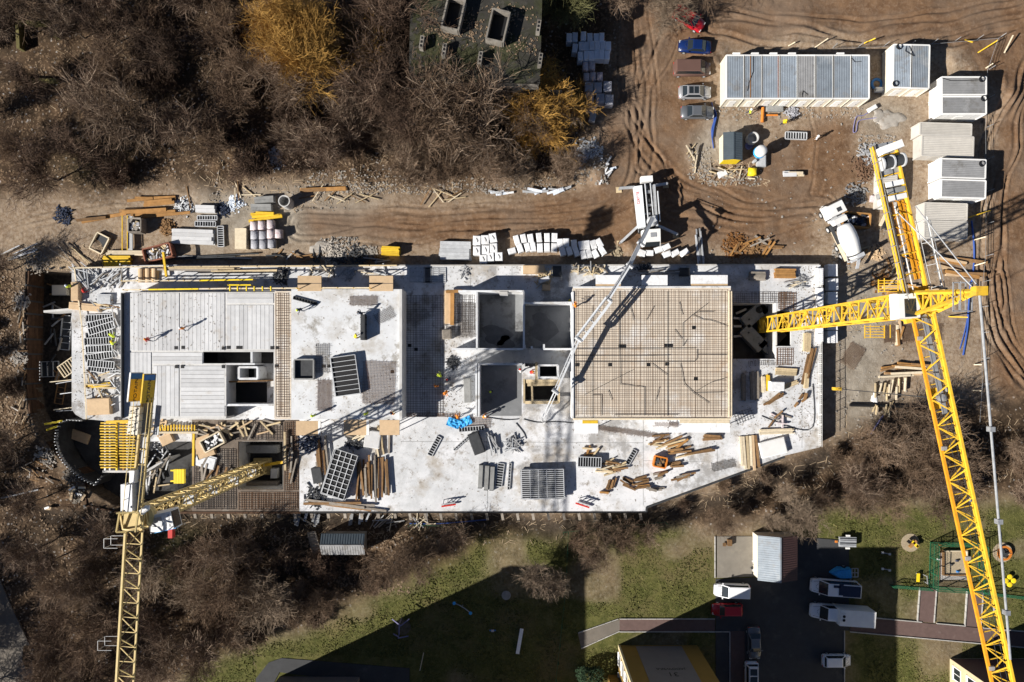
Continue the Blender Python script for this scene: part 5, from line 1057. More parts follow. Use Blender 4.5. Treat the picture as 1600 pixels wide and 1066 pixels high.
for i,(x,y,dg) in enumerate(((156,497,2),(158,505,14),(159,513,17),(156,523,8),(154,533,3),(155,545,4),(156,550,-6),(155,557,9),(158,569,-5),(160,577,-8))):
    gpanel(x,y,dg,3.7,.95,10,ZP+.1+.12*(i%3),'light grey ladder panel, %s from the plywood box in the western slab heap' % ORD[9-i],'ladder panels on the western slab',plate='black')
for x,y,dg,l,w_,n,lb in ((325,341,0,2.8,.6,8,'grey ladder rack upper of the twin racks west of the cement bags'),(322,350.5,-1,2.9,.7,8,'grey ladder rack lower of the twin racks west of the cement bags'),(346,370,-88,2.9,.85,9,'upright grey ladder rack at the end of the pale concrete planks'),(1243,213,-2,3.0,1.0,8,'white ribbed rack standing in the yard behind a worker')):
    gpanel(x,y,dg,l,w_,n,.1,lb,'ladder racks on the ground',plate='black',h=.3)
for i,(x,y,l) in enumerate(((751,744,3.2),(760.5,746,3.4),(769,747,3.3))):
    p = P(x,y,ZP); t = thing('steel_waler','plain grey steel waler beam, %s from the big slatted stack' % ORD[2-i],'steel beam',p,math.radians(87),'grey waler beams'); MB().box(-l/2,-.28,0,l/2,.28,.5).build('beam','grey_concrete',t); 
    for s in (-1,1): MB().box(s*l/2-.03,-.3,-.0,s*l/2+.03,.3,.52).build('end_plate','steel_dark',t)
gpanel(1238,240,88,2.2,.5,6,.0,'lone timber trestle plank below the white ribbed rack','',m='timber',plate=None) if 0 else None
# wrapped pallets
def pallet(px, py, deg, a, b, h, m, lb, group, soft=0, z=0, cat='pallet', name='wrapped_pallet'):
    t = thing(name, lb, cat, P(px,py,z), math.radians(deg), group); e = .06+soft
    MB().loft([[(-a/2,-b/2,.14),(a/2,-b/2,.14),(a/2,b/2,.14),(-a/2,b/2,.14)],[(-a/2,-b/2,h-e),(a/2,-b/2,h-e),(a/2,b/2,h-e),(-a/2,b/2,h-e)],[(-a/2+e,-b/2+e,h),(a/2-e,-b/2+e,h),(a/2-e,b/2-e,h),(-a/2+e,b/2-e,h)]]).build('load', m, t)
    MB().box(-a/2+.02,-b/2+.02,0,a/2-.02,b/2-.02,.14).build('pallet_base', 'timber', t)
    if group == 'white pallets by the plank pile': MB().cbox(.05,.1,h+.008,.12,.5,.012,rz=.5).build('printed_mark','steel_dark',t); MB().cbox(.12,-.15,h+.008,.1,.25,.012,rz=-.3).build('printed_mark','steel_dark',t)
    return t
def prow(pts, a, b, h, m, what, group, soft=0, z=0, jit=3):
    for i, q in enumerate(pts):
        x, y, dg = (*q, 0)[:3]
        pallet(x, y, dg+rnd.uniform(-jit,jit), a*rnd.uniform(.95,1.05), b*rnd.uniform(.95,1.05), h*rnd.uniform(.93,1.05), m, what % (ORD[i] if i < 20 else 'last'), group, soft, z)
W1 = [(746,378),(759,377),(771,374,10),(746,394),(759.5,392.5),(772,389.5,4),(756,407),(767,404,3),(780,403)]
for (x,y,*dg) in W1: pass
prow(W1,1.05,1.25,1.3,'white_wrap','white wrapped block pallet beside the pale plank pile, %s counted row by row','white pallets by the plank pile')
prow([(807.5,377,15),(818,375,13),(829,375,8),(842,373.5,4),(854.5,373.5,0),(866,373.5,-2),(874.5,382,4),(884,381.5,0),(896,384,6),(907.5,386,8),(916,385,8),(926,384.5,16),(935,382,30)],.78,1.25,1.3,'white_wrap','white block pallet in the upper curved row, %s from the plank pile','upper curved pallet row')
prow([(812.5,390,18),(824,388.5,14),(832.5,388,10),(843.5,389,5),(854.5,388.5,0),(865.5,388.5,-2),(878.5,395,18),(888.5,394.5,22),(899.5,396,20),(910.5,400,14),(919,398.5,16),(929,398.5,26),(940,394,36)],.78,1.2,1.3,'white_wrap','white block pallet in the lower curved row, %s from the plank pile','lower curved pallet row')
prow([(800,394,18),(1001,397,-20),(1013,397,0),(1027,392,20),(1039,388,24),(1040,399,18),(1053,397,28),(1067,396,32)],1.1,.8,1.2,'white_wrap','white block pallet of the short row under the pump boom, %s along it','short pallet row under the boom')
# boxes at the east edge
for i,y in enumerate((433,464,490,515,528)): pallet(1278,y,0,.85,2.3 if i < 3 else 1.1,.9,'white_wrap','flat white pack on the slab rim, %s from the mixer truck' % ORD[i],'white packs on the eastern rim',z=ZP,cat='pack',name='insulation_pack')
for i,(x,y) in enumerate(((1295,424),(1296,446),(1295,467),(1295,487),(1295,507),(1295,527))): pallet(x,y,1,1.4,1.7,1.3,'white_wrap','white wrapped pallet on the ground along the eastern rim, %s from the mixer truck' % ORD[i],'white pallets east of the slab')
# goods in the shade of the derelict building
R1 = [(888,67),(897,66),(910,65),(920,67),(930,67),(938,67)]; R2 = [(897,83,-8),(907,80),(915,80),(923,79.5),(931.5,79.5),(940,79),(948.5,79.5)]; R3 = [(905,96),(914,94.5),(922.5,94),(930.5,93),(938,93),(946.5,94)]
for rw, nm in ((R1,'top'),(R2,'middle'),(R3,'bottom')): prow(rw,.72,1.25,1.7,'bluewhite_wrap','blue-white wrapped pallet in the '+nm+' shaded row, %s from the derelict wall','shaded pallets by the derelict wall',jit=2)
def bagpallet(x, y, m, lb, group, dg=0, a=1.05, b=1.25, h=1.1):
    t = thing('bag_pallet', lb, 'bag pallet', P(x,y), math.radians(dg), group)
    MB().box(-a/2,-b/2,0,a/2,b/2,.14).build('pallet_base','timber',t)
    for k in range(3):
        z = .14+k*(h-.14)/3; e = .05+rnd.uniform(0,.05); hh = (h-.14)/3
        MB().loft([[(-a/2+.1,-b/2+.1,z),(a/2-.1,-b/2+.1,z),(a/2-.1,b/2-.1,z),(-a/2+.1,b/2-.1,z)],[(-a/2,-b/2,z+hh*.45),(a/2,-b/2,z+hh*.45),(a/2,b/2,z+hh*.45),(-a/2,b/2,z+hh*.45)],[(-a/2+.14,-b/2+.14,z+hh),(a/2-.14,-b/2+.14,z+hh),(a/2-.14,b/2-.14,z+hh),(-a/2+.14,b/2-.14,z+hh)]]).build('bag_layer',m,t,True)
for i,(x,y) in enumerate(((914,108),(924,107),(915.5,125),(925.5,124),(936,124))): bagpallet(x,y,'bag_pink','pink-white bag pallet in the shade between wrapped pallets, %s counted row by row' % ORD[i],'shaded pink bag pallets',0,.85,1.25)
prow([(919,142),(932.5,143),(947.5,141),(920,158),(936,160),(950,162)],1.15,1.4,1.5,'bag_grey','grey wrapped stone pallet in the shaded strip, %s counted row by row','shaded grey pallets')
prow([(918,172,10),(926,174,-8),(925,186,-14)],.9,1.2,.7,'steel_pale','silvery foil wrapped pack at the end of the shaded pallets, %s along','foil packs')
for i,(x,y) in enumerate(((400,355),(412,354),(426,352.5),(426,367.5),(438.5,367))): bagpallet(x,y,'bag_pink','pink-white cement bag pallet beside the cream crate, %s counted row by row' % ORD[i],'pink cement bag pallets',0,.95,1.25)
for i,(x,y) in enumerate(((401,369.5),(414,369.5),(401.5,383.5),(414.5,383.5),(427.5,382.5))): bagpallet(x,y,'bag_grey','grey cement bag pallet below the pink ones, %s counted row by row' % ORD[i],'grey cement bag pallets',0,1.0,1.2)
t = thing('crate','long cream plywood crate standing beside the cement bag pallets','crate',P(381,375)); MB().box(-.75,-1.4,0,.75,1.4,1.1).build('body','timber_pale',t); MB().box(-.8,-1.45,1.1,.8,1.45,1.16).build('lid','timber_pale',t)
# stone and slab piles, racks
def layered(name, lb, cat, px, py, deg, l, w_, h, n, m, across=3, group=None, z=0, gap=.02):
    t = thing(name, lb, cat, P(px,py,z), math.radians(deg), group); hh = h/n; ww = w_/across
    for k in range(n):
        for j in range(across):
            d = rnd.uniform(-.04,.04)*l; o = link('plank' if 'imber' in m or 'plank' in name else 'piece', ub(m), t); o.location = (d, -w_/2+ww*(j+.5), hh*(k+.5)); o.scale = (l*rnd.uniform(.93,1.0), ww-gap, hh-.006)
    return t
layered('concrete_plank_pile','pile of long pale concrete planks partly shaded by the waste skip','concrete planks',304,371,-2,6.0,2.1,.6,3,'plank_deck',4)
layered('stone_pack','grey stone pack upper of the two beside the big concrete ring','stone pack',416,314,4,2.8,.9,.9,3,'grey_concrete',2); layered('stone_pack','grey stone pack lower of the two beside the big concrete ring','stone pack',411,326,0,2.9,.95,.9,3,'grey_concrete',2)
layered('stone_pack','pale stone pack behind the twin ladder racks','stone pack',324,328,-2,2.8,1.0,.8,3,'plank_deck',2)
layered('concrete_plank_pile','grey concrete plank pile beside the white block pallets','concrete planks',712,393,-1,4.3,2.6,.8,4,'steel_pale',5)
layered('board_pile','yellow beam pack casting a shadow on the slab trench edge','beam pack',612,393.5,-3,2.6,1.2,1.1,5,'yellow_beam',5); layered('board_pile','yellow beam pile at the north-west slab corner','beam pack',186,409,0,3.8,1.5,.7,4,'yellow_beam',5)
layered('board_pile','pale timber pile north of the yellow beam pile','timber',198,396,0,5.4,.7,.4,2,'timber_pale',3); layered('board_pile','orange-brown board pack on the north-east slab corner','timber',1225,428,-1,2.9,1.3,.6,3,'orange_timber',5,z=ZP); layered('board_pile','grey-brown board pack next to the orange one in deck shade','timber',1182,432,-1,2.3,1.2,.5,3,'timber_grey',6,z=ZP)
for x,y,dg,l,w_,m,lb in ((1161,605,90,3.7,.6,'timber_grey','grey timber bundle nearest the east deck wall'),(1178,603,92,4.0,1.2,'timber_grey','wide grey timber bundle in the shade of the east deck'),(1199,598,92,2.2,.5,'yellow_beam','short yellow beam bundle half in sunlight'),(1192,600,92,2.2,.5,'timber_pale','pale timber bundle beside the short yellow beams'),(1228,581,-3,3.0,1.0,'timber','pale timber bundle above the white water tank'),(1232,602,22,2.6,.6,'timber','timber bundle slanting beside the white water tank'),(1259,595,86,2.1,.6,'timber','upright timber bundle next to the slab rim boards'),(1213,674,2,4.8,.75,'timber_pale','long pale boards in the southeast corner of the slab'),(1260,535,88,2.6,1.0,'timber','timber bundle under the crane mast at the slab rim')):
    layered('timber_bundle',lb,'timber',x,y,dg,l,w_,.35,2,m,4,z=ZP)
for i,(a,b,c,e,m) in enumerate(((1157,682,1160,728,'timber_pale'),(1161,682,1165,733,'timber_pale'),(1167,681,1170,733,'timber'),(1172,681,1174,728,'timber_pale'),(1176,680,1179,735,'plywood'),(1180,680,1186,730,'timber_brown'))):
    tag(stick('timber_beam',m,P(a,b,ZP+.15),P(c,e,ZP+.15),.32,.25),'long beam projecting over the diagonal slab edge, %s from the white panel' % ORD[5-i],'timber','beams over the diagonal edge')
def pile(spots, m, what, group, z, seed, w_=.2, h=.2, cat='timber', name='timber_beam'):
    r = random.Random(seed); made = []
    for (px, py, n, L, deg, sx_, sy_, jd) in spots:
        for k in range(n):
            a_ = math.radians(deg+r.gauss(0,jd)); c = P(px+r.uniform(-sx_,sx_), py+r.uniform(-sy_,sy_), z+.1+r.uniform(0,.35)); l = L*r.uniform(.7,1.1)/2; dv = Vector((math.cos(a_)*l, math.sin(a_)*l, r.uniform(-.04,.04)))
            o = stick(name, m if isinstance(m,str) else r.choice(m), c-dv, c+dv, w_*r.uniform(.8,1.2), h); tag(o, what, cat, group); made.append((c.x, o))
    made.sort(key=lambda q: q[0])
    if len(made) <= 39:
        for i, (x, o) in enumerate(made): o['label'] = what+', '+ORD[i]+' from pale crane'
pile([(583,748,20,5.0,-88,24,10,3),(600,740,5,6.0,-89,14,10,2)],['timber_brown','timber_brown','timber_grey'],'brown formwork beam in the wide row beside the tilted panel stack','brown beams beside the tilted stack',ZP,11,.24)
pile([(505,720,9,4.5,-86,9,25,4)],['timber_brown','timber_grey'],'brown beam on the shaded side of the tilted panel stack','brown beams west of the tilted stack',ZP,12,.25); pile([(535,790,5,8,-7,25,4,5)],['timber_brown','timber_grey'],'long grey-brown beam lying along the south slab edge','beams along the south edge',ZP,13,.3)
pile([(590,690,5,3.0,-85,24,8,5),(560,683,5,2.0,20,14,6,30)],['timber_grey','timber_pale','timber'],'loose timber below the plywood balcony plates','loose timber below the plates',ZP,14,.22)
pile([(1052,697,9,3.0,15,14,10,12),(1035,688,7,2.2,12,12,8,12)],['timber_brown','orange_timber','timber'],'brown timber in the heap behind the orange crate','timber heap by the orange crate',ZP,15,.25); pile([(1052,726,5,1.9,5,7,4,9)],['timber_brown'],'short brown beam in the bundle next to the orange crate','beam bundle by the orange crate',ZP,16,.3,.3)
pile([(1085,708,3,4.2,14,10,3,3)],['timber_brown','timber'],'long beam lying aslant east of the orange crate','aslant beams on the slab',ZP,17,.25); pile([(1114,684,5,2.8,-3,3,3,5)],['timber_brown'],'brown beam in the fan below the long white plate','beam fan',ZP,18,.25)
pile([(955,757,7,1.3,80,6,4,8)],['timber_brown'],'short brown board in the round pile near the slab edge','round board pile',ZP,19,.24); pile([(980,756,4,2.0,-30,6,7,6)],['timber_brown'],'brown board slanting between the short board piles','slanting short boards',ZP,20,.26); pile([(1002,755,6,2.0,10,3,8,5),(946,769,2,1.4,2,3,1,4)],['timber_brown','orange_timber'],'brown board in the small level pile near the slab edge','small level board piles',ZP,21,.27)
pile([(1035,742,4,1.6,12,6,5,8),(1070,745,6,2.4,15,12,5,8),(1025,764,3,2.0,-5,8,2,6)],['timber_brown','timber_grey'],'brown beam lying close to the diagonal slab edge','beams at the diagonal edge',ZP,22,.28)
pile([(955,735,10,2.4,4,16,10,9),(960,725,4,2.0,8,14,6,10)],['timber','timber_pale','timber_brown'],'pale offcut board strewn beside the small ribbed panel stack','strewn offcut boards',ZP,23,.2); pile([(925,705,5,1.4,30,8,5,40)],['orange_timber','timber'],'reddish wood scrap behind the small ribbed stack','reddish scraps',ZP,24,.2)
pile([(1207,628,5,2.6,33,6,6,4)],['timber_brown'],'brown beam in the slanted bundle near the white water tank','slanted brown bundle',ZP,25,.28); pile([(1262,575,7,4.2,78,7,12,4)],['timber_brown','orange_timber'],'brown board in the bundle along the eastern rim','rim board bundle',ZP,26,.22); pile([(1215,655,7,1.6,20,14,8,40)],['timber_brown','timber_grey','bag_pink'],'wood scrap in the loose heap near the southeast corner','southeast scrap heap',ZP,27,.2)
pile([(1250,625,4,1.0,40,9,8,40),(1085,652,4,1.2,0,4,3,30)],['timber_brown'],'small brown bundle scrap on the eastern slab','small scraps',ZP,28,.35); pile([(1238,443,8,2.0,15,18,6,15)],['timber_pale','timber_grey','scaffold'],'loose pale batten on the north-east slab corner','loose battens',ZP,29,.14)
pile([(922,422,36,1.3,20,26,7,45)],['timber','timber_pale','timber_grey','scaffold'],'short batten in the scrap heap north of the middle rooms','batten scrap heap',ZP,30,.13)
pile([(128,432,18,3.0,-50,12,12,20)],['steel_pale','scaffold','galv'],'grey scaffold tube heaped at the slab corner by the deep pit','scaffold tube heap by the pit',ZP,31,.13,.13,'tube','scaffold_tube'); pile([(172,432,26,2.4,35,20,9,40)],['steel_pale','scaffold','timber_grey'],'tangled scaffold part in the heap beside the curved plywood forms','tangled scaffold heap',ZP,32,.13,.13,'tube','scaffold_tube')
pile([(180,595,16,2.2,60,6,25,50),(181,520,10,2,80,5,30,40)],['scaffold','steel_pale','timber_grey'],'scaffold part jammed along the west deck edge','scaffold along the west deck',ZP,33,.12,.12,'tube','scaffold_tube'); pile([(160,603,6,3.4,8,8,4,8)],['yellow_beam','timber','scaffold'],'mixed beam in the small pile north of the plywood box','mixed beams by the plywood box',ZP,34,.2)
pile([(800,694,26,1.8,60,10,9,60)],['scaffold','steel_pale','galv'],'bent steel prop in the tangled grey heap beside the tarpaulin bale','tangled prop heap',ZP,35,.12,.12,'prop','steel_prop'); pile([(770,692,8,2.6,-70,6,6,8)],['steel_pale','scaffold'],'steel prop in the neat rack beside the tangled heap','prop rack',ZP,36,.14,.14,'prop','steel_prop')
pile([(560,424,9,2.0,0,60,4,40),(500,424,8,1.6,30,25,5,50)],['scaffold','timber_grey','timber_pale','steel_pale'],'scaffold bracket on the shaded north strip between plywood plates','brackets on the north strip',ZP,37,.15,.15,'bracket','scaffold_bracket'); pile([(300,421,5,11,0,30,2,1),(360,424,4,9,1,30,2,1)],['timber','timber_brown','timber_grey'],'long plank lying along the shaded north slab strip','long planks on the north strip',ZP,38,.25,.1)
pile([(310,402,6,10,1,40,3,2),(480,402,16,2.2,10,60,5,40),(560,405,12,2.5,5,40,4,30)],['steel_dark','timber_brown','scaffold','steel_dark'],'dark pipe or plank in the narrow trench along the slab','trench debris',-.1,39,.16,.14,'debris','trench_plank')
pile([(1030,425,14,3.0,3,45,4,8)],['scaffold','steel_pale','timber_grey'],'scaffold tube on the shaded strip behind the white balcony plates','tubes behind the white plates',ZP,40,.13,.13,'tube','scaffold_tube'); pile([(1093,388,10,4.5,-84,6,4,2)],['scaffold','steel_pale','galv'],'scaffold frame in the upright bundle where the boom shadow falls','scaffold bundle in boom shadow',.1,41,.16,.16,'tube','scaffold_tube')
pile([(1200,383,8,3.0,30,28,8,45),(1160,388,6,2.0,10,14,6,40)],['timber_grey','timber_brown','orange_timber'],'old timber lying on the ground north-east of the slab','old timber by the mixer',.05,42,.22,.18); pile([(1345,400,5,2.6,40,30,14,40),(1385,425,6,3.2,35,25,12,30)],['timber_brown','orange_timber','timber'],'timber lying on the rutted ground behind the mixer truck','timber behind the mixer',.05,43,.22,.18)
pile([(1390,342,10,3.6,76,9,4,8)],['timber','timber_pale','steel_dark','timber_grey'],'board standing in the slanted rack below the crane side beam','slanted board rack',.2,44,.26,.5); pile([(1430,452,10,4.5,3,26,10,4),(1500,420,8,4.5,-8,22,14,5)],['orange_timber','timber_brown','plywood'],'orange-brown beam stacked under the crane counter jib','orange beams under the crane',.1,45,.4,.35)
pile([(1415,570,9,4.0,3,28,5,6),(1420,585,5,5,0,25,3,3),(1400,520,4,3,88,8,8,6)],['timber_brown','orange_timber','timber_pale','plywood'],'beam in the layered stacks west of the crane jib root','beam stacks west of the jib',.1,46,.3,.28); pile([(1385,610,9,1.9,82,32,9,6),(1370,640,8,1.5,80,26,8,8)],['timber_pale','timber'],'thin pale peg standing in the ground between pipe and beam stacks','thin pegs',.1,47,.12,.3)
pile([(1240,272,4,2.6,0,8,3,1)],['timber_pale','plank_deck'],'pale board of the small pile in the open muddy yard','small yard board pile',.05,48,.5,.14); pile([(1140,272,18,2.0,10,30,8,45),(1085,245,8,2.4,80,6,14,14)],['timber_pale','timber','timber_grey'],'splintered board in the scrap around the slate roofed hut','scrap around the hut',.0,49,.14,.1)
pile([(860,298,10,2.2,5,35,3,14),(775,301,5,2,3,20,2,10),(945,265,7,3.0,60,10,16,20)],['white_wrap','steel_pale','bluewhite_wrap'],'pale plastic strip lying along the edge of the muddy track','plastic strips along the track',.1,50,.3,.08,'plastic strip','plastic_strip')
pile([(520,303,9,2.6,8,60,8,30),(680,306,7,3.0,20,40,6,40),(340,300,6,3,-50,60,10,30)],['timber_pale','timber_brown','timber'],'broken branch or lath lying on the track verge','laths on the verge',.05,51,.12,.1); pile([(500,296,2,7.5,2,10,1,1),(240,332,4,7,4,25,4,2),(230,315,5,5,3,20,5,3),(155,341,3,5,8,18,3,2)],['orange_timber','timber_brown'],'long rusty orange board beside the dirt track','rusty boards by the track',.1,52,.45,.1)
pile([(500,810,9,1.6,80,40,5,6),(560,809,6,1.8,85,20,4,10)],['scaffold','galv'],'grey frame lying on the bank south of the slab','frames on the south bank',-.3,53,.3,.3,'scaffold','scaffold_section'); pile([(600,815,10,3,30,20,5,25),(660,815,10,2.0,40,16,5,50),(480,812,2,5,-28,10,3,2)],['timber_pale','scaffold','timber_grey'],'loose batten on the bank south of the slab','battens on the south bank',-.3,54,.12,.12)
pile([(120,770,6,1.2,20,12,10,30),(75,795,3,.8,5,6,3,20)],['timber_pale','wood_chip','white_wrap'],'pale scrap beside the south-west pit rim','scraps at the south-west rim',.05,55,.3,.14); pile([(35,395,10,4.0,20,30,6,8)],['timber_grey','steel_pale'],'grey batten in the heap above the western pit corner','battens above the pit',.2,56,.14,.1); pile([(120,400,8,5.0,-42,25,8,8)],['timber','timber_grey'],'thin pole leaning over the bank at the pit corner','thin poles at the pit corner',.1,57,.1,.1)
pile([(250,700,22,2.2,60,14,22,60)],['scaffold','steel_dark','timber_grey','steel_pale'],'steel part in the dark junk heap under the pale crane','junk under the pale crane',ZP-1.2,58,.16,.16,'junk','steel_part'); pile([(345,675,6,2.2,20,20,8,40)],['timber','timber_grey'],'board in the loose heap beside the plywood sheets','boards by the plywood sheets',ZP,59,.2)
# plywood boxes and sheets
for x,y,dg,a_,b_,h,z,m,lb in ((158,635,3,3.2,2.3,.6,ZP,'plywood','brown plywood box with dark diagonal bar on the western slab'),(320,698,20,2.6,3.0,.4,ZP,'plywood','big plywood sheet pile beside the wooden crate frame'),(322,720,-15,3.0,1.8,.35,ZP,'steel_pale','grey weathered sheet lying below the plywood pile'),(262,686,25,1.8,1.4,.4,ZP,'plywood','small plywood piece near the pale crane counterweights'),(122,456,0,1.1,2.6,.7,ZP,'plywood','plywood panel box beside the scaffold tube heap'),(135,480,-5,4.4,1.0,.4,ZP,'plywood','long plywood strip between the worker and the ladder panels'),(165,468,0,2.0,1.4,.4,ZP,'steel_pale','grey sheet at the corner of the west deck'),(583,686,-8,2.2,2.4,.5,ZP,'plank_deck','pale slab piece below the plywood plates'),(700,480,0,.9,4.6,.2,ZP,'plywood','upright plywood strip beside the orange steel beam'),(1210,603,-2,2.0,1.3,1.2,ZP,'white_wrap','white plastic water tank among timber bundles'),(1206,699,14,3.6,2.2,.6,ZP,'white_paint','big white panel lying at the diagonal slab corner'),(850,438,20,1.6,.6,.8,ZP,'plank_deck','slanted pale box in the shaded passage'),(853,450,0,1.1,.8,.8,ZP,'plywood','small pale crate top in the shaded passage'),(834,422,0,3.0,1.2,.5,ZP,'plywood','pair of pale boards on the north strip'),(870,425,0,1.2,1.4,1.0,ZP,'steel_dark','dark machine box on the north strip'),(1068,426,0,1.3,1.1,.9,ZP,'steel_dark','dark crate in the shade between the white plates'),(699,523,3,1.2,1.3,.9,ZP,'timber_grey','crate filled with scrap beside the orange beam foot'),(731,610,2,1.0,3.4,.7,ZP,'grey_concrete','long dark grey box beside the room wall'),(1188,253,0,1.3,1.6,.5,0,'steel_pale','grey trough in front of the yellow hut'),(1128,272,25,1.3,.9,.4,0,'white_wrap','white tub among the scrap near the hut'),(97,454,0,2.2,1.5,.6,-3,'cream','pale crate on the dark pit floor'),(108,448,0,.6,.5,.5,-3,'bluewhite_wrap','white-blue bin in the pit corner'),(120,680,-20,4.0,1.4,.3,-2.6,'plywood','board lying inside the dark curved basement'),(1374,142,0,1.6,.6,.6,0,'white_paint','white barrel cart beside the upright cabin pair') ,(1361,171,30,1.2,.6,.6,0,'white_paint','white generator with blue hoses in the yard'),(1198,163.5,0,2.6,1.0,.4,0,'steel_dark','dark flat skip against the long cabin row'),(1209,170,0,2.4,1.0,.5,0,'grey_concrete','grey mat-covered bench against the long cabin row'),(497,742,10,1.4,2.2,.5,ZP,'steel_dark','dark sheet heap beside the tilted panel stack'),(745,692,20,1.6,3.0,.9,ZP,'steel_dark','dark tarpaulin bale beside the prop rack'),(1365,312,-5,1.2,.9,.5,0,'bag_pink','pinkish box on pallets beside the waste skip')):
    t = thing('water_tank' if 'tank' in lb else 'storage_box' if h > .45 else 'sheet_pile', lb, 'box' if h > .45 else 'sheet', P(x,y,z), math.radians(dg))
    e = .12 if 'wrap' in m or 'bale' in lb else .02
    MB().loft([[(-a_/2,-b_/2,0),(a_/2,-b_/2,0),(a_/2,b_/2,0),(-a_/2,b_/2,0)],[(-a_/2,-b_/2,h-e),(a_/2,-b_/2,h-e),(a_/2,b_/2,h-e),(-a_/2,b_/2,h-e)],[(-a_/2+e,-b_/2+e,h),(a_/2-e,-b_/2+e,h),(a_/2-e,b_/2-e,h),(-a_/2+e,b_/2-e,h)]]).build('body', m, t)
    if h > .45: MB().box(-a_/2+.1,-b_/2+.1,h,a_/2-.1,b_/2-.1,h+.04).build('lid', m, t)
    else: MB().box(-a_/2+.2,-b_/2+.05,h,a_/2-.1,b_/2-.25,h+.05).build('top_sheet', m, t)
for i,x in enumerate((222,233,243)):
    t = thing('curved_form','curved pale plywood form, %s from the scaffold heap' % ORD[i],'formwork',P(x,431,ZP),0,'curved plywood forms'); MB().loft([[(.5*math.cos(a),y,.5*math.sin(a)) for a in np.linspace(0,math.pi,9)] for y in (-.95,.95)]).build('shell','plywood',t); MB().box(-.5,-.95,0,.5,.95,.05).build('base','timber',t)
# skips and crates full of waste
def skip(px, py, deg, l, w_, h, m, lb, z=0, fill=('rubble','bag_grey','white_wrap','timber'), wood=False):
    t = thing('skip_container' if not wood else 'wooden_crate', lb, 'skip' if not wood else 'crate', P(px,py,z), math.radians(deg)); k = .09
    MB().loft([[(-l/2+.25,-w_/2+.1,0),(l/2-.25,-w_/2+.1,0),(l/2-.25,w_/2-.1,0),(-l/2+.25,w_/2-.1,0)],[(-l/2+.1,-w_/2+.04,h*.35),(l/2-.1,-w_/2+.04,h*.35),(l/2-.1,w_/2-.04,h*.35),(-l/2+.1,w_/2-.04,h*.35)]]).build('floor','steel_dark',t)
    for s in (-1,1): MB().box(-l/2,s*w_/2-k,.1,l/2,s*w_/2+k,h).build('side_wall',m,t); MB().box(s*l/2-k,-w_/2+k,.1,s*l/2+k,w_/2-k,h+.002).build('end_wall',m,t)
    if fill:
        for f in fill:
            mb = MB()
            for _ in range(14): mb.cbox(rnd.uniform(-l/2+.3,l/2-.3),rnd.uniform(-w_/2+.25,w_/2-.25),h*.35+rnd.uniform(.05,h*.55),rnd.uniform(.15,.7),rnd.uniform(.1,.4),rnd.uniform(.1,.35),rz=rnd.uniform(0,3))
            kind(mb.build('waste',f,t),'stuff')
    return t
skip(253,397,14,3.9,1.9,1.3,'red' if 0 else 'brick_red','rust red skip heaped with pale rubble by the concrete planks'); skip(219,355,0,1.8,1.9,1.5,'timber_grey','grey open box of scrap standing beside the steel gangway',wood=True); skip(158,381,-27,1.9,2.5,.5,'timber_pale','open pale timber frame crate with two compartments',fill=None,wood=True)
skip(1332,346,-5,3.8,1.9,1.3,'orange_timber','orange-rimmed skip with dark waste in the mixer truck shadow',fill=('navy','steel_dark','bag_grey','white_wrap')); skip(335,690,28,3.0,1.7,.8,'timber_pale','open timber crate frame on the plywood sheet pile',z=ZP+.3,fill=('steel_dark','white_wrap'),wood=True); skip(1030,721,-12,1.7,1.4,.9,'orange','small orange crate on the slab casting a dark shadow',z=ZP,fill=('timber_brown','steel_dark'))
skip(477,577,0,2.6,2.6,.7,'grey_concrete','square concrete shaft upstand with white inside on the white deck',z=ZD,fill=None,wood=True)
for q in ((451,319,.82,1.9,'tall wide concrete ring standing beside the stone packs'),(1173,219,.78,1.2,'concrete ring standing in shadow beside the hut'),(1169,229,.5,.35,'thin ring lying below the concrete ring by the hut')):
    x,y,r_,h,lb = q; o = MB().lathe([(r_,0),(r_,h),(r_-.14,h),(r_-.14,.05)],24).build('concrete_ring','wall_concrete' if h > .5 else 'purple_pipe'); o.location = P(x,y); tag(o,lb,'concrete ring')
    if h > .5: d_ = MB().lathe([(r_-.15,.02),(r_-.15,.04)],20).build('ring_floor','black',o)
t = thing('cement_silo','white rounded silo tank on a stand beside the slate roofed hut','tank',P(1180,244)); MB().lathe([(.3,.8),(.75,1.5),(.8,2.6),(.6,2.85),(.2,2.9)],18).build('tank','white_paint',t,True); MB().lathe([(.82,1.55),(.84,1.6),(.84,1.95),(.82,2.0)],18).build('band','blue_tarp',t)
for k in range(4): stick('leg','galv',(.5*math.cos(k*1.57),.5*math.sin(k*1.57),0),(.5*math.cos(k*1.57),.5*math.sin(k*1.57),1.3),.08,.08,t)
MB().tube((-.3,-.9,.1),(-.3,-.9,.9),.22,10).build('mixer_pump','steel_pale',t)
o = MB().loft([[(-.55,-.5,0),(.55,-.5,0),(.55,.5,0),(-.55,.5,0)],[(-.62,-.55,.5),(.6,-.6,.45),(.62,.55,.5),(-.55,.6,.5)],[(-.4,-.35,.9),(.4,-.4,.8),(.35,.4,.9),(-.35,.35,.85)]]).build('yellow_sack','yellow',None,True); o.location = P(1174,270); tag(o,'bright yellow sack in front of the white silo tank','sack')
for i,(a,b,c,e) in enumerate(((1192,168,1191,191),(1198,180,1215,180))): o = MB().tube(P(a,b,.22),P(c,e,.22),.22 if i == 0 else .13,12).build('orange_pipe','orange'); tag(o,('thick upright orange pipe' if i == 0 else 'short level orange pipe')+' beside the long cabin row','pipe')
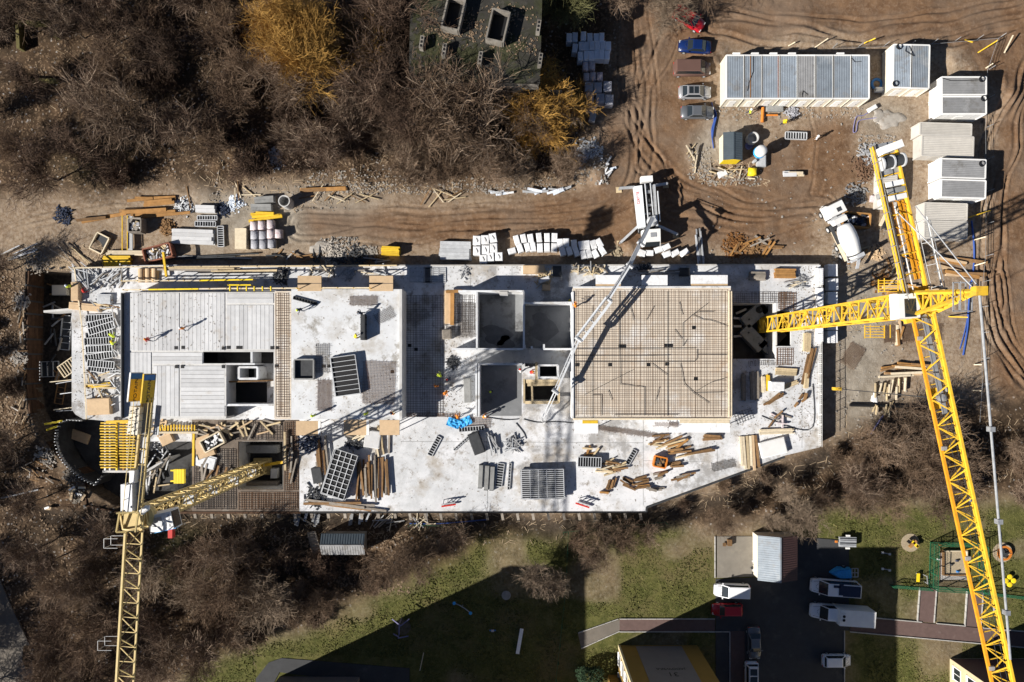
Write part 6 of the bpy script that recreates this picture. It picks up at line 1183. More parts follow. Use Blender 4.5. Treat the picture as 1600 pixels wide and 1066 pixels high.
# pipes and hoses
for nm,m,r_,z,pts,lb,cat in (('black_pipe','black',.22,.22,[(1328,633),(1370,634),(1420,636),(1465,641)],'long thick black pipe lying on pegs beside the bare thicket','pipe'),('blue_hose','blue_hose',.12,.12,[(1518,345),(1522,385),(1521,420),(1514,470),(1512,510),(1505,555)],'blue hose running past the crane head','hose'),('blue_hose','blue_hose',.07,.1,[(1516,440),(1511,500),(1500,545)],'thinner blue hose beside the long one near the crane','hose'),('purple_pipe','purple_pipe',.1,.15,[(1388,640),(1375,656),(1361,678)],'violet pipe slanting at the thicket edge','pipe'),('blue_hose','blue_hose',.08,.08,[(1112,160),(1116,185),(1112,205),(1115,232)],'bundle of blue hose by the parked cars','hose'),('blue_hose','blue_hose',.14,.1,[(1114,168),(1119,180),(1115,200),(1113,215)],'thick blue hose bunch by the silver saloon','hose'),('blue_hose','purple_pipe',.06,.06,[(1372,165),(1350,180),(1338,183),(1333,205),(1338,205),(1341,190),(1355,186),(1372,184)],'looped violet hose in the cabin yard','hose'),('steel_pipe','steel_pale',.12,.1,[(0,779),(60,765)],'long grey pipe lying in the dark scrub','pipe'),('blue_hose','blue_hose',.08,-.3,[(640,818),(690,818),(760,812)],'blue hose along the bank south of the slab','hose')):
    tag(MB().path([P(x,y,z) for x,y in smooth_line(pts,5)],r_,8).build(nm,m),lb,cat)
for k,(x,y) in enumerate(((1369,132),)):
    o = MB().lathe([(.85,0),(.85,.2),(.5,.2),(.5,.0)],20).build('hose_reel','blue'); o.location = P(x,y); tag(o,'blue hose reel lying behind the upright cabin pair','hose')
# blue tarps, orange steel beam, gangway, yellow shoring table
for i,(x,y,dg) in enumerate(((709,661,-20),(727,659,25))):
    r = random.Random(i); v = []; f = []
    for a in range(9):
        for b in range(7): v.append((-.9+a*.225,-.6+b*.2,.15+r.uniform(0,.28)))
    for a in range(8):
        for b in range(6): q = a*7+b; f.append((q,q+7,q+8,q+1))
    o = MB().add(v,f).build('blue_tarp','blue_tarp'); o.location = P(x,y,ZP); o.rotation_euler[2] = math.radians(dg); tag(o,'crumpled bright blue tarp %s of the pair on the slab' % ('eastern one' if i else 'western one'),'tarp')
t = thing('steel_beam','orange-brown steel beam with cross head on the middle slab','beam',P(707,482,ZP)); stick('beam','orange_timber',P(707,456,ZP+.5)-t.location,P(706.5,508,ZP+.5)-t.location,.5,.5,t); stick('cross_head','orange_timber',P(697,456,ZP+.8)-t.location,P(722,455,ZP+.8)-t.location,.4,.3,t)
for x,lb in ((658,'western'),(679,'eastern')): gpanel(x,430,0,3.1,2.0,3,ZP,'large smooth grey panel on the shaded north strip, %s one' % lb,'smooth grey panels',m='steel_pale',plate='steel_pale',cross=6,h=.12)
t = thing('gangway','grey steel gangway with yellow side rails beside the scrap box','gangway',P(200,364)); stick('deck','steel_pale',P(203,338,.4)-t.location,P(203,391,.4)-t.location,.8,.15,t)
for x in (191,199): stick('side_rail','yellow_beam',P(x,337,.9)-t.location,P(x,391,.9)-t.location,.1,.1,t)
yt = thing('shoring_table','yellow slatted shoring table on grey props over the dark basement','shoring table',P(184,697,ZP))
for j in range(17):
    for a,b in ((157,182),(187,211)):
        y = 661+j*4.35; stick('slat','yellow_beam',P(a+rnd.uniform(-1,1),y,ZP+.9)-yt.location,P(b+rnd.uniform(-1,1),y+rnd.uniform(-.4,.4),ZP+.9)-yt.location,.17,.16,yt)
for x,m in ((164.5,'galv'),(172,'galv'),(199,'galv'),(182.5,'yellow'),(193,'orange_timber')): stick('bearer',m,P(x,658,ZP+.7)-yt.location,P(x,735,ZP+.7)-yt.location,.22,.2,yt)
for x in (164,199):
    for y in (664,698,730): q = P(x,y,ZP+.7)-yt.location; stick('prop','galv',Vector((q.x,q.y,ZB-ZP)),q,.1,.1,yt)
stick('edge_beam','yellow_beam',P(166,659,ZP+1.1)-yt.location,P(201,658,ZP+1.1)-yt.location,.3,.2,yt); stick('edge_beam','yellow',P(209,676,ZP+1.1)-yt.location,P(216,659,ZP+1.1)-yt.location,.3,.2,yt)
for i in range(13): tag(stick('yellow_batten','yellow_beam',P(249+i*4.6,664+rnd.uniform(-1,1),ZP+.5),P(251+i*4.6 if i < 2 else 249+i*4.6,673,ZP+.5),.16,.14),'short yellow batten in the even row, '+ORD[i]+' from the counterweights','batten','row of short yellow battens')
for a,b,c,e,m,lb in ((247,676,310,676,'timber_pale','long pale board under the row of yellow battens'),(303,677,302,728,'yellow_beam','upright yellow beam beside the plywood pile'),(70,663,97,658,'yellow','upper yellow strut against the curved basement wall'),(73,672,90,666,'yellow','lower yellow strut against the curved basement wall'),(445,675,446,735,'timber','brown beam along the reinforced crane pit'),(255,394,260,432,'yellow_beam','yellow beam leaning from the skip to the slab')):
    tag(stick('timber_beam',m,P(a,b,ZP+.4 if b > 674 or b < 450 else .9),P(c,e,ZP+.4 if b > 674 or b < 450 else .9),.28,.25),lb,'beam')
t = thing('yellow_form','bright yellow ribbed form standing in the blue shade of the lower pit','formwork',P(284,743,ZP-1.5)); 
for k in range(4): stick('rib','yellow',(-.55+k*.37,-1.0,.6),(-.55+k*.37,1.0,.6),.34,.5,t)
for y in (-.75,.75): stick('strut','yellow',(-1.4,y,.3),(-.7,y,.3),.2,.2,t)
for i,(a,b,c,e) in enumerate(((392,335,440,337),(394,339,436,338),(389,346,441,338),(400,333,428,334))): tag(stick('yellow_beam','yellow_beam',P(a,b,.3+.1*i),P(c,e,.3+.1*i),.38,.3),'yellow beam in the fan above the cement bags, %s layer from the ground' % ORD[i],'beam','yellow beam fan')
# loose mats of reinforcement
def loosemat(px,py,deg,l,w_,sp,z,m,lb,curl=0):
    mb = MB(); n = int(l/sp); k = int(w_/sp)
    for i in range(n+1): x = -l/2+l*i/n; mb.bar((x,-w_/2-rnd.uniform(0,.3),.06),(x,w_/2+rnd.uniform(0,.3),.06),.028)
    for j in range(k+1): y = -w_/2+w_*j/k; mb.bar((-l/2-rnd.uniform(0,.4),y,.11),(l/2+rnd.uniform(0,.4),y,.11),.028)
    o = mb.build('rebar_mat',m); o.location = P(px,py,z); o.rotation_euler[2] = math.radians(deg); tag(o,lb,'rebar mat')
loosemat(568,470,0,3.6,1.1,.18,ZD,'rebar','small rebar mat in the upper corner of the white deck'); loosemat(601,493,28,2.4,1.3,.2,ZD,'rebar_grey','tilted rebar mat beside the dark column on the white deck'); loosemat(592,598,-2,4.2,5.6,.2,ZD,'rebar','large rusty rebar mat near the edge of the white deck'); loosemat(507,618,0,1.8,4.0,.16,ZD,'rebar','narrow rusty rebar mat beside the gridded panel stack'); loosemat(504,560,0,1.7,3.7,.22,ZD,'rebar_grey','narrow grey rebar mat right of the concrete upstand')
loosemat(748,660,-3,3.2,1.2,.2,ZP,'rebar','rebar mat beside the blue tarps'); loosemat(1130,727,12,3.2,1.0,.2,ZP,'rebar_grey','rebar mat near the diagonal slab edge'); loosemat(1332,556,60,3.2,2.2,.2,.1,'rebar','rusty rebar mat on the ground beyond the slab rim'); loosemat(1425,521,2,8,2.2,.16,.1,'rebar','wide rebar mat stack under the crane'); loosemat(1162,650,20,2.4,1.4,.35,ZP,'steel_dark','dark bar grille near the east deck corner'); loosemat(990,676,-8,10,.5,.16,ZP,'rebar','long bundle of rusty bars along the south of the east deck'); loosemat(1041,663,0,3,.4,.1,ZD+.06,'rebar','dark bar bundle lying on the long white plate')
loosemat(105,775,0,2.8,3.0,.3,-.3,'pit_wood','brown grid mat on the pit bank'); loosemat(735,500,0,3.2,4.6,.2,ZP,'rebar_grey','rebar mat between the orange beam and the room wall')
t = thing('column_form','dark upright column form with workers on the white deck','formwork',P(570,512,ZD)); MB().box(-.3,-1.7,0,.25,1.7,1.2).build('form','steel_dark',t)
for k in range(4): stick('clamp','black',(-.38,-1.4+k*.9,.6),(.33,-1.4+k*.9,.6),.12,.9,t)
gpanel(477,470,-15,3.2,.4,8,ZD,'narrow dark perforated rail at the corner of the white deck','',m='steel_dark',h=.2)
for x,y,dg,lb in ((701,785,8,'white trestle with red strip near the south slab edge'),(911,785,-18,'red and grey trestle near the south slab edge')):
    t = thing('trestle',lb,'trestle',P(x,y,ZP),math.radians(dg)); stick('rail','red',(-1,-.35,.4),(1,-.35,.4),.2,.2,t); stick('top','steel_pale',(-.9,0,.9),(1,0,.9),.14,.14,t)
    for s in (-.6,0,.6): stick('leg','galv',(s,-.35,0),(s,.1,1.0),.09,.09,t); stick('leg','galv',(s,.45,0),(s,.1,1.0),.09,.09,t)
# timber barrier posts along the site boundary
for i,(a,b,c,e) in enumerate(((1527,83,1559,63),(1538,108,1552,99),(1569,83,1583,55),(1350,68,1368,60),(1271,76,1294,60),(1232,72,1243,66),(1513,340,1548,329),(1522,375,1541,370),(1523,415,1540,410),(1482,495,1512,496),(1522,570,1535,570),(1519,610,1534,611),(1507,62,1520,66))):
    tag(stick('barrier_pole','timber_pale' if i%3 else 'yellow_beam',P(a,b,.2),P(c,e,1.2),.14,.14),'leaning timber pole of the site barrier, %s along the boundary' % ORD[i],'pole','site barrier poles')
bf = thing('site_fence','thin wire boundary fence between the cabins and the rutted eastern track','fence',P(1533,350))
pts = [(1300,76),(1420,72),(1560,60),(1543,110),(1540,200),(1541,300),(1540,400),(1532,480),(1535,600),(1531,660)]
for (x1,y1),(x2,y2) in zip(pts[:-1],pts[1:]):
    n = max(1,int(math.hypot(x2-x1,y2-y1)/35))
    for i in range(n): q = P(x1+(x2-x1)*i/n,y1+(y2-y1)*i/n)-bf.location; stick('post','galv',q,q+Vector((.1,.05,1.5)),.08,.08,bf)
    for z in (.5,1.0,1.45): stick('wire','scaffold',P(x1,y1,z)-bf.location,P(x2,y2,z)-bf.location,.035,.035,bf)
lf = thing('lawn_fence','thin green wire fence running down the shaded lawn to the picture edge','fence',P(880,920)); 
for (x1,y1),(x2,y2) in (((888,832),(884,920)),((884,920),(866,1090)),((640,820),(730,824)),((880,832),(1040,816))):
    n = max(1,int(math.hypot(x2-x1,y2-y1)/28))
    for i in range(n+1): q = P(x1+(x2-x1)*i/n,y1+(y2-y1)*i/n)-lf.location; stick('post','green_fence',q,q+Vector((0,0,1.3)),.08,.08,lf)
    for z in (.3,.8,1.3): stick('wire','green_fence',P(x1,y1,z)-lf.location,P(x2,y2,z)-lf.location,.04,.04,lf)
# ladders of planks down the south bank
t = thing('plank_walkway','weathered plank walkway with rails leading down through the thicket','walkway',P(490,865))
for s in (-6,6): stick('rail','timber_grey',P(487+s,833,.2)-t.location,P(503+s,892,.2)-t.location,.16,.2,t)
for k in range(12): x = 487+16*k/12; y = 833+59*k/12; stick('tread','timber_grey',P(x-6,y+1,.18)-t.location,P(x+6,y-1,.18)-t.location,.4,.08,t)
# heaps of rusty scrap
def heap(px,py,r_,n,m,lb,cat,z=0,s=(.2,.8),hh=.7):
    r = random.Random(int(px)); mb = MB()
    for _ in range(n):
        a = r.uniform(0,6.3); q = r_*math.sqrt(r.random()); q *= r.choice((.6,.8,1,1,1.25)); h = hh*.6*max(0,1-q/r_)*r.random()
        c = Vector((q*math.cos(a),q*math.sin(a),h+.06)); dv = Vector((r.uniform(-1,1),r.uniform(-1,1),r.uniform(-.3,.3)))*r.uniform(*s)/2; (mb.bar(c-dv,c+dv,r.uniform(.04,.16)) if r.random() < .7 else mb.cbox(c.x,c.y,c.z,r.uniform(.1,.45),r.uniform(.08,.3),r.uniform(.03,.2),rz=r.uniform(0,3)))
    o = mb.build('scrap_heap',m); o.location = P(px,py,z); tag(o,lb,cat); kind(o,'stuff')
for a in ((1150,385,1.7,260,'rust','rusty wire heap in the dark north-east of the slab','scrap heap'),(1172,391,1.2,120,'timber_brown','brown wire heap beside the rusty one','scrap heap'),(1352,262,1.9,200,'rebar','rusty bar heap beside the pale container','scrap heap'),(1357,243,1.6,150,'scaffold','grey frame heap above the rusty bars','scrap heap'),(262,357,1.1,160,'timber_brown','brown rusty coil beside the grey scrap box','scrap heap'),(98,337,1.2,120,'navy','dark blue heap of sacks at the thicket edge','heap'),(1338,305,1.6,120,'scaffold','dark frame heap in the mixer truck cab shadow','scrap heap'),(1237,176,.9,100,'bag_grey','grey rag heap near the long cabin row','heap'),(920,240,2.0,300,'steel_pale','grey plastic and wire heap at the track bend','heap'),(560,400,1.8,160,'steel_dark','dark heap of fittings in the slab trench','scrap heap'),(520,395,1.8,220,'rubble','pale rubble heap at the trench edge','heap'),(432,248,1.4,160,'steel_pale','silvery foil heap at the edge of the wood','heap'),(368,318,1.2,120,'bluewhite_wrap','blue-white sheet heap west of the stone packs','heap'),(350,328,1.1,90,'navy','dark blue sheet heap beside the pale stone pack','heap'),(288,322,1.4,120,'steel_pale','pale bar heap west of the pale stone pack','heap'),(707,566,.9,90,'steel_dark','dark tool heap between orange beam and rooms','scrap heap'),(1005,420,1.0,80,'steel_dark','dark heap between white plates','scrap heap'),(850,431,1.3,90,'timber','wood scrap heap in the shaded passage','scrap heap'),(965,395,1.0,100,'sandpit','small sand pile beside the pump truck pallets','sand pile'),(1367,395,1.3,120,'plywood','broken plywood heap behind the mixer chute','scrap heap'),(1378,440,1.5,130,'rust','rusty sheet heap below the crane platform','scrap heap'),(555,690,1.2,140,'steel_dark','dark fittings heap between plywood plates','scrap heap'),(487,690,1.6,150,'navy','dark blue fittings heap below the western plywood plate','scrap heap'),(495,775,1.5,120,'steel_dark','black fittings heap at the foot of the tilted stack','scrap heap'),(545,430,.9,70,'galv','silver clamp heap on the north strip','scrap heap'),(440,431,1.2,120,'steel_dark','dark net heap on the north strip','scrap heap'),(1250,440,.9,60,'scaffold','bar heap on the north-east slab corner','scrap heap'),(725,425,1.0,30,'scaffold','few bars on the sunny north strip','scrap heap')):
    heap(*a[:6],a[6],z=ZP if (a[1] > 412 and 110 < a[0] < 1280) else 0)

def spill(cx, cy, rx, ry, sd, lb, m='roof_pale'):
    n = 26; p = P(cx,cy); z = gz(cx,cy); r = random.Random(sd); f = [1+.18*math.sin(i*.72+sd)+.1*math.sin(i*1.7+2*sd)+r.uniform(-.07,.07) for i in range(n)]
    rings = [[(k_*rx*f[i]*math.cos(i*6.2832/n), k_*ry*f[i]*math.sin(i*6.2832/n), h_) for i in range(n)] for k_, h_ in ((1,-.1),(.93,.06),(.6,.14+.0),(.25,.16))]
    o = MB().loft(rings).build('concrete_spill', m, None, True); o.location = (p.x,p.y,z); tag(o, lb, 'concrete spill')
spill(1390,186,2.2,1.3,1,'pale dried concrete spill in front of the upright cabin pair','spill'); spill(1375,181,1.1,.9,2,'smaller pale concrete spill beside the larger one','spill'); spill(508,387,2.4,.9,3,'pale grey concrete spill at the trench edge','spill'); spill(1367,622,.5,.8,4,'small white concrete spill by the black pipe','white_wrap')

for x,y,dg,l,w_,n,z,lb,m in ((75,577,2,3.4,2.2,4,-3.0,'dark formwork panel with white ties on the deep pit floor','steel_dark'),(108,574,35,2.6,1.8,6,-.6,'slanted pale louvre frame at the rim of the deep pit','timber_pale'),(104,520,85,5,1.4,5,-3.0,'dark wall form standing in the shade of the deep pit','steel_dark'),(96,610,80,4,1.2,5,-3.0,'dark wall form lying south in the deep pit','timber_brown')):
    gpanel(x,y,dg,l,w_,n,z,lb,'panels in the deep pit',m='steel_pale' if m == 'steel_dark' else m,plate=m if m != 'timber_pale' else None,h=.25)
for k in range(7): tag(stick('steel_prop','steel_pale',P(62,566+k*4.6,.2),P(62.8,566+k*4.6,.2),.18,.18),'small white tie end, %s down the dark panel edge in the pit' % ORD[k],'tie','white tie ends in the pit')
pile([(92,540,10,2.6,70,16,50,30),(90,470,8,2.2,20,16,30,50),(150,775,10,2.4,10,20,10,40)],['timber_grey','timber_brown','steel_dark','scaffold'],'scrap length on the dark floor of the deep pit','scrap on the pit floor',-3.0,61,.18,.16,'scrap','scrap_length')
pile([(103,602,3,4.0,8,8,12,3),(110,640,3,3.6,2,6,8,4)],['steel_pale','timber_pale'],'thin pale strut bracing the slab rim over the deep pit','struts over the deep pit',-.5,62,.1,.1,'strut','brace_strut')
pile([(32,520,16,1.6,80,7,80,40),(30,640,10,1.4,70,8,50,40),(60,735,10,1.4,-40,20,18,30)],['timber_grey','wood_chip','rubble','timber_brown'],'broken batten on the rough western rim of the pit','battens on the western rim',.1,63,.14,.12)
for x,y,r_,n,m,lb in ((34,470,1.3,140,'rubble','pale earth and rubble heap on the upper western pit rim'),(30,560,1.2,120,'rubble','earth and rubble heap halfway along the western pit rim'),(70,715,1.5,150,'rubble','rubble heap at the bend of the south-west pit rim'),(112,745,1.3,150,'path_pale','sandy rubble heap below the curved basement wall'),(120,775,1.2,120,'path_pale','sandy rubble heap at the south-west pit corner'),(60,410,1.6,150,'timber_grey','grey lath heap above the pit corner')): heap(x,y,r_,n,m,lb,'rubble heap',0,(.1,.4),.5)

pile([(255,668,10,2.2,20,18,8,50),(395,668,12,2.4,10,45,9,50),(330,670,8,2.6,-20,26,9,40)],['timber_brown','timber_grey','timber','plywood'],'loose brown timber on the dirty strip south of the slatted deck','timber south of the slatted deck',ZP,71,.22,.14)
pile([(240,745,14,2.4,70,14,24,30)],['timber_grey','steel_dark','scaffold','timber'],'length of scrap beside the bright yellow ribbed form','scrap by the yellow form',ZB,72,.2,.16,'scrap','scrap_length')
pile([(335,745,9,3.2,78,20,22,12),(455,720,6,3.4,86,5,30,6)],['timber_brown','timber_grey'],'brown plank lying on the reinforced slab by the crane pit','planks by the crane pit',ZP,73,.24,.12)
pile([(155,630,8,2.4,10,14,8,20),(160,475,8,2.2,-10,16,8,30),(150,600,10,1.8,60,14,16,50)],['scaffold','timber','steel_pale','timber_brown'],'odd length strewn along the western slab strip','odd lengths on the western strip',ZP,74,.14,.12)
# ================================================================ people
def person_mesh(pose, cols):
    import bmesh
    sk = {'hip':(0,0,.95),'waist':(0,0,1.1),'chest':(0,.0,1.38),'neck':(0,0,1.52),'head':(0,.02,1.66),'top':(0,.02,1.78)}
    arm = {'stand':((.23,.02,1.42),(.30,.05,1.12),(.28,.22,.92)),'reach':((.23,.05,1.42),(.32,.30,1.30),(.22,.58,1.22)),'walk':((.23,.02,1.42),(.30,-.06,1.14),(.30,.12,.92))}[pose]
    leg = {'stand':((.11,0,.92),(.13,.03,.5),(.14,0,.08),(.15,.16,.05)),'reach':((.11,0,.92),(.16,.12,.5),(.18,-.04,.08),(.19,.12,.05)),'walk':((.11,0,.92),(.12,.18,.52),(.12,.24,.08),(.12,.40,.06))}[pose]
    leg2 = leg if pose != 'walk' else ((.11,0,.92),(.12,-.05,.5),(.12,-.28,.14),(.12,-.16,.06))
    bend = {'stand':0,'reach':.5,'walk':.08}[pose]
    def B(p):
        x, y, z = p
        if z > .96 and bend: dz = z-.95; y, z = y*math.cos(bend)+dz*math.sin(bend), .95+dz*math.cos(bend)-y*math.sin(bend)
        return (x, y, z)
    mb = MB()
    def limb(pts, rs, n=8, sx=1.0):
        rings = []
        for i, (p, r) in enumerate(zip(pts, rs)):
            p = Vector(p); a = Vector(pts[max(0,i-1)]); b = Vector(pts[min(len(pts)-1,i+1)]); d = (b-a).normalized(); u = d.cross(Vector((0,1,.01))).normalized(); v = u.cross(d)
            rings.append([tuple(p+u*(r*sx*math.cos(2*math.pi*k/n))+v*(r*math.sin(2*math.pi*k/n))) for k in range(n)])
        return rings
    mb.loft(limb([B((0,0,.86)),B((0,0,.98)),B((0,0,1.15)),B((0,0,1.36)),B((0,0,1.48)),B((0,0,1.53)),B((0,.01,1.58)),B((0,.02,1.66)),B((0,.02,1.74)),B((0,.02,1.79))],[.13,.15,.135,.15,.11,.06,.075,.10,.09,.04],10,1.35),0)
    for s in (-1,1):
        l_ = leg if s > 0 else leg2
        mb.loft(limb([(s*x,y,z) for x,y,z in l_[:3]]+[(s*l_[3][0],l_[3][1],l_[3][2])],[.09,.065,.05,.045]),1)
        mb.loft(limb([B((s*.17,0,1.44))]+[B((s*x,y,z)) for x,y,z in arm],[.06,.06,.048,.035]),0)
        h = Vector(B((s*arm[2][0],arm[2][1],arm[2][2])))
        mb.loft(limb([tuple(h),tuple(h+Vector((0,.06,-.05))),tuple(h+Vector((0,.1,-.1)))],[.04,.045,.015]),2)
    return mb, B
PM = {}
def person(px, py, z, deg, pose, vest, helmet, trousers, lb):
    k = (pose, vest, trousers)
    if k not in PM:
        mb, B = person_mesh(pose, 0); me = mb.mesh('person', [vest, trousers, 'skin']); me.materials.clear()
        for m in (vest, trousers, 'skin'): me.materials.append(MT[m])
        me.polygons.foreach_set('material_index', mb.m); me.polygons.foreach_set('use_smooth', [True]*len(me.polygons)); PM[k] = (me, B)
    me, B = PM[k]; o = link('person', me); o.location = P(px,py,z); o.rotation_euler[2] = math.radians(deg); tag(o, lb, 'person')
    c = B((0,.02,1.70)); MB().lathe([(.17,0),(.165,.04),(.125,.05),(.12,.10),(.08,.15),(.02,.165)],12,c).build('helmet', helmet, o, True)
    c = B((0,0,1.2)); q = MB().lathe([(.17,-.14),(.185,0),(.185,.18),(.14,.27)],12,(0,0,0),sy=.8).build('vest', vest, o, True); q.location = c; q.rotation_euler[0] = -{'stand':0,'reach':.5,'walk':.08}[pose]
for a in ((690,588,ZP,40,'reach','hivis','hivis','navy','worker in lime vest bending over the shaded rebar mat'),(682.5,603,ZP,-20,'stand','hivis_orange','orange','navy','worker in orange standing on the shaded rebar mat'),(704,592,ZP,100,'reach','navy','red','navy','dark clad worker with red helmet at the edge of the shaded rebar'),(699,611,ZP,160,'reach','hivis_orange','orange','navy','worker in orange crouching beside the plank bundle'),(767,612,ZP,10,'stand','navy','hivis','navy','lone worker with lime helmet in the dark lower room'),(716,652,ZP,0,'reach','hivis_orange','orange','navy','worker in orange between the two blue tarps'),(756,651,ZP,-60,'reach','hivis_orange','white_paint','navy','worker with white helmet at the foot of the room wall'),(899,480,ZD+.05,30,'reach','hivis_orange','orange','navy','worker with orange helmet at the rim of the east deck'),(889,471,ZP,200,'stand','hivis','yellow','navy','worker in lime jacket just outside the east deck rim'),(814,581,ZP,20,'reach','white_paint','red','navy','worker in white with red helmet beside the shaft shuttering'),(829,582,ZP,-70,'reach','red','hivis_orange','navy','worker in red jacket beside the shaft shuttering'),(493,649,ZD,0,'stand','hivis','hivis','navy','worker above the western plywood plate on the white deck'),(575,646,ZD,30,'walk','hivis','hivis','navy','worker above the middle plywood plate on the white deck'),(615,645,ZD,-40,'stand','hivis_orange','navy','yellow','worker at the corner of the white deck above the eastern plywood plate'),(568,491,ZD,60,'reach','navy','steel_dark','navy','dark clad worker at the top end of the column form'),(557,527,ZD,-60,'reach','yellow','yellow','navy','worker in yellow at the bottom end of the column form'),(474,484,ZD,120,'reach','navy','hivis','navy','dark clad worker with lime stripe on the white deck corner'),(238,531,ZD,70,'walk','red','hivis_orange','navy','worker with red jacket on the slatted west deck'),(291,514,ZD,20,'walk','hivis_orange','white_wrap','navy','worker in faded orange on the slatted west deck seam'),(184,527,ZP,20,'reach','hivis','hivis','navy','upper of two lime clad workers at the west deck edge'),(182,538,ZP,-30,'reach','hivis','yellow','navy','lower of two lime clad workers at the west deck edge'),(116,449,ZP,40,'walk','hivis','bluewhite_wrap','navy','worker in lime jacket at the rim of the deep pit'),(137,457,ZP,-60,'reach','red','red','navy','worker in red bending beside the scaffold tube heap'),(1169,178,0,80,'walk','hivis','white_paint','navy','worker in pale lime jacket walking along the long cabin row'),(1221,195,0,-50,'walk','yellow','yellow','navy','worker in yellow beside the white ribbed rack'),(1272,219,0,60,'walk','white_wrap','white_paint','timber_brown','worker in white standing alone in the open yard')):
    person(*a)
# ================================================================ trees
def tree_mesh(seed, h, R, limbs, mT, mC, dense=1.0, trunk=.13, up=.75, bush=False):
    r = random.Random(seed); tv, tf, cv, cf, cm = [], [], [], [], []
    def seg(V, Fc, p, q, r0, r1, n=3):
        d = (q-p); L = d.length
        if L < 1e-5: return
        d /= L; u = d.orthogonal().normalized(); t = d.cross(u); o = len(V)
        for b, rr in ((p,r0),(q,r1)):
            for i in range(n): a = 2*math.pi*i/n; V.append(tuple(b+u*(math.cos(a)*rr)+t*(math.sin(a)*rr)))
        for i in range(n): Fc.append((o+i,o+(i+1)%n,o+n+(i+1)%n,o+n+i))
    def rv(s): return Vector((r.gauss(0,s),r.gauss(0,s),r.gauss(0,s)))
    def branch(p, d, L, rad, lev):
        k = 4 if lev < 2 else (3 if lev == 2 else 2); st = L/k; q = p.copy(); pts = []
        for i in range(k):
            d = (d+rv(.13 if lev < 3 else .22)+Vector((0,0,.08 if lev < 2 else .05))).normalized(); e = q+d*st; r0 = rad*(1-.7*i/k); r1 = rad*(1-.7*(i+1)/k)
            fl = (.045,.034,.024,.015)[lev]*(.7 if mC == 'twig_gold' else 1); seg(cv, cf, q, e, max(r0,fl), max(r1,fl*.75), 5 if lev == 0 else 3); cm.extend([0 if lev < 2 or (lev == 2 and seed % 2) else 1]*(5 if lev == 0 else 3)); q = e; pts.append((q.copy(), d.copy(), r1))
        if lev >= 3: return
        for i, (q, d2, rr) in enumerate(pts):
            m = {0:3,1:3,2:2}[lev]; m = max(1, int(m*dense+r.random()))
            for _ in range(m):
                s = rv(1); s -= d2*s.dot(d2); s.normalize(); nd = (d2*r.uniform(.45,.9)+s*r.uniform(.5,.9)).normalized()
                branch(q-d2*st*r.random()*.8, nd, L*r.uniform(.45,.72), max(rr*.62,.014), lev+1)
    H0 = h*(.30 if not bush else .03); q = Vector((0,0,-.1)); d = Vector((r.gauss(0,.05),r.gauss(0,.05),1)).normalized(); n = 5
    for i in range(n):
        e = q+d*((H0+.1)/n); d = (d+rv(.05)).normalized(); seg(tv, tf, q, e, trunk*(1.25-.12*i), trunk*(1.25-.12*(i+1)), 7); q = e
    for i in range(limbs):
        a = i*2*math.pi/limbs+r.uniform(-.35,.35); tilt = r.uniform(.25,1.0) if not bush else r.uniform(.15,1.15)
        dd = Vector((math.cos(a)*math.sin(tilt),math.sin(a)*math.sin(tilt),math.cos(tilt)*up+.12)).normalized()
        branch(q+Vector((0,0,-H0*.25*r.random())), dd, (R*.72+(h-H0)*.25)*r.uniform(.75,1.1), trunk*r.uniform(.4,.65), 0)
    def mk(nm, V, Fc, m, mi=None):
        me = bpy.data.meshes.new(nm); me.from_pydata(V, [], Fc)
        for q in (m if isinstance(m,(list,tuple)) else [m]): me.materials.append(MT[q])
        if mi: me.polygons.foreach_set('material_index', mi)
        me.update(); return me
    return mk('trunk', tv, tf, mT), mk('crown', cv, cf, ['limb' if mC not in ('twig_gold','twig_green') else mC, mC], cm)
TV = {'grey':[tree_mesh(100+i,9,4.2,6,'bark','twig',.8) for i in range(5)], 'dark':[tree_mesh(200+i,8,3.6,6,'bark','twig_dark',.8) for i in range(4)], 'pale':[tree_mesh(300+i,8,3.6,7,'bark','twig_pale',.7,.16) for i in range(3)],
      'gold':[tree_mesh(400,9,4.6,11,'bark','twig_gold',1.15,.2),tree_mesh(401,4.5,3.4,14,'bark','twig_gold',1.1,.12,.9,True)], 'green':[tree_mesh(500,8,4.2,10,'bark','twig_green',1.0)],
      'shrub':[tree_mesh(600+i,3.0,1.9,9,'bark','twig_dark',.75,.05,.9,True) for i in range(3)]+[tree_mesh(610+i,2.6,1.7,9,'bark','twig',.75,.05,.9,True) for i in range(3)]}
tr_ = random.Random(5)
def tree(kind_, px, py, s, lb, group, i=None, z=0):
    ms = TV[kind_]; me = ms[tr_.randrange(len(ms)) if i is None else i]
    t = thing('bare_tree' if kind_ != 'shrub' else 'bare_shrub', lb, 'tree' if kind_ != 'shrub' else 'shrub', P(px,py,z), tr_.uniform(0,6.28), group); t.scale = (s,s,s*tr_.uniform(.9,1.1))
    link('trunk', me[0], t); link('crown', me[1], t); return t
LMK = [('the big golden willow',505,110),('the mossy foundation walls',60,60),('the upper picture corner',-20,0),('the silvery foil heap',432,248),('the dark blue sack heap',98,337),('the derelict building',640,60),('the orange shrub',848,165),('the pile of wall fragments',650,145),('the large concrete ring',451,300),('the grey metal shed',536,850),('the plank walkway',492,862),('the pale crane cab',260,830),('the pale footpath',20,1000),('the lower picture edge',200,1090),('the curved basement wall',60,690),('the pit corner post',30,420),('the garage',1215,830),('the diagonal slab edge',1120,750),('the black pipe',1390,640),('the crane jib trolley',1470,620),('the grey crane pendant',1560,720),('the sandpit fence',1490,790),('the trailer',1321,820),('the shaded exercise frame',632,950),('the muddy track bend',920,240),('the row of cement bags',420,300),('the top picture edge',250,-60)]
WT = []
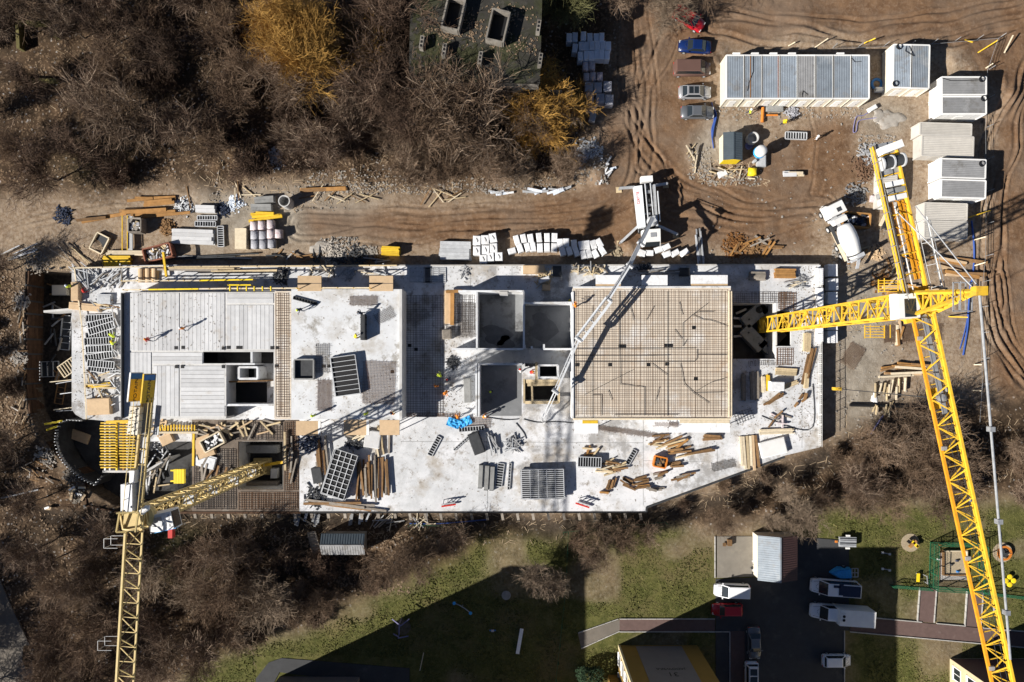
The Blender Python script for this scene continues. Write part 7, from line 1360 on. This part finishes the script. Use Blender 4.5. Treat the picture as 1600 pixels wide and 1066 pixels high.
def label_woods():
    g = {}
    for o, x, y, k, adj in WT:
        nm, lx, ly = min(LMK, key=lambda l: math.hypot(l[1]-x, l[2]-y)); g.setdefault((nm, adj), []).append((math.hypot(lx-x, ly-y), o))
    for (nm, adj), v in g.items():
        v.sort(key=lambda q: q[0])
        for i, (d_, o) in enumerate(v): o['label'] = '%s, %s nearest to %s' % (adj, ORD[min(i,19)], nm)
def wood(poly, n, kinds, lb, group, smin, smax, mind, seed):
    r = random.Random(seed); pts = []; xa = min(p[0] for p in poly); xb = max(p[0] for p in poly); ya = min(p[1] for p in poly); yb = max(p[1] for p in poly); tries = 0
    while len(pts) < n and tries < 4000:
        tries += 1; x, y = r.uniform(xa,xb), r.uniform(ya,yb); c = False
        for i in range(len(poly)):
            x1, y1 = poly[i]; x2, y2 = poly[i-1]
            if (y1 > y) != (y2 > y) and x < (x2-x1)*(y-y1)/(y2-y1)+x1: c = not c
        if c and all(math.hypot(x-a,y-b) > mind for a, b in pts): pts.append((x,y)); kk = r.choice(kinds); WT.append((tree(kk, x, y, r.uniform(smin,smax), lb, group), x, y, kk, {'grey':'grey-brown bare tree','dark':'dark brown bare tree','pale':'pale bare tree','shrub':'low bare shrub'}[kk]))
WOODA = [(-40,-60),(600,-60),(598,110),(600,230),(560,270),(300,265),(150,280),(-40,300)]
wood(WOODA,40,['grey','grey','dark','dark'],'bare grey-brown tree in the dense wood west of the derelict building','bare trees of the western wood',.7,1.15,40,1)
wood(WOODA,18,['shrub'],'bare undergrowth shrub in the western wood','undergrowth shrubs of the western wood',.9,1.6,34,2)
wood([(600,120),(900,180),(890,275),(600,285)],16,['grey','grey','pale'],'bare pale tree between the derelict building and the muddy track','bare trees below the derelict building',.6,.9,36,3)
wood([(600,165),(900,200),(900,275),(600,285)],12,['shrub'],'bare shrub on the bank above the muddy track','shrubs above the track',.8,1.3,30,4)
wood([(-40,400),(22,400),(25,560),(36,700),(100,790),(-40,800)],14,['dark','shrub'],'bare scrub tree on the rim of the western pit','scrub on the pit rim',.45,.8,30,5)
wood([(60,820),(190,815),(190,1080),(110,1080),(75,930)],13,['grey','dark','dark'],'bare tree in the shaded wood west of the pale crane jib','bare trees west of the pale crane',.65,1.0,36,6)
wood([(235,840),(480,850),(480,960),(300,1030),(240,1060)],12,['grey','dark','dark','pale'],'bare tree in the thicket between the pale crane jib and the shed','bare trees east of the pale crane',.6,.95,36,7)
wood([(510,880),(640,840),(760,815),(700,855),(590,920),(480,970)],9,['grey','shrub'],'bare tree on the slope between shed and lawn','bare trees on the lawn slope',.5,.8,34,8)
wood([(240,830),(520,870),(480,960),(300,1020)],14,['shrub'],'bare shrub beneath the trees beside the shed','shrubs beside the shed',.8,1.3,32,9)
wood([(1050,755),(1120,745),(1270,735),(1290,790),(1160,825),(1060,810)],9,['grey','pale','shrub'],'bare pale tree between the diagonal slab edge and the garage','bare trees above the garage',.4,.65,30,10)
wood([(1300,700),(1390,660),(1480,650),(1490,770),(1330,780)],20,['grey','grey','dark','shrub'],'bare tree in the thicket west of the yellow crane jib','bare trees west of the jib',.55,.85,30,11)
wood([(1540,690),(1640,650),(1640,770),(1560,770)],9,['grey','dark','shrub'],'bare tree in the thicket east of the yellow crane jib','bare trees east of the jib',.55,.85,32,12)
wood([(-95,880),(-25,880),(-25,1095),(-95,1095)],6,['grey','dark'],'','bare trees beyond the footpath',.8,1.1,36,14)
wood([(900,830),(1010,825),(1005,860),(910,875)],5,['grey'],'low bare tree at the lawn edge below the slab','bare trees at the lawn edge',.45,.6,30,13)
for x, y in ((622,190),(640,60),(628,20),(650,110),(660,198),(700,200),(735,204),(612,150),(606,110),(640,182),(720,190)): kk = tr_.choice(['grey','dark','dark']); WT.append((tree(kk,x,y,tr_.uniform(1.15,1.6),'','trees along the derelict wall'),x,y,kk,'tall grey-brown tree' if kk == 'grey' else 'tall dark brown tree'))
label_woods()
for a in (('gold',500,100,1.4,'large golden-twigged willow in the middle of the bare wood','',0),('gold',585,95,.9,'smaller golden-twigged willow beside the large one','',0),('gold',850,180,1.5,'bright orange-twigged shrub at the corner of the derelict building','',1),('green',880,20,1.05,'greenish bare tree reaching over the shaded pallets','',0),('grey',965,12,.8,'brown bare tree at the top of the muddy track','',1),('pale',1035,40,.85,'leaning pale tree whose branches cross the red car','',0),('grey',1060,0,.9,'bare tree behind the red car','',2),('pale',838,890,.75,'pale bare tree on the sunny lawn corner by the green fence','',1),('pale',868,905,.6,'smaller pale bare tree beside the green lawn fence','',2),('pale',440,920,1.05,'pale many-limbed tree standing out in the thicket','',0),('grey',1330,770,.7,'bare tree over the upper corner of the yard','',3),('pale',770,935,.6,'thin pale tree in the block shade','',1),('pale',660,240,.85,'pale forked tree leaning over the muddy track','',2),('pale',812,275,.7,'pale fallen-looking tree beside the orange shrub','',1),('pale',1235,800,.75,'broad pale tree hanging over the garage','',0)):
    if a[0] == 'pale' and a[1] == 770: continue
    tree(a[0],a[1],a[2],a[3],a[4],None,a[6])
# one dark evergreen shrub beside the address block, dry grass tufts by the fence
mb = MB(); r = random.Random(3)
for _ in range(2600):
    a, b = r.uniform(0,6.3), math.acos(r.uniform(-1,1)); q = 1.9*r.uniform(.5,1)**.6*(1+.2*math.sin(3*a)); c = Vector((q*math.sin(b)*math.cos(a),q*math.sin(b)*math.sin(a),1.6+q*math.cos(b)*.8)); u = Vector((r.uniform(-1,1),r.uniform(-1,1),r.uniform(-1,1))).normalized()*.12; v = u.orthogonal().normalized()*.07
    mb.add([c-u,c+v,c+u,c-v],[(0,1,2,3)])
t = thing('evergreen_bush','dark evergreen bush in the shaded corner beside the address block','bush',P(920,1052)); MB().tube((0,0,0),(0,0,1.2),.1,7).build('trunk','bark',t); mb.build('foliage','evergreen',t)
